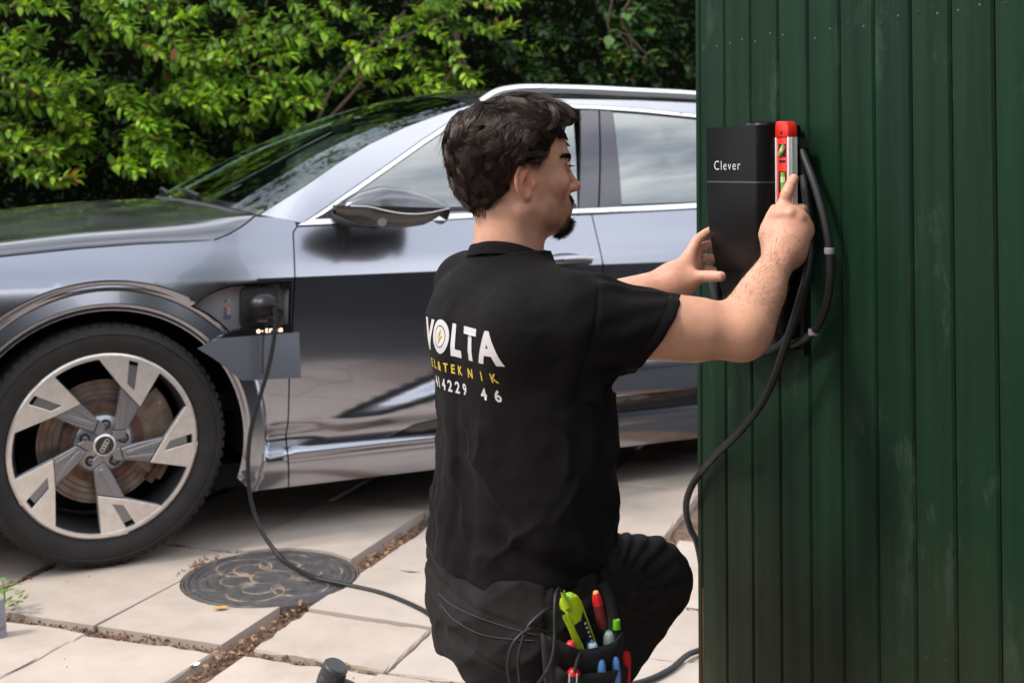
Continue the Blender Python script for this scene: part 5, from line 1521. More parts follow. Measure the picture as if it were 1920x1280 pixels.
def sculpt(fn, lo, hi, h, proj=2, blk=4):
    lo = np.asarray(lo, float); hi = np.asarray(hi, float)
    nb = np.ceil((hi - lo) / (h * blk)).astype(int) + 1
    n = nb * blk
    cc = np.stack(np.meshgrid(*[lo[i] + (np.arange(nb[i]) + .5) * h * blk - .5 * h for i in range(3)], indexing='ij'), -1).reshape(-1, 3)
    cd = fn(cc).reshape(nb)
    vals = np.repeat(np.repeat(np.repeat(cd, blk, 0), blk, 1), blk, 2).astype(np.float32)
    near = np.abs(cd) < h * blk * 1.45
    nm = np.repeat(np.repeat(np.repeat(near, blk, 0), blk, 1), blk, 2)
    I = np.argwhere(nm)
    out = np.empty(len(I), np.float32)
    for k in range(0, len(I), 400000): out[k:k + 400000] = fn(lo + I[k:k + 400000] * h)
    vals[I[:, 0], I[:, 1], I[:, 2]] = out
    ins = vals < 0
    c = ins[:-1, :-1, :-1].astype(np.int8)
    tot = np.zeros_like(c)
    for dx in (0, 1):
        for dy in (0, 1):
            for dz in (0, 1):
                tot += ins[dx:n[0] - 1 + dx, dy:n[1] - 1 + dy, dz:n[2] - 1 + dz]
    cells = np.argwhere((tot > 0) & (tot < 8))
    idx = -np.ones(tuple(n - 1), np.int32); idx[cells[:, 0], cells[:, 1], cells[:, 2]] = np.arange(len(cells))
    acc = np.zeros((len(cells), 3)); cnt = np.zeros(len(cells))
    corners = [(0, 0, 0), (1, 0, 0), (0, 1, 0), (1, 1, 0), (0, 0, 1), (1, 0, 1), (0, 1, 1), (1, 1, 1)]
    for a in range(8):
        for b in range(a + 1, 8):
            A, B = np.array(corners[a]), np.array(corners[b])
            if np.abs(A - B).sum() != 1: continue
            va = vals[tuple((cells + A).T)]; vb = vals[tuple((cells + B).T)]
            m = (va < 0) != (vb < 0)
            t = np.where(m, va / np.where(m, va - vb, 1), 0)
            acc += m[:, None] * (A + t[:, None] * (B - A)); cnt += m
    P = lo + (cells + acc / np.maximum(cnt, 1)[:, None]) * h
    F = []
    for ax in range(3):
        o = [i for i in range(3) if i != ax]
        sl0 = [slice(None)] * 3; sl1 = [slice(None)] * 3
        sl0[ax] = slice(0, n[ax] - 1); sl1[ax] = slice(1, n[ax])
        s0 = ins[tuple(sl0)]; s1 = ins[tuple(sl1)]
        E_ = np.argwhere(s0 != s1)
        E_ = E_[(E_[:, o[0]] > 0) & (E_[:, o[1]] > 0) & (E_[:, o[0]] < n[o[0]] - 1) & (E_[:, o[1]] < n[o[1]] - 1)]
        sg = s0[tuple(E_.T)]
        def at(d0, d1):
            Q = E_.copy(); Q[:, o[0]] -= d0; Q[:, o[1]] -= d1
            return idx[tuple(Q.T)]
        q = np.stack([at(1, 1), at(0, 1), at(0, 0), at(1, 0)], -1)
        if ax == 1: sg = ~sg
        q[~sg] = q[~sg][:, ::-1]
        F.append(q)
    F = np.vstack(F); F = F[(F >= 0).all(1)]
    e = h * .35
    for _ in range(proj):
        d = fn(P)
        g = np.stack([fn(P + np.eye(3)[i] * e) - fn(P - np.eye(3)[i] * e) for i in range(3)], -1) / (2 * e)
        gn = (g * g).sum(1, keepdims=True)
        P = P - np.clip(d[:, None] * g / np.maximum(gn, .3), -h, h)
    return P, F
def frame(o, f, r, u):
    return np.asarray(o, float), np.stack([f, r, u], 1).astype(float)   # world = o + M @ local
# ------------------------------------------------------------------ the man
person = thing('person', 'dark haired man in black t-shirt and trousers kneeling while levelling the charger', 'person', (0, 2.12, 0))
def px(x, y, Y): return np.array(at_depth(x, y, Y))
# ---- head, in its own frame (forward, right, up)
HY = R(19.5); HP = R(-3)
Hf0 = np.array([math.cos(HY), math.sin(HY), 0]); Hr = np.array([math.sin(HY), -math.cos(HY), 0]); Hu0 = np.array([0, 0, 1.0])
Hf = Hf0 * math.cos(HP) + Hu0 * math.sin(HP); Hu = Hu0 * math.cos(HP) - Hf0 * math.sin(HP)
HO = np.array([.009, 2.14, 1.230]); HM = np.stack([Hf, Hr, Hu], 1)
def to_head(p): return (p - HO) @ HM
def from_head(q): return HO + q @ HM.T
EYE = (.0715, .0315, .0325)
def ear_pt(f, u): return (f, .0715 + .40 * max(0, -f - .001) + .05 * max(0, u), u)
def sd_head(q):
    s = q.copy(); s[:, 1] = np.abs(s[:, 1])
    d = d_ell(s, (-.010, 0, .060), (.094, .076, .078))
    d = smin(d, d_ell(s, (.028, 0, .0), (.062, .0605, .088)), .03)
    d = smin(d, d_chain(s, [(.070, .010, -.062), (.042, .036, -.055), (.004, .053, -.036), (-.002, .058, .0)], [.020, .018, .016, .014]), .030)
    d = smin(d, d_cone(s, (.0780, .004, .046), (.064, .038, .047), .0115, .0095), .014)
    d = smin(d, d_ell(s, (.055, .045, .004), (.022, .014, .016)), .022)
    d = smax(d, -d_ell(s, (.0905, .0325, .030), (.018, .018, .0125)), .012)
    d = smin(d, d_ell(s, (.0775, 0, -.034), (.0265, .029, .027)), .018)
    d = smin(d, d_chain(s, [(.084, 0, .040), (.097, 0, .018), (.108, 0, .003)], [.0072, .0080, .0092]), .010)
    d = smin(d, d_ell(s, (.1085, 0, .0005), (.0105, .0095, .0085)), .006)
    d = smin(d, d_ell(s, (.098, .0118, -.0035), (.0095, .0062, .0070)), .006)
    d = smax(d, -d_ell(s, (.1045, .0058, -.0085), (.005, .0030, .0035)), .003)
    d = smin(d, d_cone(s, (.1000, 0, -.0265), (.088, .0225, -.0345), .0056, .0030), .006)
    d = smin(d, d_cone(s, (.0980, 0, -.0420), (.088, .0200, -.0365), .0062, .0030), .006)
    d = smax(d, -d_cone(s, (.1085, 0, -.0345), (.092, .0235, -.0352), .0016, .0010), .003)
    d = smin(d, d_ell(s, (.0805, 0, -.065), (.0185, .020, .0165)), .014)
    # eyeball bulge and lids
    d = smin(d, d_ell(s, EYE, (.0112, .0116, .0112)), .004)
    lid = [(EYE[0] + .0120 * math.cos(R(a)), EYE[1] + .0142 * math.sin(R(a)), EYE[2] + .0052 * math.cos(R(a) * .9)) for a in (-75, -40, 0, 40, 80)]
    d = smin(d, d_chain(s, lid, [.0024, .0030, .0032, .0030, .0024]), .0015)
    lid = [(EYE[0] + .0112 * math.cos(R(a)), EYE[1] + .0142 * math.sin(R(a)), EYE[2] - .0058 * math.cos(R(a) * .9)) for a in (-75, -40, 0, 40, 80)]
    d = smin(d, d_chain(s, lid, [.0020, .0026, .0028, .0026, .0020]), .0015)
    # neck
    d = smin(d, d_chain(s, [(-.022, 0, .0), (-.014, 0, -.06), (-.012, 0, -.125)], [.060, .0575, .060]), .032)
    d = smin(d, d_cone(s, (-.012, .048, -.045), (.022, .022, -.12), .012, .012), .03)
    # ear
    hel = [ear_pt(*t) for t in ((.003, .003), (.001, .014), (-.003, .025), (-.011, .033), (-.021, .0335), (-.029, .026), (-.0325, .013), (-.031, .0), (-.026, -.011), (-.018, -.019), (-.010, -.024))]
    e = d_chain(s, hel, [.0022, .0030, .0036, .0040, .0042, .0042, .0040, .0038, .0036, .0040, .0046])
    e = smin(e, d_ell(s, ear_pt(-.0095, -.0195), (.0078, .0048, .0080)), .005)
    pl = [ear_pt(-.010, .024), ear_pt(-.018, .016), ear_pt(-.021, .004), ear_pt(-.016, -.009)]
    e = smin(e, d_chain(s, pl, [.0040, .0050, .0050, .0046]), .005)
    nrm = np.array([.37, .93, 0]); 
    e2 = d_ell(s, (-.015, .0745, .005), (.0190, .0062, .0270), np.stack([[.93, -.37, 0], [.37, .93, 0], [0, 0, 1]], 1))
    e = smin(e, e2, .004)
    e = smin(e, d_ell(s, (.0020, .0745, -.0015), (.0042, .0050, .0060)), .004)
    e = smax(e, -d_ell(s, (-.0085, .0835, -.0005), (.0098, .0105, .0120)), .003)
    e = smax(e, -d_chain(s, [ear_pt(-.011, .0265) + np.array([0, .006, 0]), ear_pt(-.020, .0255) + np.array([0, .006, 0]), ear_pt(-.0265, .012) + np.array([0, .006, 0]), ear_pt(-.024, -.002) + np.array([0, .006, 0])], [.0030, .0034, .0034, .0026]), .003)
    d = smin(d, e, .005)
    return d
Phl, Fh = sculpt(sd_head, (-.12, -.115, -.150), (.135, .115, .155), .0021)
Ph = from_head(Phl)

# ---- torso frame
TY = R(35)
Tf = np.array([math.cos(TY), math.sin(TY), 0]); Tr = np.array([math.sin(TY), -math.cos(TY), 0])
TZ = [.44, .52, .577, .632, .687, .741, .8145, .8875, .961, 1.002, 1.032, 1.057, 1.076, 1.095, 1.112]
TX = [.006, .006, .006, .008, .013, .017, .0195, .012, -.001, -.006, -.006, -.005, -.004, -.004, -.004]
TYc = [2.13, 2.13, 2.13, 2.128, 2.122, 2.116, 2.11, 2.108, 2.112, 2.116, 2.12, 2.124, 2.127, 2.13, 2.13]
TA = [.165, .178, .186, .190, .189, .186, .186, .191, .198, .196, .178, .148, .112, .079, .070]
TB = [.120, .132, .137, .136, .132, .127, .124, .124, .1225, .117, .108, .099, .088, .076, .070]
def torso(p, grow=0.0):
    z = np.clip(p[:, 2], TZ[0], TZ[-1])
    cx = np.interp(z, TZ, TX); cy = np.interp(z, TZ, TYc); a = np.interp(z, TZ, TA) + grow; b = np.interp(z, TZ, TB) + grow
    q = np.stack([p[:, 0] - cx, p[:, 1] - cy], -1)
    r = q @ Tr[:2]; f = q @ Tf[:2]
    k = np.sqrt((r / a) ** 2 + (f / b) ** 2); g = np.sqrt((r / a ** 2) ** 2 + (f / b ** 2) ** 2) + 1e-6
    d = k * (k - 1) / g
    d = np.maximum(d, (TZ[0] - p[:, 2])) ; d = np.maximum(d, p[:, 2] - TZ[-1])
    # a shallow groove down the spine
    return d * .9 + .006 * np.exp(-(r / .028) ** 2) * (f < 0) * sst(.62, .70, z) * (1 - sst(1.0, 1.06, z))
Sr = px(1082, 598, 1.985); Er = px(1385, 621, 2.03); Wr = px(1470, 470, 2.188)
Sl = np.array([-.075, 2.30, 1.030]); El = np.array([.085, 2.425, .968]); Wl = px(1258, 531, 2.425)
# ---- right arm and hand
def P3(*a): return [px(*t) for t in a]
def sd_rarm(p):
    ua = (Er - Sr) / np.linalg.norm(Er - Sr)
    d = d_chain(p, [Sr, Sr + (Er - Sr) * .45, Sr + (Er - Sr) * .8, Er], [.050, .0445, .0440, .0415])
    d = smin(d, d_cone(p, Sr + (Er - Sr) * .35 + np.array([0, 0, -.012]), Sr + (Er - Sr) * .72 + np.array([0, 0, -.012]), .042, .040), .03)
    d = smin(d, d_cone(p, Er + np.array([.004, .0, -.004]), Er + np.array([.012, .004, -.008]), .031, .029), .02)   # point of the elbow
    d = smin(d, d_cone(p, Sr + (Er - Sr) * .45 + np.array([0, -.004, .006]), Sr + (Er - Sr) * .75 + np.array([0, -.002, .006]), .046, .040), .02)
    fo = Wr - Er
    d = smin(d, d_chain(p, [Er, Er + fo * .22, Er + fo * .45, Er + fo * .75, Wr], [.0400, .0420, .0380, .0305, .0280]), .035)
    d = smin(d, d_cone(p, Er + fo * .12 + np.array([.012, 0, -.002]), Er + fo * .5 + np.array([.006, -.002, -.004]), .030, .024), .03)
    # wrist, flattened, and hand
    wb = px(1486, 472, 2.192); wa = px(1456, 466, 2.196)
    h = smin(d_cone(p, wa, px(1452, 440, 2.208), .0215, .021), d_cone(p, wb, px(1497, 438, 2.206), .0225, .021), .03)
    for (m, rr_) in ((px(1462, 406, 2.214), .0165), (px(1482, 402, 2.207), .0165), (px(1499, 412, 2.209), .0155), (px(1509, 432, 2.217), .0145)):
        h = smin(h, d_cone(p, px(1474, 452, 2.2), m, .021, rr_), .022)
    d = smin(d, h, .03)
    f1 = d_chain(p, P3((1463, 405, 2.214), (1472, 375, 2.216), (1475, 364, 2.214), (1483, 345, 2.218), (1488.5, 335, 2.222)), [.0150, .0112, .0112, .0098, .0085])
    f2 = d_chain(p, P3((1483, 402, 2.208), (1500, 394, 2.222), (1505, 393.5, 2.232), (1507, 398, 2.256), (1496, 404, 2.268)), [.0140, .0112, .0108, .0095, .0085])
    f3 = d_chain(p, P3((1500, 413, 2.210), (1512, 418, 2.226), (1514.5, 420, 2.236), (1513, 426, 2.258), (1500, 430, 2.268)), [.0130, .0105, .0100, .0090, .0080])
    f4 = d_chain(p, P3((1508, 433, 2.218), (1515, 442, 2.232), (1515, 445, 2.240), (1511, 450, 2.256), (1500, 452, 2.262)), [.0120, .0092, .0088, .0078, .0070])
    th = d_chain(p, P3((1453, 458, 2.204), (1441, 440, 2.214), (1440, 428, 2.226), (1447, 407, 2.246), (1453, 393, 2.254)), [.0200, .0168, .0140, .0115, .0098])
    d = smin(d, th, .014)
    for f, k in ((f1, .009), (f2, .0045), (f3, .0035), (f4, .0035)): d = smin(d, f, k)
    # knuckle dimples and tendons
    for (m, rr_) in (((1482, 399, 2.190), .006), ((1499, 408, 2.193), .0055), ((1463, 402, 2.198), .006)):
        d = smin(d, d_ell(p, px(*m), (rr_, rr_, rr_ * .9)), .012)
    # creases of the index finger
    for m in ((1475, 364, 2.203), (1483, 346, 2.209)):
        c = px(*m); d = d + .0009 * np.exp(-(((p - c) @ np.array([.35, 0, .94])) / .0016) ** 2) * (np.linalg.norm(p - c, axis=1) < .014)
    return d
Pr, Fr = sculpt(sd_rarm, Sr.min() * 0 + np.array([.02, 1.90, .88]), np.array([.60, 2.31, 1.28]), .0019)
# ---- left arm and hand
def sd_larm(p):
    d = d_chain(p, [Sl, El], [.052, .044])
    fo = Wl - El
    d = smin(d, d_chain(p, [El, El + fo * .25, El + fo * .6, Wl], [.042, .044, .036, .0300]), .03)
    h = None
    for (m, rr_) in ((px(1291, 484, 2.450), .0135), (px(1300, 494, 2.462), .0140), (px(1303, 508, 2.470), .0135), (px(1303, 521, 2.472), .0125)):
        e = d_cone(p, px(1268, 524, 2.432), m, .0255, rr_); h = e if h is None else smin(h, e, .02)
    d = smin(d, h, .028)
    d = smin(d, d_cone(p, px(1262, 540, 2.425), px(1290, 528, 2.425), .022, .019), .02)
    f1 = d_chain(p, P3((1291, 483, 2.450), (1304, 456, 2.455), (1308, 449, 2.457), (1324, 437, 2.467), (1338, 430, 2.470)), [.0130, .0105, .0100, .0092, .0085])
    f2 = d_chain(p, P3((1301, 493, 2.462), (1309, 470, 2.474), (1313, 464, 2.476), (1330, 459, 2.476), (1342, 458, 2.472)), [.0125, .0105, .0100, .0092, .0085])
    f3 = d_chain(p, P3((1304, 507, 2.470), (1312, 489, 2.484), (1316, 485, 2.486), (1332, 484, 2.480), (1344, 485, 2.474)), [.0120, .0100, .0098, .0088, .0080])
    f4 = d_chain(p, P3((1304, 520, 2.472), (1312, 507, 2.486), (1316, 505, 2.487), (1330, 506, 2.480), (1342, 508, 2.474)), [.0110, .0090, .0085, .0078, .0072])
    th = d_chain(p, P3((1276, 532, 2.422), (1300, 522, 2.412), (1318, 518, 2.402), (1338, 518, 2.388), (1352, 518, 2.376)), [.0195, .0150, .0118, .0112, .0096])
    d = smin(d, th, .016)
    for f in (f1, f2, f3, f4): d = smin(d, f, .006)
    for m in ((1322, 517, 2.388), (1319, 517, 2.389)):
        c = px(*m); d = d + .0007 * np.exp(-(((p - c) @ np.array([.94, -.3, 0])) / .0013) ** 2) * (np.linalg.norm(p - c, axis=1) < .014)
    return d
Pl, Fl = sculpt(sd_larm, np.array([-.15, 2.22, .90]), np.array([.47, 2.53, 1.19]), .0021)
# ---- legs and the trousers over them
PEL = np.array([.006, 2.135, .545])
Hpr = PEL + Tr * .085 + np.array([0, 0, -.03]); Hpl = PEL - Tr * .085 + np.array([0, 0, -.02])
Kr = np.array([.10, 2.06, .075]); Ar = np.array([-.22, 1.85, .10])
Kl = px(1224, 1090, 2.36); Al = np.array([.035, 2.265, .225])
def sd_hid(p):   # the parts of the body that clothes hide
    d = torso(p, -.022)
    d = smin(d, d_chain(p, [Hpr, Kr, Ar], [.075, .05, .04]), .04)
    d = smin(d, d_chain(p, [Hpl, Kl, Al], [.07, .048, .035]), .04)
    return d
Pt, Ft = sculpt(sd_hid, np.array([-.35, 1.75, .0]), np.array([.42, 2.50, 1.16]), .012, proj=1)

def skin_cols():
    cols = []
    base = np.array([.67, .355, .24])
    # head
    q = Phl; n = len(q)
    c = np.tile(base, (n, 1))
    sr = np.abs(q[:, 1])
    def blend(mask, col):
        nonlocal c
        c = c * (1 - mask[:, None]) + np.array(col) * mask[:, None]
    ear = np.exp(-(((q[:, 0] + .014) / .022) ** 2 + ((q[:, 2] - .005) / .03) ** 2)) * sst(.070, .078, sr)
    blend(ear * .75, (.66, .22, .15))
    nose = np.exp(-(((q[:, 0] - .106) / .016) ** 2 + (q[:, 2] / .016) ** 2)); blend(nose * .5, (.55, .20, .14))
    cheek = np.exp(-(((q[:, 0] - .055) / .028) ** 2 + ((q[:, 2] + .002) / .022) ** 2)) * sst(.02, .04, sr); blend(cheek * .28, (.55, .22, .15))
    lips = np.exp(-(((q[:, 2] + .034) / .010) ** 2)) * sst(.086, .093, q[:, 0]) * (sr < .024); blend(lips * .7, (.42, .15, .12))
    nz = .5 + .5 * vnoise(q, 900, 3)
    stub = sst(-.018, -.034, q[:, 2]) * sst(.020, .045, q[:, 0]) * sst(-.085, -.07, q[:, 2])
    stub = np.maximum(stub, sst(-.005, -.016, q[:, 2]) * sst(.080, .088, q[:, 0]) * (q[:, 2] > -.028))
    blend(stub * (.18 + .42 * nz), (.13, .075, .055))
    gl = sst(-.047, -.056, q[:, 2]) * sst(.062, .074, q[:, 0]) * (sr < .030); blend(gl * .8, (.03, .018, .014))
    # dark tint of cropped hair at the hairline, nape
    hl = np.interp(q[:, 0], HLF, HLU)
    near = np.exp(-(np.clip(hl - q[:, 2], 0, 1) / .006) ** 2) * (q[:, 0] < .05); blend(near * (.35 + .4 * nz) * (ear < .3), (.06, .035, .028))
    sock = np.exp(-(((q[:, 2] - .030) / .012) ** 2 + ((sr - .032) / .020) ** 2)) * (q[:, 0] > .06); blend(sock * .45, (.34, .15, .11))
    brow = np.exp(-((q[:, 2] - (.0470 + .006 * np.sin((sr - .010) / .046 * 2.6))) / .0040) ** 2) * sst(.008, .014, sr) * sst(.060, .052, sr) * (q[:, 0] > .04); blend(brow * .8, (.03, .018, .014))
    lash = np.exp(-((q[:, 2] - (EYE[2] + .0030)) / .0022) ** 2) * sst(.016, .020, sr) * sst(.053, .048, sr) * (q[:, 0] > .05); blend(lash * .75, (.05, .025, .02))
    m = np.linalg.norm(q - np.array([.029, .058, -.062]), axis=1); blend((m < .0028) * .9, (.09, .04, .03))
    m = np.linalg.norm(q - np.array([.050, .056, .027]), axis=1); blend((m < .0018) * .8, (.12, .05, .04))
    nb = 1 + .07 * fbm(q, 70, 8); c = c * nb[:, None]
    cols.append(c)
    for Q, hand in ((Pr, Wr), (Pl, Wl)):
        c = np.tile(base * np.array([1.02, 1.0, .98]), (len(Q), 1))
        kd = sst(.05, .11, np.linalg.norm(Q - hand, axis=1))
        red = (1 - kd) * (.35 + .3 * fbm(Q, 55, 5)); red = np.clip(red, 0, .6)[:, None]
        c = c * (1 - red * .6) + np.array([.55, .235, .17]) * red * .6
        c = c * (1 + .07 * fbm(Q, 60, 2))[:, None]
        fr_ = vnoise(Q, 420, 9); c = np.where((fr_ > .86)[:, None], c * .72, c)
        cols.append(c)
    cols.append(np.tile(base, (len(Pt), 1)))
    return np.vstack(cols)
HLF = [-.12, -.077, -.054, -.041, -.037, -.0135, .004, .011, .017, .032, .045, .060, .085, .12]
HLU = [-.050, -.046, -.041, -.006, .016, .040, .038, .036, .046, .064, .087, .098, .104, .106]
V = np.vstack([Ph, Pr, Pl, Pt])
F = np.vstack([Fh, Fr + len(Ph), Fl + len(Ph) + len(Pr), Ft + len(Ph) + len(Pr) + len(Pl)])
M_SKIN = mat('skin', (.52, .275, .185), .46, spec=.42, attr='Col', sss=.14, bump=.16, bscale=650)
me = mesh_from('body', V, F)
ca = me.color_attributes.new('Col', 'FLOAT_COLOR', 'POINT')
cc = np.ones((len(V), 4)); cc[:, :3] = np.clip(skin_cols(), 0, 1)
ca.data.foreach_set('color', cc.astype(np.float32).ravel())
body = obj('body', me, M_SKIN, person, True)
# eyes
M_EYE = mat('eye_white', (.62, .56, .52), .12, spec=.6); M_IRIS = mat('iris_brown', (.035, .018, .010), .1, spec=.7)
for sg in (1, -1):
    c = from_head(np.array([[EYE[0] + .0006, sg * EYE[1], EYE[2]]]))[0]
    ax = Vector(Hf * .96 + Vector((0, 0, -.28)) if False else (Hf[0], Hf[1], Hf[2] - .22)).normalized()
    Mq = ax.to_track_quat('Z', 'Y').to_matrix()
    ev = MB().lathe([(.0130 * math.sin(t), .0130 * math.cos(t)) for t in np.linspace(R(24), PI, 14)], n=20, M=Mq, c=c); ev.build('eye', M_EYE, body)
    ev = MB().lathe([(.0, .01315)] + [(.01318 * math.sin(t), .01318 * math.cos(t)) for t in np.linspace(R(4), R(27), 6)], n=20, M=Mq, c=c); ev.build('iris', M_IRIS, body)
# thumbnail
tn = px(1350, 517, 2.3655)
MB().lathe([(.0, .0008), (.0048, .0004), (.006, -.0006)], n=16, M=Matrix.Rotation(0, 3, 'X') @ Vector((-.25, -.93, .12)).to_track_quat('Z', 'Y').to_matrix() @ Matrix.Diagonal((.8, 1.2, 1)), c=tn).build('thumbnail', mat('nail_pink', (.62, .36, .28), .3, spec=.5), body)

# ---- t-shirt
HEM_C = px(1221, 640, 2.01); HEM_N = np.array([.850, .03, -.525])
Hl_c = Sl + (El - Sl) * .75; Hl_n = (El - Sl) / np.linalg.norm(El - Sl)
ARM_D = (Er - Sr) / np.linalg.norm(Er - Sr)
def folds(p):
    """cloth relief: broad hanging folds, gathers under the arm, radiating creases of the sleeve"""
    z = p[:, 2]
    r = (p[:, :2] - np.array([.01, 2.115])) @ Tr[:2]; f = (p[:, :2] - np.array([.01, 2.115])) @ Tf[:2]
    th = np.arctan2(r, -f)
    w = .0045 * fbm(np.stack([th * 1.3, z * .55 + .6 * r, 0 * z], -1), 2.6, 21, 2) * (1 - sst(.98, 1.05, z))
    # diagonal pulls from the right armpit to the waist
    dg = (z - .55 + 1.05 * (r + .05)) / .075
    w = w + .0050 * np.clip(np.sin(dg * 1.6 + 2.2 * vnoise(p, 5, 31)), -.3, 1) * sst(.90, .78, z) * sst(-.12, .02, r)
    # gathers above the hem
    w = w + .0030 * np.sin(z * 95 + 3.5 * vnoise(p * np.array([1, 1, .5]), 9, 7) + 6 * r) * sst(.73, .64, z) * (.35 + .65 * sst(-.05, .14, np.abs(r)))
    # sleeve
    q = p - Sr; t = q @ ARM_D
    perp = q - t[:, None] * ARM_D
    ang = np.arctan2(perp @ np.array([0, -1, 0]), perp[:, 2])
    m = sst(.0, .05, t) * sst(.26, .15, t) * (np.linalg.norm(perp, axis=1) < .13)
    w = w + m * .0042 * (np.sin(ang * 11.0 + 34 * t + 3.2 * vnoise(p, 12, 17)) + .75) * (.35 + 1.2 * np.clip(vnoise(p, 9, 3) + .35, 0, 1))
    rd = p @ np.array([[.86, 0, .5], [0, 1, 0], [-.5, 0, .86]]) * np.array([13, 13, 4.5])
    w = w + .0062 * ((1 - np.abs(vnoise(rd, 1, 71))) ** 8) * sst(.60, .68, z) * sst(1.02, .93, z)
    rd = p @ np.array([[.75, 0, -.66], [0, 1, 0], [.66, 0, .75]]) * np.array([16, 16, 5])
    w = w + .0050 * ((1 - np.abs(vnoise(rd, 1, 83))) ** 8) * sst(.58, .66, z) * sst(.9, .75, z)
    # soft crease from the collar over the shoulder blade
    w = w + .0036 * fbm(p * np.array([1, 1, 1.6]), 11, 41, 2) * sst(.80, .9, z)
    w = w + .0012 * fbm(p, 34, 51, 2)
    hd = (p - HEM_C) @ HEM_N
    w = w * (1 - .75 * m * sst(-.05, -.01, hd)) - .0016 * np.exp(-((hd + .017) / .0022) ** 2) * (t > .06) * (np.linalg.norm(perp, axis=1) < .12)
    w = w * (1 - .85 * (f < 0) * sst(-.17, -.10, r) * sst(.19, .14, r) * sst(.84, .88, z) * sst(1.03, 1.0, z))
    # seam of the sleeve set-in
    w = w - .0022 * np.exp(-((t - .012 - .12 * perp[:, 2]) / .0035) ** 2) * (np.linalg.norm(perp, axis=1) < .12) * (q[:, 1] < .02)
    return w
def sd_shirt(p, fold=True):
    d = torso(p)
    dz = np.array([0, 0, -.010])
    a = d_chain(p, [Sr + np.array([-.045, .03, -.01]), Sr + np.array([.005, .0, -.006]), Sr + (Er - Sr) * .30 + dz * .9, Sr + (Er - Sr) * .62 + dz * 1.2], [.074, .0700, .0655, .0655])
    b = d_chain(p, [Sl + np.array([.02, -.04, -.01]), Sl, Sl + (El - Sl) * .9], [.075, .074, .066])
    b = smax(b, (p - Hl_c) @ Hl_n, .004)
    # trapezius
    tp = d_chain(p, [np.array([-.030, 2.145, 1.064]), np.array([.035, 2.06, 1.050]), Sr + np.array([-.01, .0, .020])], [.040, .045, .048])
    d = smin(d, tp, .045)
    a = smax(a, (p - HEM_C) @ HEM_N - .0015 * np.sin(p[:, 2] * 45), .004)
    d = smin(d, a, .055)
    d = smin(d, b, .05)
    d = smin(d, smin(d_ell(p, PEL - Tf * .045 + Tr * .06 + np.array([0, 0, -.035]), (.112, .112, .116)), d_ell(p, PEL - Tf * .025 - Tr * .065 + np.array([0, 0, -.035]), (.098, .098, .112)), .05), .05)
    # shoulder blade
    sb = np.array([.03, 2.11, .985]) - Tf * .085 + Tr * .085
    d = smin(d, d_ell(p, sb, (.055, .055, .07)), .05)
    if fold: d = d - folds(p)
    # hollow of the sleeve round the arm
    inner = np.maximum(d_chain(p, [Sr + (Er - Sr) * .28 + dz, Sr + (Er - Sr) * 1.0 + dz], [.0535, .0535]), -((p - (HEM_C - HEM_N * .055)) @ HEM_N))
    d = smax(d, -inner, .004)
    hemz = .598 - .026 * sst(-.02, .16, (p[:, :2] - PEL[:2]) @ Tr[:2]) + .004 * np.sin(26 * p[:, 0] + 3)
    d = smax(d, hemz - p[:, 2], .006)
    return d
Ps, Fs = sculpt(sd_shirt, np.array([-.24, 1.86, .53]), np.array([.33, 2.47, 1.165]), .0036, proj=2)
M_TEE = mat('black_jersey', (.0038, .0029, .0033), .78, spec=.15, var=.25, vscale=90, bump=.35, bscale=900, sheen=.05)
M_TEE.node_tree.nodes['Principled BSDF'].inputs['Sheen Weight'].default_value = .03
tee = obj('t_shirt', mesh_from('t_shirt', Ps, Fs), M_TEE, person, True)
# hem stitching of the sleeve
# collar band
cb = []
for a in np.linspace(0, 2 * PI, 60, endpoint=False):
    f, r = math.cos(a), math.sin(a)
    row = []
    for (dr_, dz_) in ((-.0020, .0080), (.0, .0092), (.0024, .0078), (.0052, .0005), (.0078, -.0070), (.0092, -.0105), (.0078, -.0120), (.0, -.011)):
        rad_f, rad_r = .0655 + dr_, .0645 + dr_
        p = np.array([-.006, 2.131, 1.096]) + Tf * (rad_f * f) + Tr * (rad_r * r)
        p[2] += dz_ - .024 * f + .017 * max(0, r) - .004 * max(0, -r)
        row.append(tuple(p))
    cb.append(row)
n = 8; v = [q for r_ in cb for q in r_]; f = [(i * n + k, ((i + 1) % 60) * n + k, ((i + 1) % 60) * n + (k + 1) % n, i * n + (k + 1) % n) for i in range(60) for k in range(n)]
MB().add(v, f).build('collar', mat('collar_rib', (.0070, .0055, .0062), .85, spec=.15, bump=.5, bscale=1200), tee)
# print on the back
bvh = BVHTree.FromPolygons([tuple(p) for p in Ps], [tuple(f) for f in Fs])
BACK_O = np.array([.0, 2.115, 0]) - Tf * .4
def on_back(x, y, z):
    o = Vector(BACK_O + Tr * x + np.array([0, 0, y]))
    h = bvh.ray_cast(o, Vector(Tf))
    if h[0] is None: return (o.x, o.y, o.z)
    p = h[0] - Vector(Tf) * .0010
    return (p.x, p.y, p.z)
def subdiv(me, n=1):
    bm = bmesh.new(); bm.from_mesh(me); bmesh.ops.triangulate(bm, faces=bm.faces)
    for _ in range(n):
        es = [e for e in bm.edges if e.calc_length() > .008]
        if not es: break
        bmesh.ops.subdivide_edges(bm, edges=es, cuts=1); bmesh.ops.triangulate(bm, faces=bm.faces)
    bm.to_mesh(me); bm.free(); return me
M_PRW = mat('print_white', (.60, .57, .58), .75); M_PRY = mat('print_yellow', (.60, .42, .045), .75)
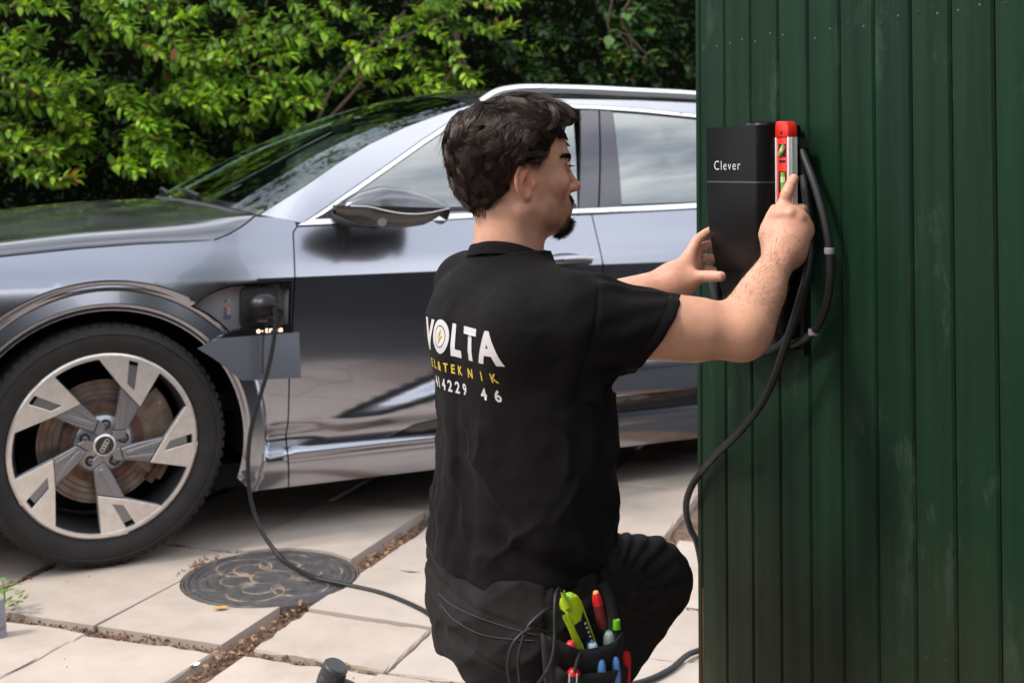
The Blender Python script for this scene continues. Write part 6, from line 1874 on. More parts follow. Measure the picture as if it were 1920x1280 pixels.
def back_text(body_, size, xc, y, off, sp, m, sx=1.0, width=None):
    t_ = text_mesh(body_, size, off, sp, 4)
    co = np.array([v.co[:] for v in t_.vertices]); lo_, hi_ = co.min(0), co.max(0)
    k = (width / (hi_[0] - lo_[0])) if width else sx
    xf(t_, lambda a, b, c: ((a - (lo_[0] + hi_[0]) / 2) * k + xc, b + y, 0))
    subdiv(t_, 4); xf(t_, on_back)
    return obj('lettering', t_, m, tee)
TXC, TXW = .015, .285
def word(txt, xs, size, y, off, m):
    for ch, x in zip(txt, xs):
        if ch != ' ': back_text(ch, size, x, y, off, 1.0, m)
LX = [-.090, -.039, .010, .058, .112]
word('V LTA', LX, .0700, .948, .0030, M_PRW)
# the O is a ring round a disc with a bolt
def ring_pts(r0, r1, n=40, sx=.92): return [(sx * r0 * math.cos(a), r0 * math.sin(a)) for a in np.linspace(0, 2 * PI, n, endpoint=False)] + [(sx * r1 * math.cos(a), r1 * math.sin(a)) for a in np.linspace(0, 2 * PI, n, endpoint=False)]
def flat(pts, faces, m, xc, yc, name='lettering'):
    me_ = mesh_from(name, [on_back(xc + x, yc + y, 0) for x, y in pts], faces, False); return obj(name, me_, m, tee)
n = 40
flat(ring_pts(.0188, .0285), [(i, (i + 1) % n, n + (i + 1) % n, n + i) for i in range(n)], M_PRW, LX[1], .9735)
flat([(.92 * .0170 * math.cos(a), .0170 * math.sin(a)) for a in np.linspace(0, 2 * PI, n, endpoint=False)] + [(0, 0)], [(i, (i + 1) % n, n) for i in range(n)], M_PRW, LX[1], .9735)
fl_ = flat([(.004, .0135), (-.007, -.001), (-.001, -.001), (-.004, -.0135), (.008, .002), (.001, .002)], [(0, 1, 2, 5), (2, 3, 4, 5)], M_PRY, LX[1], .9735)
for v_ in fl_.data.vertices: v_.co -= Vector(Tf) * .0012
word('EL&TEKNIK', [-.086, -.066, -.045, -.023, -.003, .018, .051, .084, .114], .0205, .9165, .0006, M_PRY)
word('41 4229 46', [-.072, -.056, 0, -.034, -.014, .006, .028, 0, .082, .110], .0262, .8850, .0007, M_PRW)

# ---- trousers
KC = px(1146, 1118, 2.20)
def sd_trs(p):
    q = torso(p, -.006)
    q = smax(q, p[:, 2] - .69, .01)
    bt = d_ell(p, PEL - Tf * .045 + Tr * .06 + np.array([0, 0, -.035]), (.100, .100, .100))
    bl = d_ell(p, PEL - Tf * .025 - Tr * .065 + np.array([0, 0, -.035]), (.085, .085, .095))
    d = smax(smin(smin(q, bt, .05), bl, .05), p[:, 2] - .600, .01)
    rt = d_chain(p, [Hpr + np.array([-.012, 0, .0]), Hpr * .5 + Kr * .5 + np.array([-.022, 0, 0]), Kr, ], [.112, .092, .078])
    rt = np.minimum(rt, d_chain(p, [Kr, Kr * .5 + Ar * .5, Ar], [.074, .070, .058]))
    lt = d_chain(p, [Hpl + np.array([.01, 0, .015]), Hpl * .5 + Kl * .5 + np.array([.0, 0, .008]), Kl + np.array([-.004, 0, .004])], [.104, .092, .074])
    ls = d_chain(p, [Kl + np.array([.0, 0, -.006]), Kl * .55 + Al * .45 + np.array([.008, 0, -.004]), Al], [.068, .064, .055])
    d = smin(d, rt, .05); d = smin(d, smin(lt, ls, .02), .03)
    # cloth: creases fanning from the bend of the knee, drape over the seat
    v = p - KC; ang = np.arctan2(v[:, 2], v[:, 0]); rad = np.linalg.norm(v[:, [0, 2]], axis=1)
    w = .0030 * np.sin(ang * 24 + 4.5 * vnoise(p, 8, 3)) * (.6 + .6 * vnoise(p, 6, 13)) * sst(.03, .07, rad) * sst(.19, .10, rad) * (p[:, 0] > .13)
    w = w + .0035 * fbm(p * np.array([1, 1, 2.0]), 9, 61, 3)
    rd = p @ np.array([[.8, 0, -.6], [0, 1, 0], [.6, 0, .8]]) * np.array([6, 14, 20])
    w = w + .0040 * ((1 - np.abs(vnoise(rd, 1, 91))) ** 4)
    w = w + .0035 * np.sin(p[:, 2] * 70 + 4 * vnoise(p, 7, 5) - 14 * p[:, 0]) * sst(.56, .46, p[:, 2]) * sst(-.20, -.05, -p[:, 0] - .06)
    # yoke and pocket seams on the seat, knee patch edge
    for (z0, sl) in ((.575, .25), (.520, .42)):
        e = p[:, 2] - (z0 - sl * (p[:, 0] + .13))
        w = w - .0025 * np.exp(-(e / .003) ** 2) * (p[:, 0] < .06) * (p[:, 1] < 2.15)
    e = p[:, 2] - (.462 - .30 * (p[:, 0] + .11))
    w = w + .0035 * sst(-.004, .004, e) * (p[:, 0] < .05) * (p[:, 1] < 2.15)
    e = (p - px(1190, 1040, 2.30)) @ np.array([.93, .1, -.25])
    w = w + .0018 * sst(-.003, .003, e) * (p[:, 0] > .15)
    return d - w
Pq, Fq = sculpt(sd_trs, np.array([-.36, 1.74, -.02]), np.array([.43, 2.50, .72]), .0046, proj=2)
M_TRS = mat('black_workwear', (.0175, .0145, .0150), .82, spec=.2, var=.35, vscale=26, bump=.5, bscale=700)
trs = obj('trousers', mesh_from('trousers', Pq, Fq), M_TRS, person, True)
# pale stitching along the pocket
st = []
bt_ = BVHTree.FromPolygons([tuple(p) for p in Pq], [tuple(f) for f in Fq])
def on_front(pxx, pyy, off=.0012):
    o = Vector((0, 0, CAM_H)); d = (Vector(px(pxx, pyy, 2.0)) - o).normalized()
    h = bt_.ray_cast(o, d)
    return (h[0] - d * off) if h[0] is not None else Vector(px(pxx, pyy, 2.0))
M_STI = mat('seam_thread', (.035, .030, .030), .8)
for pl in ([(822, 1112), (850, 1135), (900, 1158), (960, 1178), (1005, 1190)], [(826, 1132), (850, 1160), (900, 1188), (960, 1198), (1000, 1200)]):
    pts = [on_front(x, y) for x, y in [(float(a), float(b)) for a, b, _ in spline([(a, b, 0) for a, b in pl], 6)]]
    MB().tube(pts, .0011, 5).build('seam', M_STI, trs)
# boots
def boot(an, dirv, name):
    dirv = np.array(dirv) / np.linalg.norm(dirv)
    toe = an + dirv * .17; toe[2] = .045
    fn = lambda p: smin(d_chain(p, [an + np.array([0, 0, .04]), an, an - dirv * .03 + np.array([0, 0, -.045])], [.046, .046, .040]), d_chain(p, [an - dirv * .02 + np.array([0, 0, -.04]), an * .4 + toe * .6, toe], [.042, .044, .036]), .03)
    lo = np.minimum(an, toe) - .11; hi = np.maximum(an, toe) + .11
    P_, F_ = sculpt(fn, lo, hi, .008, proj=1)
    P_[:, 2] = np.maximum(P_[:, 2], .004)
    return obj('boot', mesh_from('boot', P_, F_), mat('boot_leather', (.02, .019, .019), .55), person, True)
boot(Al + np.array([-.02, -.01, -.05]), (.8, .35, -.3), 'boot')
boot(Ar + np.array([-.04, -.03, .03]), (-.6, -.45, -.1), 'boot')

# ---- hair
def sd_hvol(q):
    s = q.copy(); s[:, 1] = np.abs(s[:, 1])
    d = d_ell(s, (-.030, 0, .062), (.104, .090, .094))
    d = smin(d, d_ell(s, (.030, 0, .108), (.062, .068, .044)), .03)
    d = smin(d, d_ell(s, (.070, .004, .112), (.032, .052, .032)), .02)
    d = smin(d, d_ell(s, (-.066, 0, -.002), (.044, .062, .048)), .03)
    d = smin(d, d_ell(s, (-.005, .060, .060), (.060, .026, .050)), .025)
    return d
def grad(fn, q, e=.0015):
    g = np.stack([fn(q + np.eye(3)[i] * e) - fn(q - np.eye(3)[i] * e) for i in range(3)], -1)
    return g / (np.linalg.norm(g, axis=1, keepdims=True) + 1e-9)
hrng = np.random.default_rng(5)
NH = 15000
dirs = hrng.normal(0, 1, (NH * 3, 3)); dirs /= np.linalg.norm(dirs, axis=1, keepdims=True)
o_ = np.array([-.010, 0, .045]); t_ = np.full(len(dirs), .16)
for _ in range(24):
    t_ = t_ - np.clip(sd_head(o_ + dirs * t_[:, None]), -.02, .02) * .9
roots = o_ + dirs * t_[:, None]
sr_ = np.abs(roots[:, 1])
hlz = np.interp(roots[:, 0], HLF, HLU)
ok = (roots[:, 2] > hlz + hrng.normal(0, .0025, len(roots))) & (sr_ < .090) & ~((np.abs(roots[:, 0] + .014) < .026) & (roots[:, 2] < .038) & (sr_ > .066))
roots = roots[ok]
crown = (roots[:, 2] > .085) & (roots[:, 0] < .01) & (roots[:, 0] > -.095)
roots = np.vstack([roots[:NH], roots[crown] + hrng.normal(0, .002, (crown.sum(), 3))]); NH = len(roots)
# locks
NL = 230
lc = hrng.choice(NH, NL, replace=False)
LCp = roots[lc]
dl = ((roots[:, None] * np.array([1, 1, 1]) - LCp[None]) ** 2).sum(-1)
lock = dl.argmin(1)
lph = hrng.uniform(0, 2 * PI, NL); lamp = hrng.uniform(.3, 1.0, NL); llev = hrng.uniform(0, 1, NL) ** 1.3; lside = hrng.normal(0, .24, NL); lfreq = hrng.uniform(.8, 1.3, NL)
def flow(q, side):
    f, r, u = q[:, 0], q[:, 1], q[:, 2]
    sg = np.sign(r + 1e-6)
    top = sst(.095, .135, u)
    front = sst(-.06, .02, f)
    vt = np.stack([.95 + 0 * f, .55 * sg * np.clip(np.abs(r) / .05, .2, 1), -.1 + 0 * f], -1)     # top: combed forward and outward
    vb = np.stack([-.30 + 0 * f, .05 * sg, -1 + 0 * f], -1)                                        # sides and back: down and back
    vs = np.stack([-.90 + .0 * f, .0 * sg, -.40 + 0 * f], -1)
    v = vb * (1 - front[:, None]) + vs * front[:, None]
    # locks above the ear sweep up and over from the temple
    lift = front * sst(.055, .085, u) * (1 - top)
    v = v * (1 - lift[:, None] * .75) + np.stack([-.75 + 0 * f, .1 * sg, .12 + 0 * f], -1) * (lift[:, None] * .75)
    v = v * (1 - (top * sst(-.09, -.03, f))[:, None]) + vt * (top * sst(-.09, -.03, f))[:, None]
    nape = sst(.03, -.03, u)
    v[:, 0] += nape * .40; v[:, 2] -= nape * .3
    v = v / np.linalg.norm(v, axis=1, keepdims=True)
    return v
SEG = 15
def grow(q0, lk, lenmul, depth, jit):
    n_ = len(q0); q = q0.copy(); out = [q.copy()]
    u0 = q0[:, 2]
    Ln = np.interp(u0, [-.05, -.02, .03, .09, .12, .16], [.026, .046, .070, .088, .095, .098]) * lenmul
    Ln = Ln * np.where((q0[:, 0] > .0) & (u0 < .065), .62, 1.0)
    st_ = Ln / SEG
    lev0 = sd_hvol(q0)
    for k in range(1, SEG + 1):
        t = k / SEG
        n_v = grad(sd_hvol, q)
        v = flow(q, None)
        b = np.cross(n_v, v); b /= (np.linalg.norm(b, axis=1, keepdims=True) + 1e-9)
        wv = (lside[lk] + lamp[lk] * 1.25 * np.sin(lph[lk] + lfreq[lk] * 6.2 * t) + jit)[:, None]
        v = v + b * wv
        v = v - n_v * (v * n_v).sum(1, keepdims=True)
        v /= (np.linalg.norm(v, axis=1, keepdims=True) + 1e-9)
        hl_ = np.interp(q[:, 0], HLF, HLU)
        go = np.where(q[:, 0] > -.045, sst(-.006, .012, q[:, 2] - hl_), sst(-.006, .006, q[:, 2] + .046 + .008 * np.sin(lph[lk] * 7)))
        go = go * (1 - sst(.080, .100, q[:, 0]) * .8)
        q = q + v * (st_ * go)[:, None]
        tgt = lev0 * (1 - min(1, t * 4.5)) - depth * min(1, t * 4.5) + .0055 * max(0, t - .75) * 4 * np.sin(lph[lk] * 3)
        cur = sd_hvol(q)
        q = q + n_v * (tgt - cur)[:, None] * .7
        out.append(q.copy())
    return np.stack(out, 1)
G = grow(LCp, np.arange(NL), np.ones(NL), -.0015 + .0068 * llev, np.zeros(NL))
dep = (-.0015 + .0068 * llev[lock]) + np.abs(hrng.normal(0, .0032, NH)) - .0012
S = grow(roots, lock, hrng.uniform(.78, 1.12, NH), dep, hrng.normal(0, .10, NH))
tt_ = np.linspace(0, 1, SEG + 1)[None, :, None]
off = (roots - LCp[lock])[:, None, :]
clump = .68 * sst(.08, .60, tt_)
S = S * (1 - clump) + (G[lock] + off * .55 + hrng.normal(0, .0011, (NH, 1, 3))) * clump
# a few flyaways
fly = hrng.uniform(size=NH) < .06
S[fly] += (hrng.normal(0, .006, (fly.sum(), 1, 3)) + np.array([-.002, 0, .006])) * (tt_ ** 2)
def strands_mesh(S, r0, r1):
    n_, m_, _ = S.shape
    W_ = from_head(S.reshape(-1, 3)).reshape(n_, m_, 3)
    T = np.gradient(W_, axis=1); T /= (np.linalg.norm(T, axis=2, keepdims=True) + 1e-9)
    A = np.cross(T, np.array([.2, .3, .93])); A /= (np.linalg.norm(A, axis=2, keepdims=True) + 1e-9)
    B = np.cross(T, A)
    rad = (r0 + (r1 - r0) * np.linspace(0, 1, m_) ** 2)[None, :, None]
    ring = np.stack([W_ + (A * math.cos(a) + B * math.sin(a)) * rad for a in (0, 2 * PI / 3, 4 * PI / 3)], 2)
    V_ = ring.reshape(-1, 3)
    base = np.arange(n_ * m_ * 3).reshape(n_, m_, 3)
    F_ = np.concatenate([np.stack([base[:, :-1, k], base[:, :-1, (k + 1) % 3], base[:, 1:, (k + 1) % 3], base[:, 1:, k]], -1).reshape(-1, 4) for k in range(3)])
    return V_, F_
Vh, Fh2 = strands_mesh(S, .00048, .00018)
M_HAIR = mat('dark_brown_hair', (.026, .0145, .0110), .32, spec=.70)
hb_ = M_HAIR.node_tree.nodes['Principled BSDF']; hb_.inputs['Specular Tint'].default_value = (1, .82, .74, 1)
def sd_cap(q):
    hl_ = np.interp(q[:, 0], HLF, HLU)
    d = sd_hvol(q) + .0090
    d = smax(d, (hl_ + .002 - q[:, 2]) * .7, .006)
    ea = d_ell(np.stack([q[:, 0], np.abs(q[:, 1]), q[:, 2]], -1), (-.012, .085, .006), (.030, .022, .034))
    return smax(d, -ea, .004)
Pc, Fc_ = sculpt(sd_cap, (-.15, -.12, -.07), (.12, .12, .17), .0032, proj=1)
cap_o = obj('hair', mesh_from('hair', Vh, Fh2), M_HAIR, person, True)
obj('scalp_hair', mesh_from('scalp_hair', from_head(Pc), Fc_), mat('hair_root_shade', (.012, .007, .006), .8, spec=.15), cap_o)
# brows, lashes, moustache, chin beard
def tuft(Q0, D, L_, r0, r1, name, m, droop=0.0, seg=4, curl=0.0):
    n_ = len(Q0); pts = [Q0]; q = Q0.copy(); d = D.copy()
    for k in range(seg):
        d = d + np.array([0, 0, -droop]) + hrng.normal(0, curl, d.shape); d /= np.linalg.norm(d, axis=1, keepdims=True)
        q = q + d * (L_ / seg)[:, None]; pts.append(q.copy())
    V_, F_ = strands_mesh(np.stack(pts, 1), r0, r1)
    return obj(name, mesh_from(name, V_, F_), m, person, True)
M_BEARD = mat('beard_hair', (.020, .0125, .010), .5, spec=.4)
def onhead(Q, D, n_=16):
    Q = Q.copy()
    for _ in range(n_): Q = Q - D * np.clip(sd_head(Q), -.01, .01)[:, None]
    return Q
N_ = 520
b_r = hrng.uniform(.010, .057, N_) * hrng.choice([1, -1], N_); b_u = .0465 + .006 * np.sin((np.abs(b_r) - .010) / .046 * 2.6) + hrng.normal(0, .0022, N_)
Q = onhead(np.stack([np.full(N_, .11), b_r, b_u], -1), np.tile([1.0, 0, 0], (N_, 1)))
G_ = grad(sd_head, Q); D = np.stack([np.full(N_, -.35), np.sign(b_r) * .9, np.full(N_, .22)], -1) + hrng.normal(0, .15, (N_, 3)); D = D - G_ * (D * G_).sum(1, keepdims=True) + G_ * .28; D /= np.linalg.norm(D, axis=1, keepdims=True)
tuft(Q, D, hrng.uniform(.006, .010, N_), .00045, .0002, 'eyebrows', M_BEARD)
N_ = 60
a_ = hrng.uniform(-60, 75, N_); sg_ = hrng.choice([1, -1], N_)
Q = np.stack([EYE[0] + .0150 * np.cos(np.radians(a_)), sg_ * (EYE[1] + .0150 * np.sin(np.radians(a_))), np.full(N_, EYE[2] + .0020)], -1)
D = np.stack([.8 * np.cos(np.radians(a_)) + .3, sg_ * np.sin(np.radians(a_)) * .6, np.full(N_, -.10)], -1); D /= np.linalg.norm(D, axis=1, keepdims=True)
tuft(Q, D, hrng.uniform(.006, .009, N_), .0004, .00015, 'eyelashes', M_BEARD, droop=-.15)
N_ = 1500
c_r = np.clip(hrng.normal(0, .0125, N_), -.030, .030); c_t = hrng.uniform(0, 1, N_)
Q0 = np.stack([.076 + .030 * np.cos(c_t * 1.9 - .35), c_r, -.064 + .0 * c_r - .024 * np.sin(c_t * 1.9 - .35)], -1)
Dn = Q0 - np.array([.061, 0, -.052]); Dn /= np.linalg.norm(Dn, axis=1, keepdims=True)
Q = onhead(Q0 + Dn * .02, Dn, 24)
D = Dn * .8 + np.array([.18, 0, -.75]) + hrng.normal(0, .32, (N_, 3)); D /= np.linalg.norm(D, axis=1, keepdims=True)
tuft(Q, D, hrng.uniform(.004, .0140, N_), .00036, .00016, 'goatee', M_BEARD, curl=.35)
N_ = 700
m_r = hrng.uniform(-.026, .026, N_)
Q0 = np.stack([np.full(N_, .112), m_r, -.0185 - .12 * np.abs(m_r) + hrng.normal(0, .0028, N_)], -1)
Q = onhead(Q0, np.tile([1.0, 0, 0], (N_, 1)))
D = np.stack([np.full(N_, .35), np.sign(m_r) * .4, np.full(N_, -.8)], -1) + hrng.normal(0, .2, (N_, 3)); D /= np.linalg.norm(D, axis=1, keepdims=True)
tuft(Q, D, hrng.uniform(.003, .006, N_), .0004, .0002, 'moustache', M_BEARD)
N_ = 420
sg_ = hrng.uniform(-1, 1, N_)
Q0 = np.stack([-.10 + 0 * sg_, sg_ * .055, -.048 + hrng.uniform(-.010, .012, N_)], -1)
Dn = Q0 - np.array([-.02, 0, -.05]); Dn[:, 2] = 0; Dn /= np.linalg.norm(Dn, axis=1, keepdims=True)
Q = onhead(Q0, Dn, 24)
D = Dn * .3 + np.array([0, 0, -1.0]) + hrng.normal(0, .12, (N_, 3)); D /= np.linalg.norm(D, axis=1, keepdims=True)
tuft(Q, D, hrng.uniform(.003, .007, N_), .0003, .00015, 'nape_stubble', M_BEARD)

# fine hair on the forearms
for Q_, fn_, e_, w_, nn_ in ((Pr, sd_rarm, Er, Wr, 1500), (Pl, sd_larm, El, Wl, 500)):
    t_ = ((Q_ - e_) @ (w_ - e_)) / ((w_ - e_) @ (w_ - e_))
    c_ = np.nonzero((t_ > .08) & (t_ < 1.02) & (np.linalg.norm(Q_ - (e_ + np.clip(t_, 0, 1)[:, None] * (w_ - e_)), axis=1) < .075))[0]
    Q = Q_[hrng.choice(c_, nn_)]
    Nn = grad(fn_, Q)
    ax_ = (w_ - e_) / np.linalg.norm(w_ - e_)
    D = ax_ * .8 + Nn * .35 + np.array([.0, -.1, -.35]) + hrng.normal(0, .28, (nn_, 3)); D = D - Nn * ((D * Nn).sum(1, keepdims=True) - .25); D /= np.linalg.norm(D, axis=1, keepdims=True)
    tuft(to_head(Q), D @ HM, hrng.uniform(.006, .015, nn_), .00013, .00005, 'arm_hair', bpy.data.materials.get('arm_hair_brown') or mat('arm_hair_brown', (.06, .03, .02), .5), curl=.10)
# ------------------------------------------------------------------ tool pouch at the hip and what it holds
PN = np.array([.50, -.86, 0]); PN /= np.linalg.norm(PN); PT = np.array([-PN[1], PN[0], 0])   # out of the hip, along the pouch
PO = px(1090, 1215, 1.925)
def PP(x, y, d=0.0):
    """point of the pouch plane under a pixel, moved out by d"""
    o = np.array([0, 0, CAM_H]); v = px(x, y, 2.0) - o; base = PO + PN * d
    return o + v * (((base - o) @ PN) / (v @ PN))
M_POUCH = mat('black_canvas', (.020, .018, .019), .78, spec=.25, var=.3, vscale=60, bump=.6, bscale=600)
pouch = thing('tool_pouch', 'black canvas tool pouch hanging from the kneeling man\'s belt', 'tool pouch', tuple(PO))
def sheet(front, back, name, m, thick=.003):
    """a pocket: front edge curve bulging out over the back curve, from the rim downwards"""
    pass
def pocket(rim, bot, bulge, name, d0=0.0, rows=12):
    R_ = spline([(*p, 0) for p in rim], 6)[:, :2]; B_ = spline([(*p, 0) for p in bot], 6)[:, :2]
    rr_ = []
    for k in range(rows):
        t = k / (rows - 1); row = []
        for i, (a, b) in enumerate(zip(R_, B_)):
            s_ = i / (len(R_) - 1)
            q = a * (1 - t) + b * t
            d = d0 + bulge * (4 * s_ * (1 - s_)) ** .5 * (.82 + .18 * math.cos(t * 5)) + .0020 * math.sin(9 * s_ + 7 * t) + .0016 * math.sin(23 * s_ - 5 * t)
            row.append(tuple(PP(q[0], q[1], d)))
        rr_.append(row)
    n = len(R_); v = [p for r_ in rr_ for p in r_]
    f = [(i * n + k, i * n + k + 1, (i + 1) * n + k + 1, (i + 1) * n + k) for i in range(rows - 1) for k in range(n - 1)]
    o = MB().add(v, f).build(name, M_POUCH, pouch, world_space=True)
    s = o.modifiers.new('s', 'SOLIDIFY'); s.thickness = .0025
    hemv = [Vector(p) for p in rr_[0]]
    MB().tube(hemv, .0022, 6).build('hem', M_POUCH, o)
    MB().tube([Vector(p) for p in rr_[1]], .0009, 5).build('stitching', M_STI, o)
    return o
pocket([(1016, 1188), (1040, 1198), (1065, 1211), (1090, 1219), (1125, 1214), (1152, 1204), (1166, 1186)], [(1026, 1330), (1045, 1335), (1070, 1340), (1095, 1342), (1125, 1340), (1152, 1336), (1166, 1330)], .030, 'pocket')
pocket([(1040, 1246), (1062, 1262), (1088, 1266), (1118, 1263), (1150, 1258), (1175, 1250)], [(1040, 1330), (1062, 1340), (1088, 1342), (1118, 1340), (1150, 1336), (1172, 1330)], .036, 'front_pocket', .004)
# back panel
MB().add([tuple(PP(*q, -.022)) for q in ((1012, 1184), (1170, 1180), (1172, 1340), (1020, 1340))] + [tuple(PP(*q, -.026)) for q in ((1012, 1184), (1170, 1180), (1172, 1340), (1020, 1340))], [(0, 1, 2, 3), (7, 6, 5, 4), (0, 4, 5, 1), (1, 5, 6, 2), (2, 6, 7, 3), (3, 7, 4, 0)]).build('back_panel', M_POUCH, pouch, world_space=True)
MB().add([tuple(PP(*q, d)) for q, d in (((1015, 1188), -.022), ((1017, 1190), .006), ((1030, 1330), .006), ((1022, 1330), -.022))], [(0, 1, 2, 3)]).build('side_panel', M_POUCH, pouch, world_space=True)
MB().add([tuple(PP(*q, d)) for q, d in (((1168, 1184), -.022), ((1166, 1187), .006), ((1166, 1330), .006), ((1170, 1330), -.022))], [(0, 1, 2, 3)]).build('side_panel', M_POUCH, pouch, world_space=True)
MB().tube(spline([PP(1150, 1180, -.02), PP(1148, 1150, -.024), PP(1140, 1118, -.03), PP(1128, 1095, -.035)], 5), .009, 8).build('belt_loop', M_POUCH, pouch, world_space=True)
M_LIME = mat('lime_plastic', (.36, .50, .012), .4); M_LIME2 = mat('lime_cap', (.17, .52, .02), .4)
M_REDH = mat('red_handle', (.62, .016, .02), .4); M_BLKH = mat('black_grip', (.018, .016, .017), .6)
def rod(name, label, cat, a, b, prof, parts, d=0.0, n=14, group='tools in the pouch'):
    """a tool along a pixel line a-b: prof is [(t, radius)], parts [(name, t0, t1, material)]"""
    A_ = PP(*a, d); B_ = PP(*b, d); dv = Vector(B_ - A_)
    t_ = thing(name, label, cat, tuple(A_), group=group)
    M_ = dv.normalized().to_track_quat('Z', 'Y').to_matrix(); Ln = dv.length
    T_ = [p[0] for p in prof]; R_ = [p[1] for p in prof]
    for pn, t0, t1, m in parts:
        ts = sorted({t0, t1, *[x for x in T_ if t0 < x < t1]})
        pr_ = [(0, t0 * Ln)] + [(float(np.interp(x, T_, R_)), x * Ln) for x in ts] + [(0, t1 * Ln)]
        MB().lathe(pr_, n=n, M=M_, c=A_).build(pn, m, t_, world_space=True, sharp=50)
    return t_, M_, A_, Ln
# two-pole voltage tester: body, display panel, two probes and its lead
A_ = PP(1069, 1128, -.004); B_ = PP(1120, 1268, -.004)
tst = thing('voltage_tester', 'lime green two pole voltage tester with black front standing in the pouch', 'voltage tester', tuple(A_))
dv = (B_ - A_); Ln = np.linalg.norm(dv); dz_ = dv / Ln; dx_ = np.cross(dz_, -PN); dx_ /= np.linalg.norm(dx_); dy_ = np.cross(dz_, dx_)
def TT(x, y, z): return Vector(A_ + dx_ * x + dy_ * y + dz_ * z)
sgn_ = 1 if dx_ @ PT > 0 else -1
out_ = PN if dy_ @ PN > 0 else -PN
def tprism(poly, y0, y1, name, m, par, bev=.002):
    return MB().prism(poly, 0, 1, lambda x, z, h: TT(sgn_ * x, (y0 + (y1 - y0) * h) * (1 if dy_ @ PN > 0 else -1), z)).build(name, m, par, world_space=True, bevel=bev)
tb = tprism([(-.0145, .0), (-.010, -.008), (.002, -.012), (.012, -.008), (.0150, .004), (.0150, .14), (-.0145, .14)], -.012, .010, 'tester_body', M_LIME, tst, .0025)
tprism([(-.0115, .030), (.002, .030), (.0105, .018), (.0112, .135), (-.0112, .135)], .009, .0118, 'front_panel', mat('tester_panel', (.010, .010, .014), .25, spec=.6), tst, .0006)
for k in range(9):
    wl = rng.uniform(.004, .0085)
    tprism([(.0045, .036 + .0078 * k), (.0085, .036 + .0078 * k), (.0085, .0395 + .0078 * k), (.0085 - wl * .5, .0395 + .0078 * k)], .0118, .0121, 'scale_mark', mat('scale_white', (.5, .5, .55), .5) if k == 0 else bpy.data.materials['scale_white'], tst, 0)
MB().lathe([(.0085, 0), (.0080, .005), (.0045, .007), (0, .007)], n=18, M=(-Vector(dz_)).to_track_quat('Z', 'Y').to_matrix(), c=TT(0, 0, -.007)).build('tester_cap', mat('cap_green', (.30, .55, .08), .4), tst, world_space=True)
MB().tube([PP(1055, 1108, .002), PP(1059, 1122, .002), PP(1064, 1138, .004)], [.0035, .0048, .0060], 12).build('probe', M_LIME, tst, world_space=True)
pr2 = MB().tube([PP(1058, 1150, .006), PP(1060, 1154, .007), PP(1088, 1212, .012), PP(1094, 1222, .012)], [.0030, .0048, .0052, .003], 12); pr2.build('probe', M_LIME, tst, world_space=True)
lead = spline([PP(1055, 1109, .002), PP(1048, 1103, .006), PP(1042, 1115, .02), PP(1040, 1145, .03), PP(1040, 1185, .038), PP(1038, 1220, .045), PP(1030, 1248, .045), PP(1018, 1268, .04), PP(1006, 1285, .03), PP(985, 1310, .02), PP(962, 1290, .012), PP(953, 1255, .01), PP(955, 1225, .012), PP(966, 1200, .018), PP(985, 1183, .02), PP(1000, 1178, .02), PP(1020, 1184, .012), PP(1036, 1192, .005)], 8)
MB().tube(lead, .0026, 8).build('lead', M_CABLE, tst, world_space=True)
lead = spline([PP(1058, 1150, .006), PP(1045, 1142, .01), PP(1028, 1141, .015), PP(1008, 1155, .016), PP(990, 1175, .014), PP(978, 1205, .01), PP(972, 1240, .006), PP(975, 1275, .004), PP(985, 1320, .004)], 8)
MB().tube(lead, .0026, 8).build('lead', M_CABLE, tst, world_space=True)
lead = spline([PP(1094, 1222, .012), PP(1088, 1224, .030), PP(1082, 1238, .036), PP(1077, 1262, .042), PP(1072, 1300, .042)], 8)
MB().tube(lead, .0026, 8).build('lead', M_CABLE, tst, world_space=True)
M_KNURL = mat('red_black_grip', (.17, .012, .018), .6, var=.8, vscale=420)
rod('screwdriver', 'screwdriver with bright red cap and dark red knurled grip in the pouch', 'screwdriver', (1117, 1110), (1142, 1240), [(0, .004), (.04, .0066), (.1, .0080), (.26, .0082), (.48, .0080), (.54, .0062), (.62, .0066), (.7, .005), (1, .003)], [('handle_cap', 0, .17, M_REDH), ('grip', .17, .50, M_KNURL), ('neck', .50, 1, M_BLKH)])
MB().lathe([(0, -.0022), (.0035, -.002), (.005, .0006)], n=14, M=Vector(PP(1142, 1240) - PP(1117, 1110)).to_track_quat('Z', 'Y').to_matrix(), c=PP(1117, 1110)).build('end_disc', mat('end_disc_orange', (.75, .42, .12), .4), bpy.data.objects['screwdriver'], world_space=True)
rod('marker_pen', 'lime green capped pen standing at the pouch\'s edge beside the grey screwdriver', 'pen', (1156, 1161), (1158, 1240), [(0, .0052), (.04, .0058), (.22, .0064), (.23, .0048), (1, .0045)], [('pen_cap', 0, .22, M_LIME2), ('pen_body', .22, 1, M_BLKH)], -.012)
rod('screwdriver', 'screwdriver with pale grey green rounded handle end in the pouch', 'screwdriver', (1140, 1181), (1146, 1260), [(0, .003), (.04, .0066), (.12, .0088), (.30, .0098), (.36, .0085), (1, .007)], [('handle_cap', 0, .33, mat('grey_green_handle', (.36, .42, .40), .35)), ('grip', .33, 1, M_BLKH)], .006)
MB().lathe([(0, -.001), (.0036, -.0006), (.0050, .0012)], n=14, M=Vector((0, 0, -1)).to_track_quat('Z', 'Y').to_matrix(), c=PP(1140, 1181.5, .006)).build('end_disc', mat('end_disc_green', (.10, .42, .26), .4), bpy.data.objects['screwdriver.001'], world_space=True)
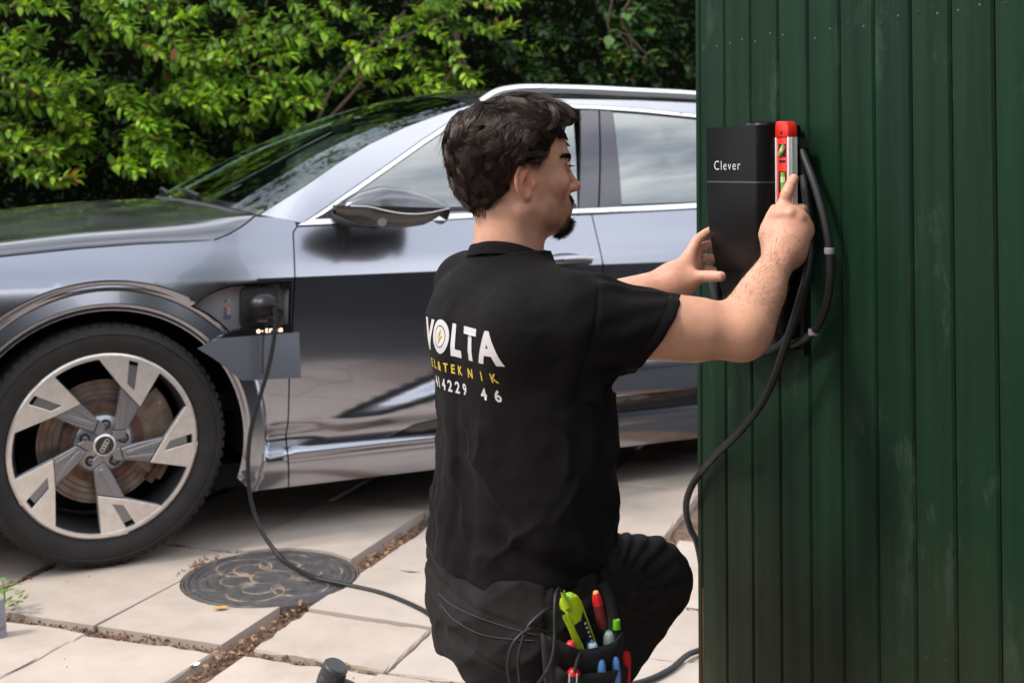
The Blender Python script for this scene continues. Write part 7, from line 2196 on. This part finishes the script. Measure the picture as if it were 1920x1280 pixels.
rod('screwdriver', 'small red screwdriver handle just showing behind the tester\'s probe', 'screwdriver', (1069, 1201), (1082, 1270), [(0, .004), (.06, .0072), (.3, .0078), (1, .006)], [('handle', 0, 1, mat('red_pink_handle', (.66, .03, .04), .4))], .004)
rod('screwdriver', 'red screwdriver with blue and white end at the pouch\'s rim', 'screwdriver', (1110, 1204), (1116, 1275), [(0, .005), (.05, .0078), (.16, .0086), (1, .008)], [('handle_cap', 0, .13, mat('pale_blue_end', (.42, .58, .74), .4)), ('handle', .13, 1, M_REDH)], .012)
MB().lathe([(0, -.0012), (.0030, -.0008), (.0044, .0008)], n=14, M=Vector((0, 0, -1)).to_track_quat('Z', 'Y').to_matrix(), c=PP(1110, 1204, .012)).build('end_disc', mat('end_disc_blue', (.10, .20, .36), .4), bpy.data.objects['screwdriver.003'], world_space=True)
M_BLUE = mat('blue_handle', (.10, .24, .55), .4)
rod('pliers', 'blue pliers handles sticking out of the front pocket of the pouch', 'pliers', (1128, 1236), (1127, 1310), [(0, .003), (.08, .0058), (.25, .0068), (1, .006)], [('handle', 0, 1, M_BLUE)], .032)
pl_ = bpy.data.objects['pliers']
A2, B2 = PP(1154, 1229, .028), PP(1158, 1310, .028)
MB().lathe([(0, 0), (.0045, .004), (.0062, .012), (.0068, .03), (.006, .08)], n=14, M=Vector(B2 - A2).to_track_quat('Z', 'Y').to_matrix(), c=A2).build('handle', M_BLUE, pl_, world_space=True)
t_ = thing('snips', 'bright red snips handle hung on the outer side of the pouch', 'snips', tuple(PP(1176, 1220, .0)), group='tools in the pouch')
MB().prism([(1169, 1222), (1174, 1219), (1181, 1222), (1183, 1232), (1182, 1330), (1174, 1330), (1172, 1250)], 0, 1, lambda x, y, h: Vector(PP(x, y, -.012 + .016 * h))).build('handle', M_REDH, t_, world_space=True, bevel=.002)
MB().prism([(1165, 1224), (1169, 1222), (1172, 1250), (1173, 1330), (1167, 1330)], 0, 1, lambda x, y, h: Vector(PP(x, y, -.008 + .012 * h))).build('handle', mat('red_dark_handle', (.42, .02, .02), .4), t_, world_space=True, bevel=.001)
t_, M_, A_, Ln = rod('wire_stripper', 'red topped stripping tool with black sides in the lower front pocket', 'wire stripper', (1076, 1253), (1072, 1320), [(0, .006), (.08, .0095), (.2, .010), (1, .009)], [('head', 0, .16, M_REDH), ('body', .16, 1, M_BLKH)], .036)
for k in (-1, 1): MB().tube([PP(1075 + 7 * k, 1262, .046), PP(1072 + 7 * k, 1320, .046)], .0012, 6).build('steel_edge', M_ALE, t_, world_space=True)

# black torch standing on the slabs at the near edge of the yard
tc0 = gpt(625, 1290, 0)
TG = at_depth(622, 1266, 2.92)
tor = thing('work_lamp', 'black plastic work lamp with ribbed head standing on the slabs', 'work lamp', tuple((TG.x, TG.y, 0)))
Mh = Matrix.Rotation(R(24), 3, 'Y') @ Matrix.Rotation(R(10), 3, 'X')
M_LAMPB = mat('lamp_plastic', (.030, .029, .034), .42)
hb = MB().lathe([(.0, .030), (.026, .030), (.030, .026), (.0305, .004), (.029, .001), (.0305, -.002), (.029, -.006), (.0305, -.010), (.028, -.030), (.016, -.060), (.0, -.062)], n=26, M=Mh, c=TG); hb.build('lamp_head', M_LAMPB, tor, world_space=True, sharp=30)
MB().lathe([(.0, .0308), (.024, .0308), (.0245, .0295)], n=26, M=Mh, c=TG).build('lens_cover', mat('lens_grey', (.022, .023, .026), .35), tor, world_space=True)
for k in range(3): 
    a_ = TG + Mh @ Vector((.030 * math.cos(-1.2 + .9 * k), .030 * math.sin(-1.2 + .9 * k), .02)); b_ = TG + Mh @ Vector((.029 * math.cos(-1.2 + .9 * k), .029 * math.sin(-1.2 + .9 * k), -.03))
    MB().tube([a_, b_], .003, 6).build('rib', M_LAMPB, tor, world_space=True)
ar_ = spline([TG + Vector((.018, 0, -.015)), TG + Vector((.050, 0, -.028)), TG + Vector((.075, 0, -.055)), TG + Vector((.085, 0, -.09))], 5)
MB().tube(ar_, [.012] * len(ar_), 10).build('arm', M_LAMPB, tor, world_space=True)
MB().tube([TG + Vector((.060, -.005, -.030)), TG + Vector((.078, -.005, -.042))], .004, 6).build('switch', M_BLKH, tor, world_space=True)
bz = TG.z - .055
MB().tube([TG + Vector((0, 0, -.055)), TG + Vector((.02, 0, -.055 - bz * .55)), TG + Vector((.03, 0, -TG.z + .02))], [.015, .016, .018], 12).build('handle', M_LAMPB, tor, world_space=True)
MB().lathe([(.0, 0), (.045, 0), (.045, .012), (.03, .022), (0, .022)], n=24, c=(TG.x + .03, TG.y, .004)).build('base', M_LAMPB, tor, world_space=True, sharp=30)
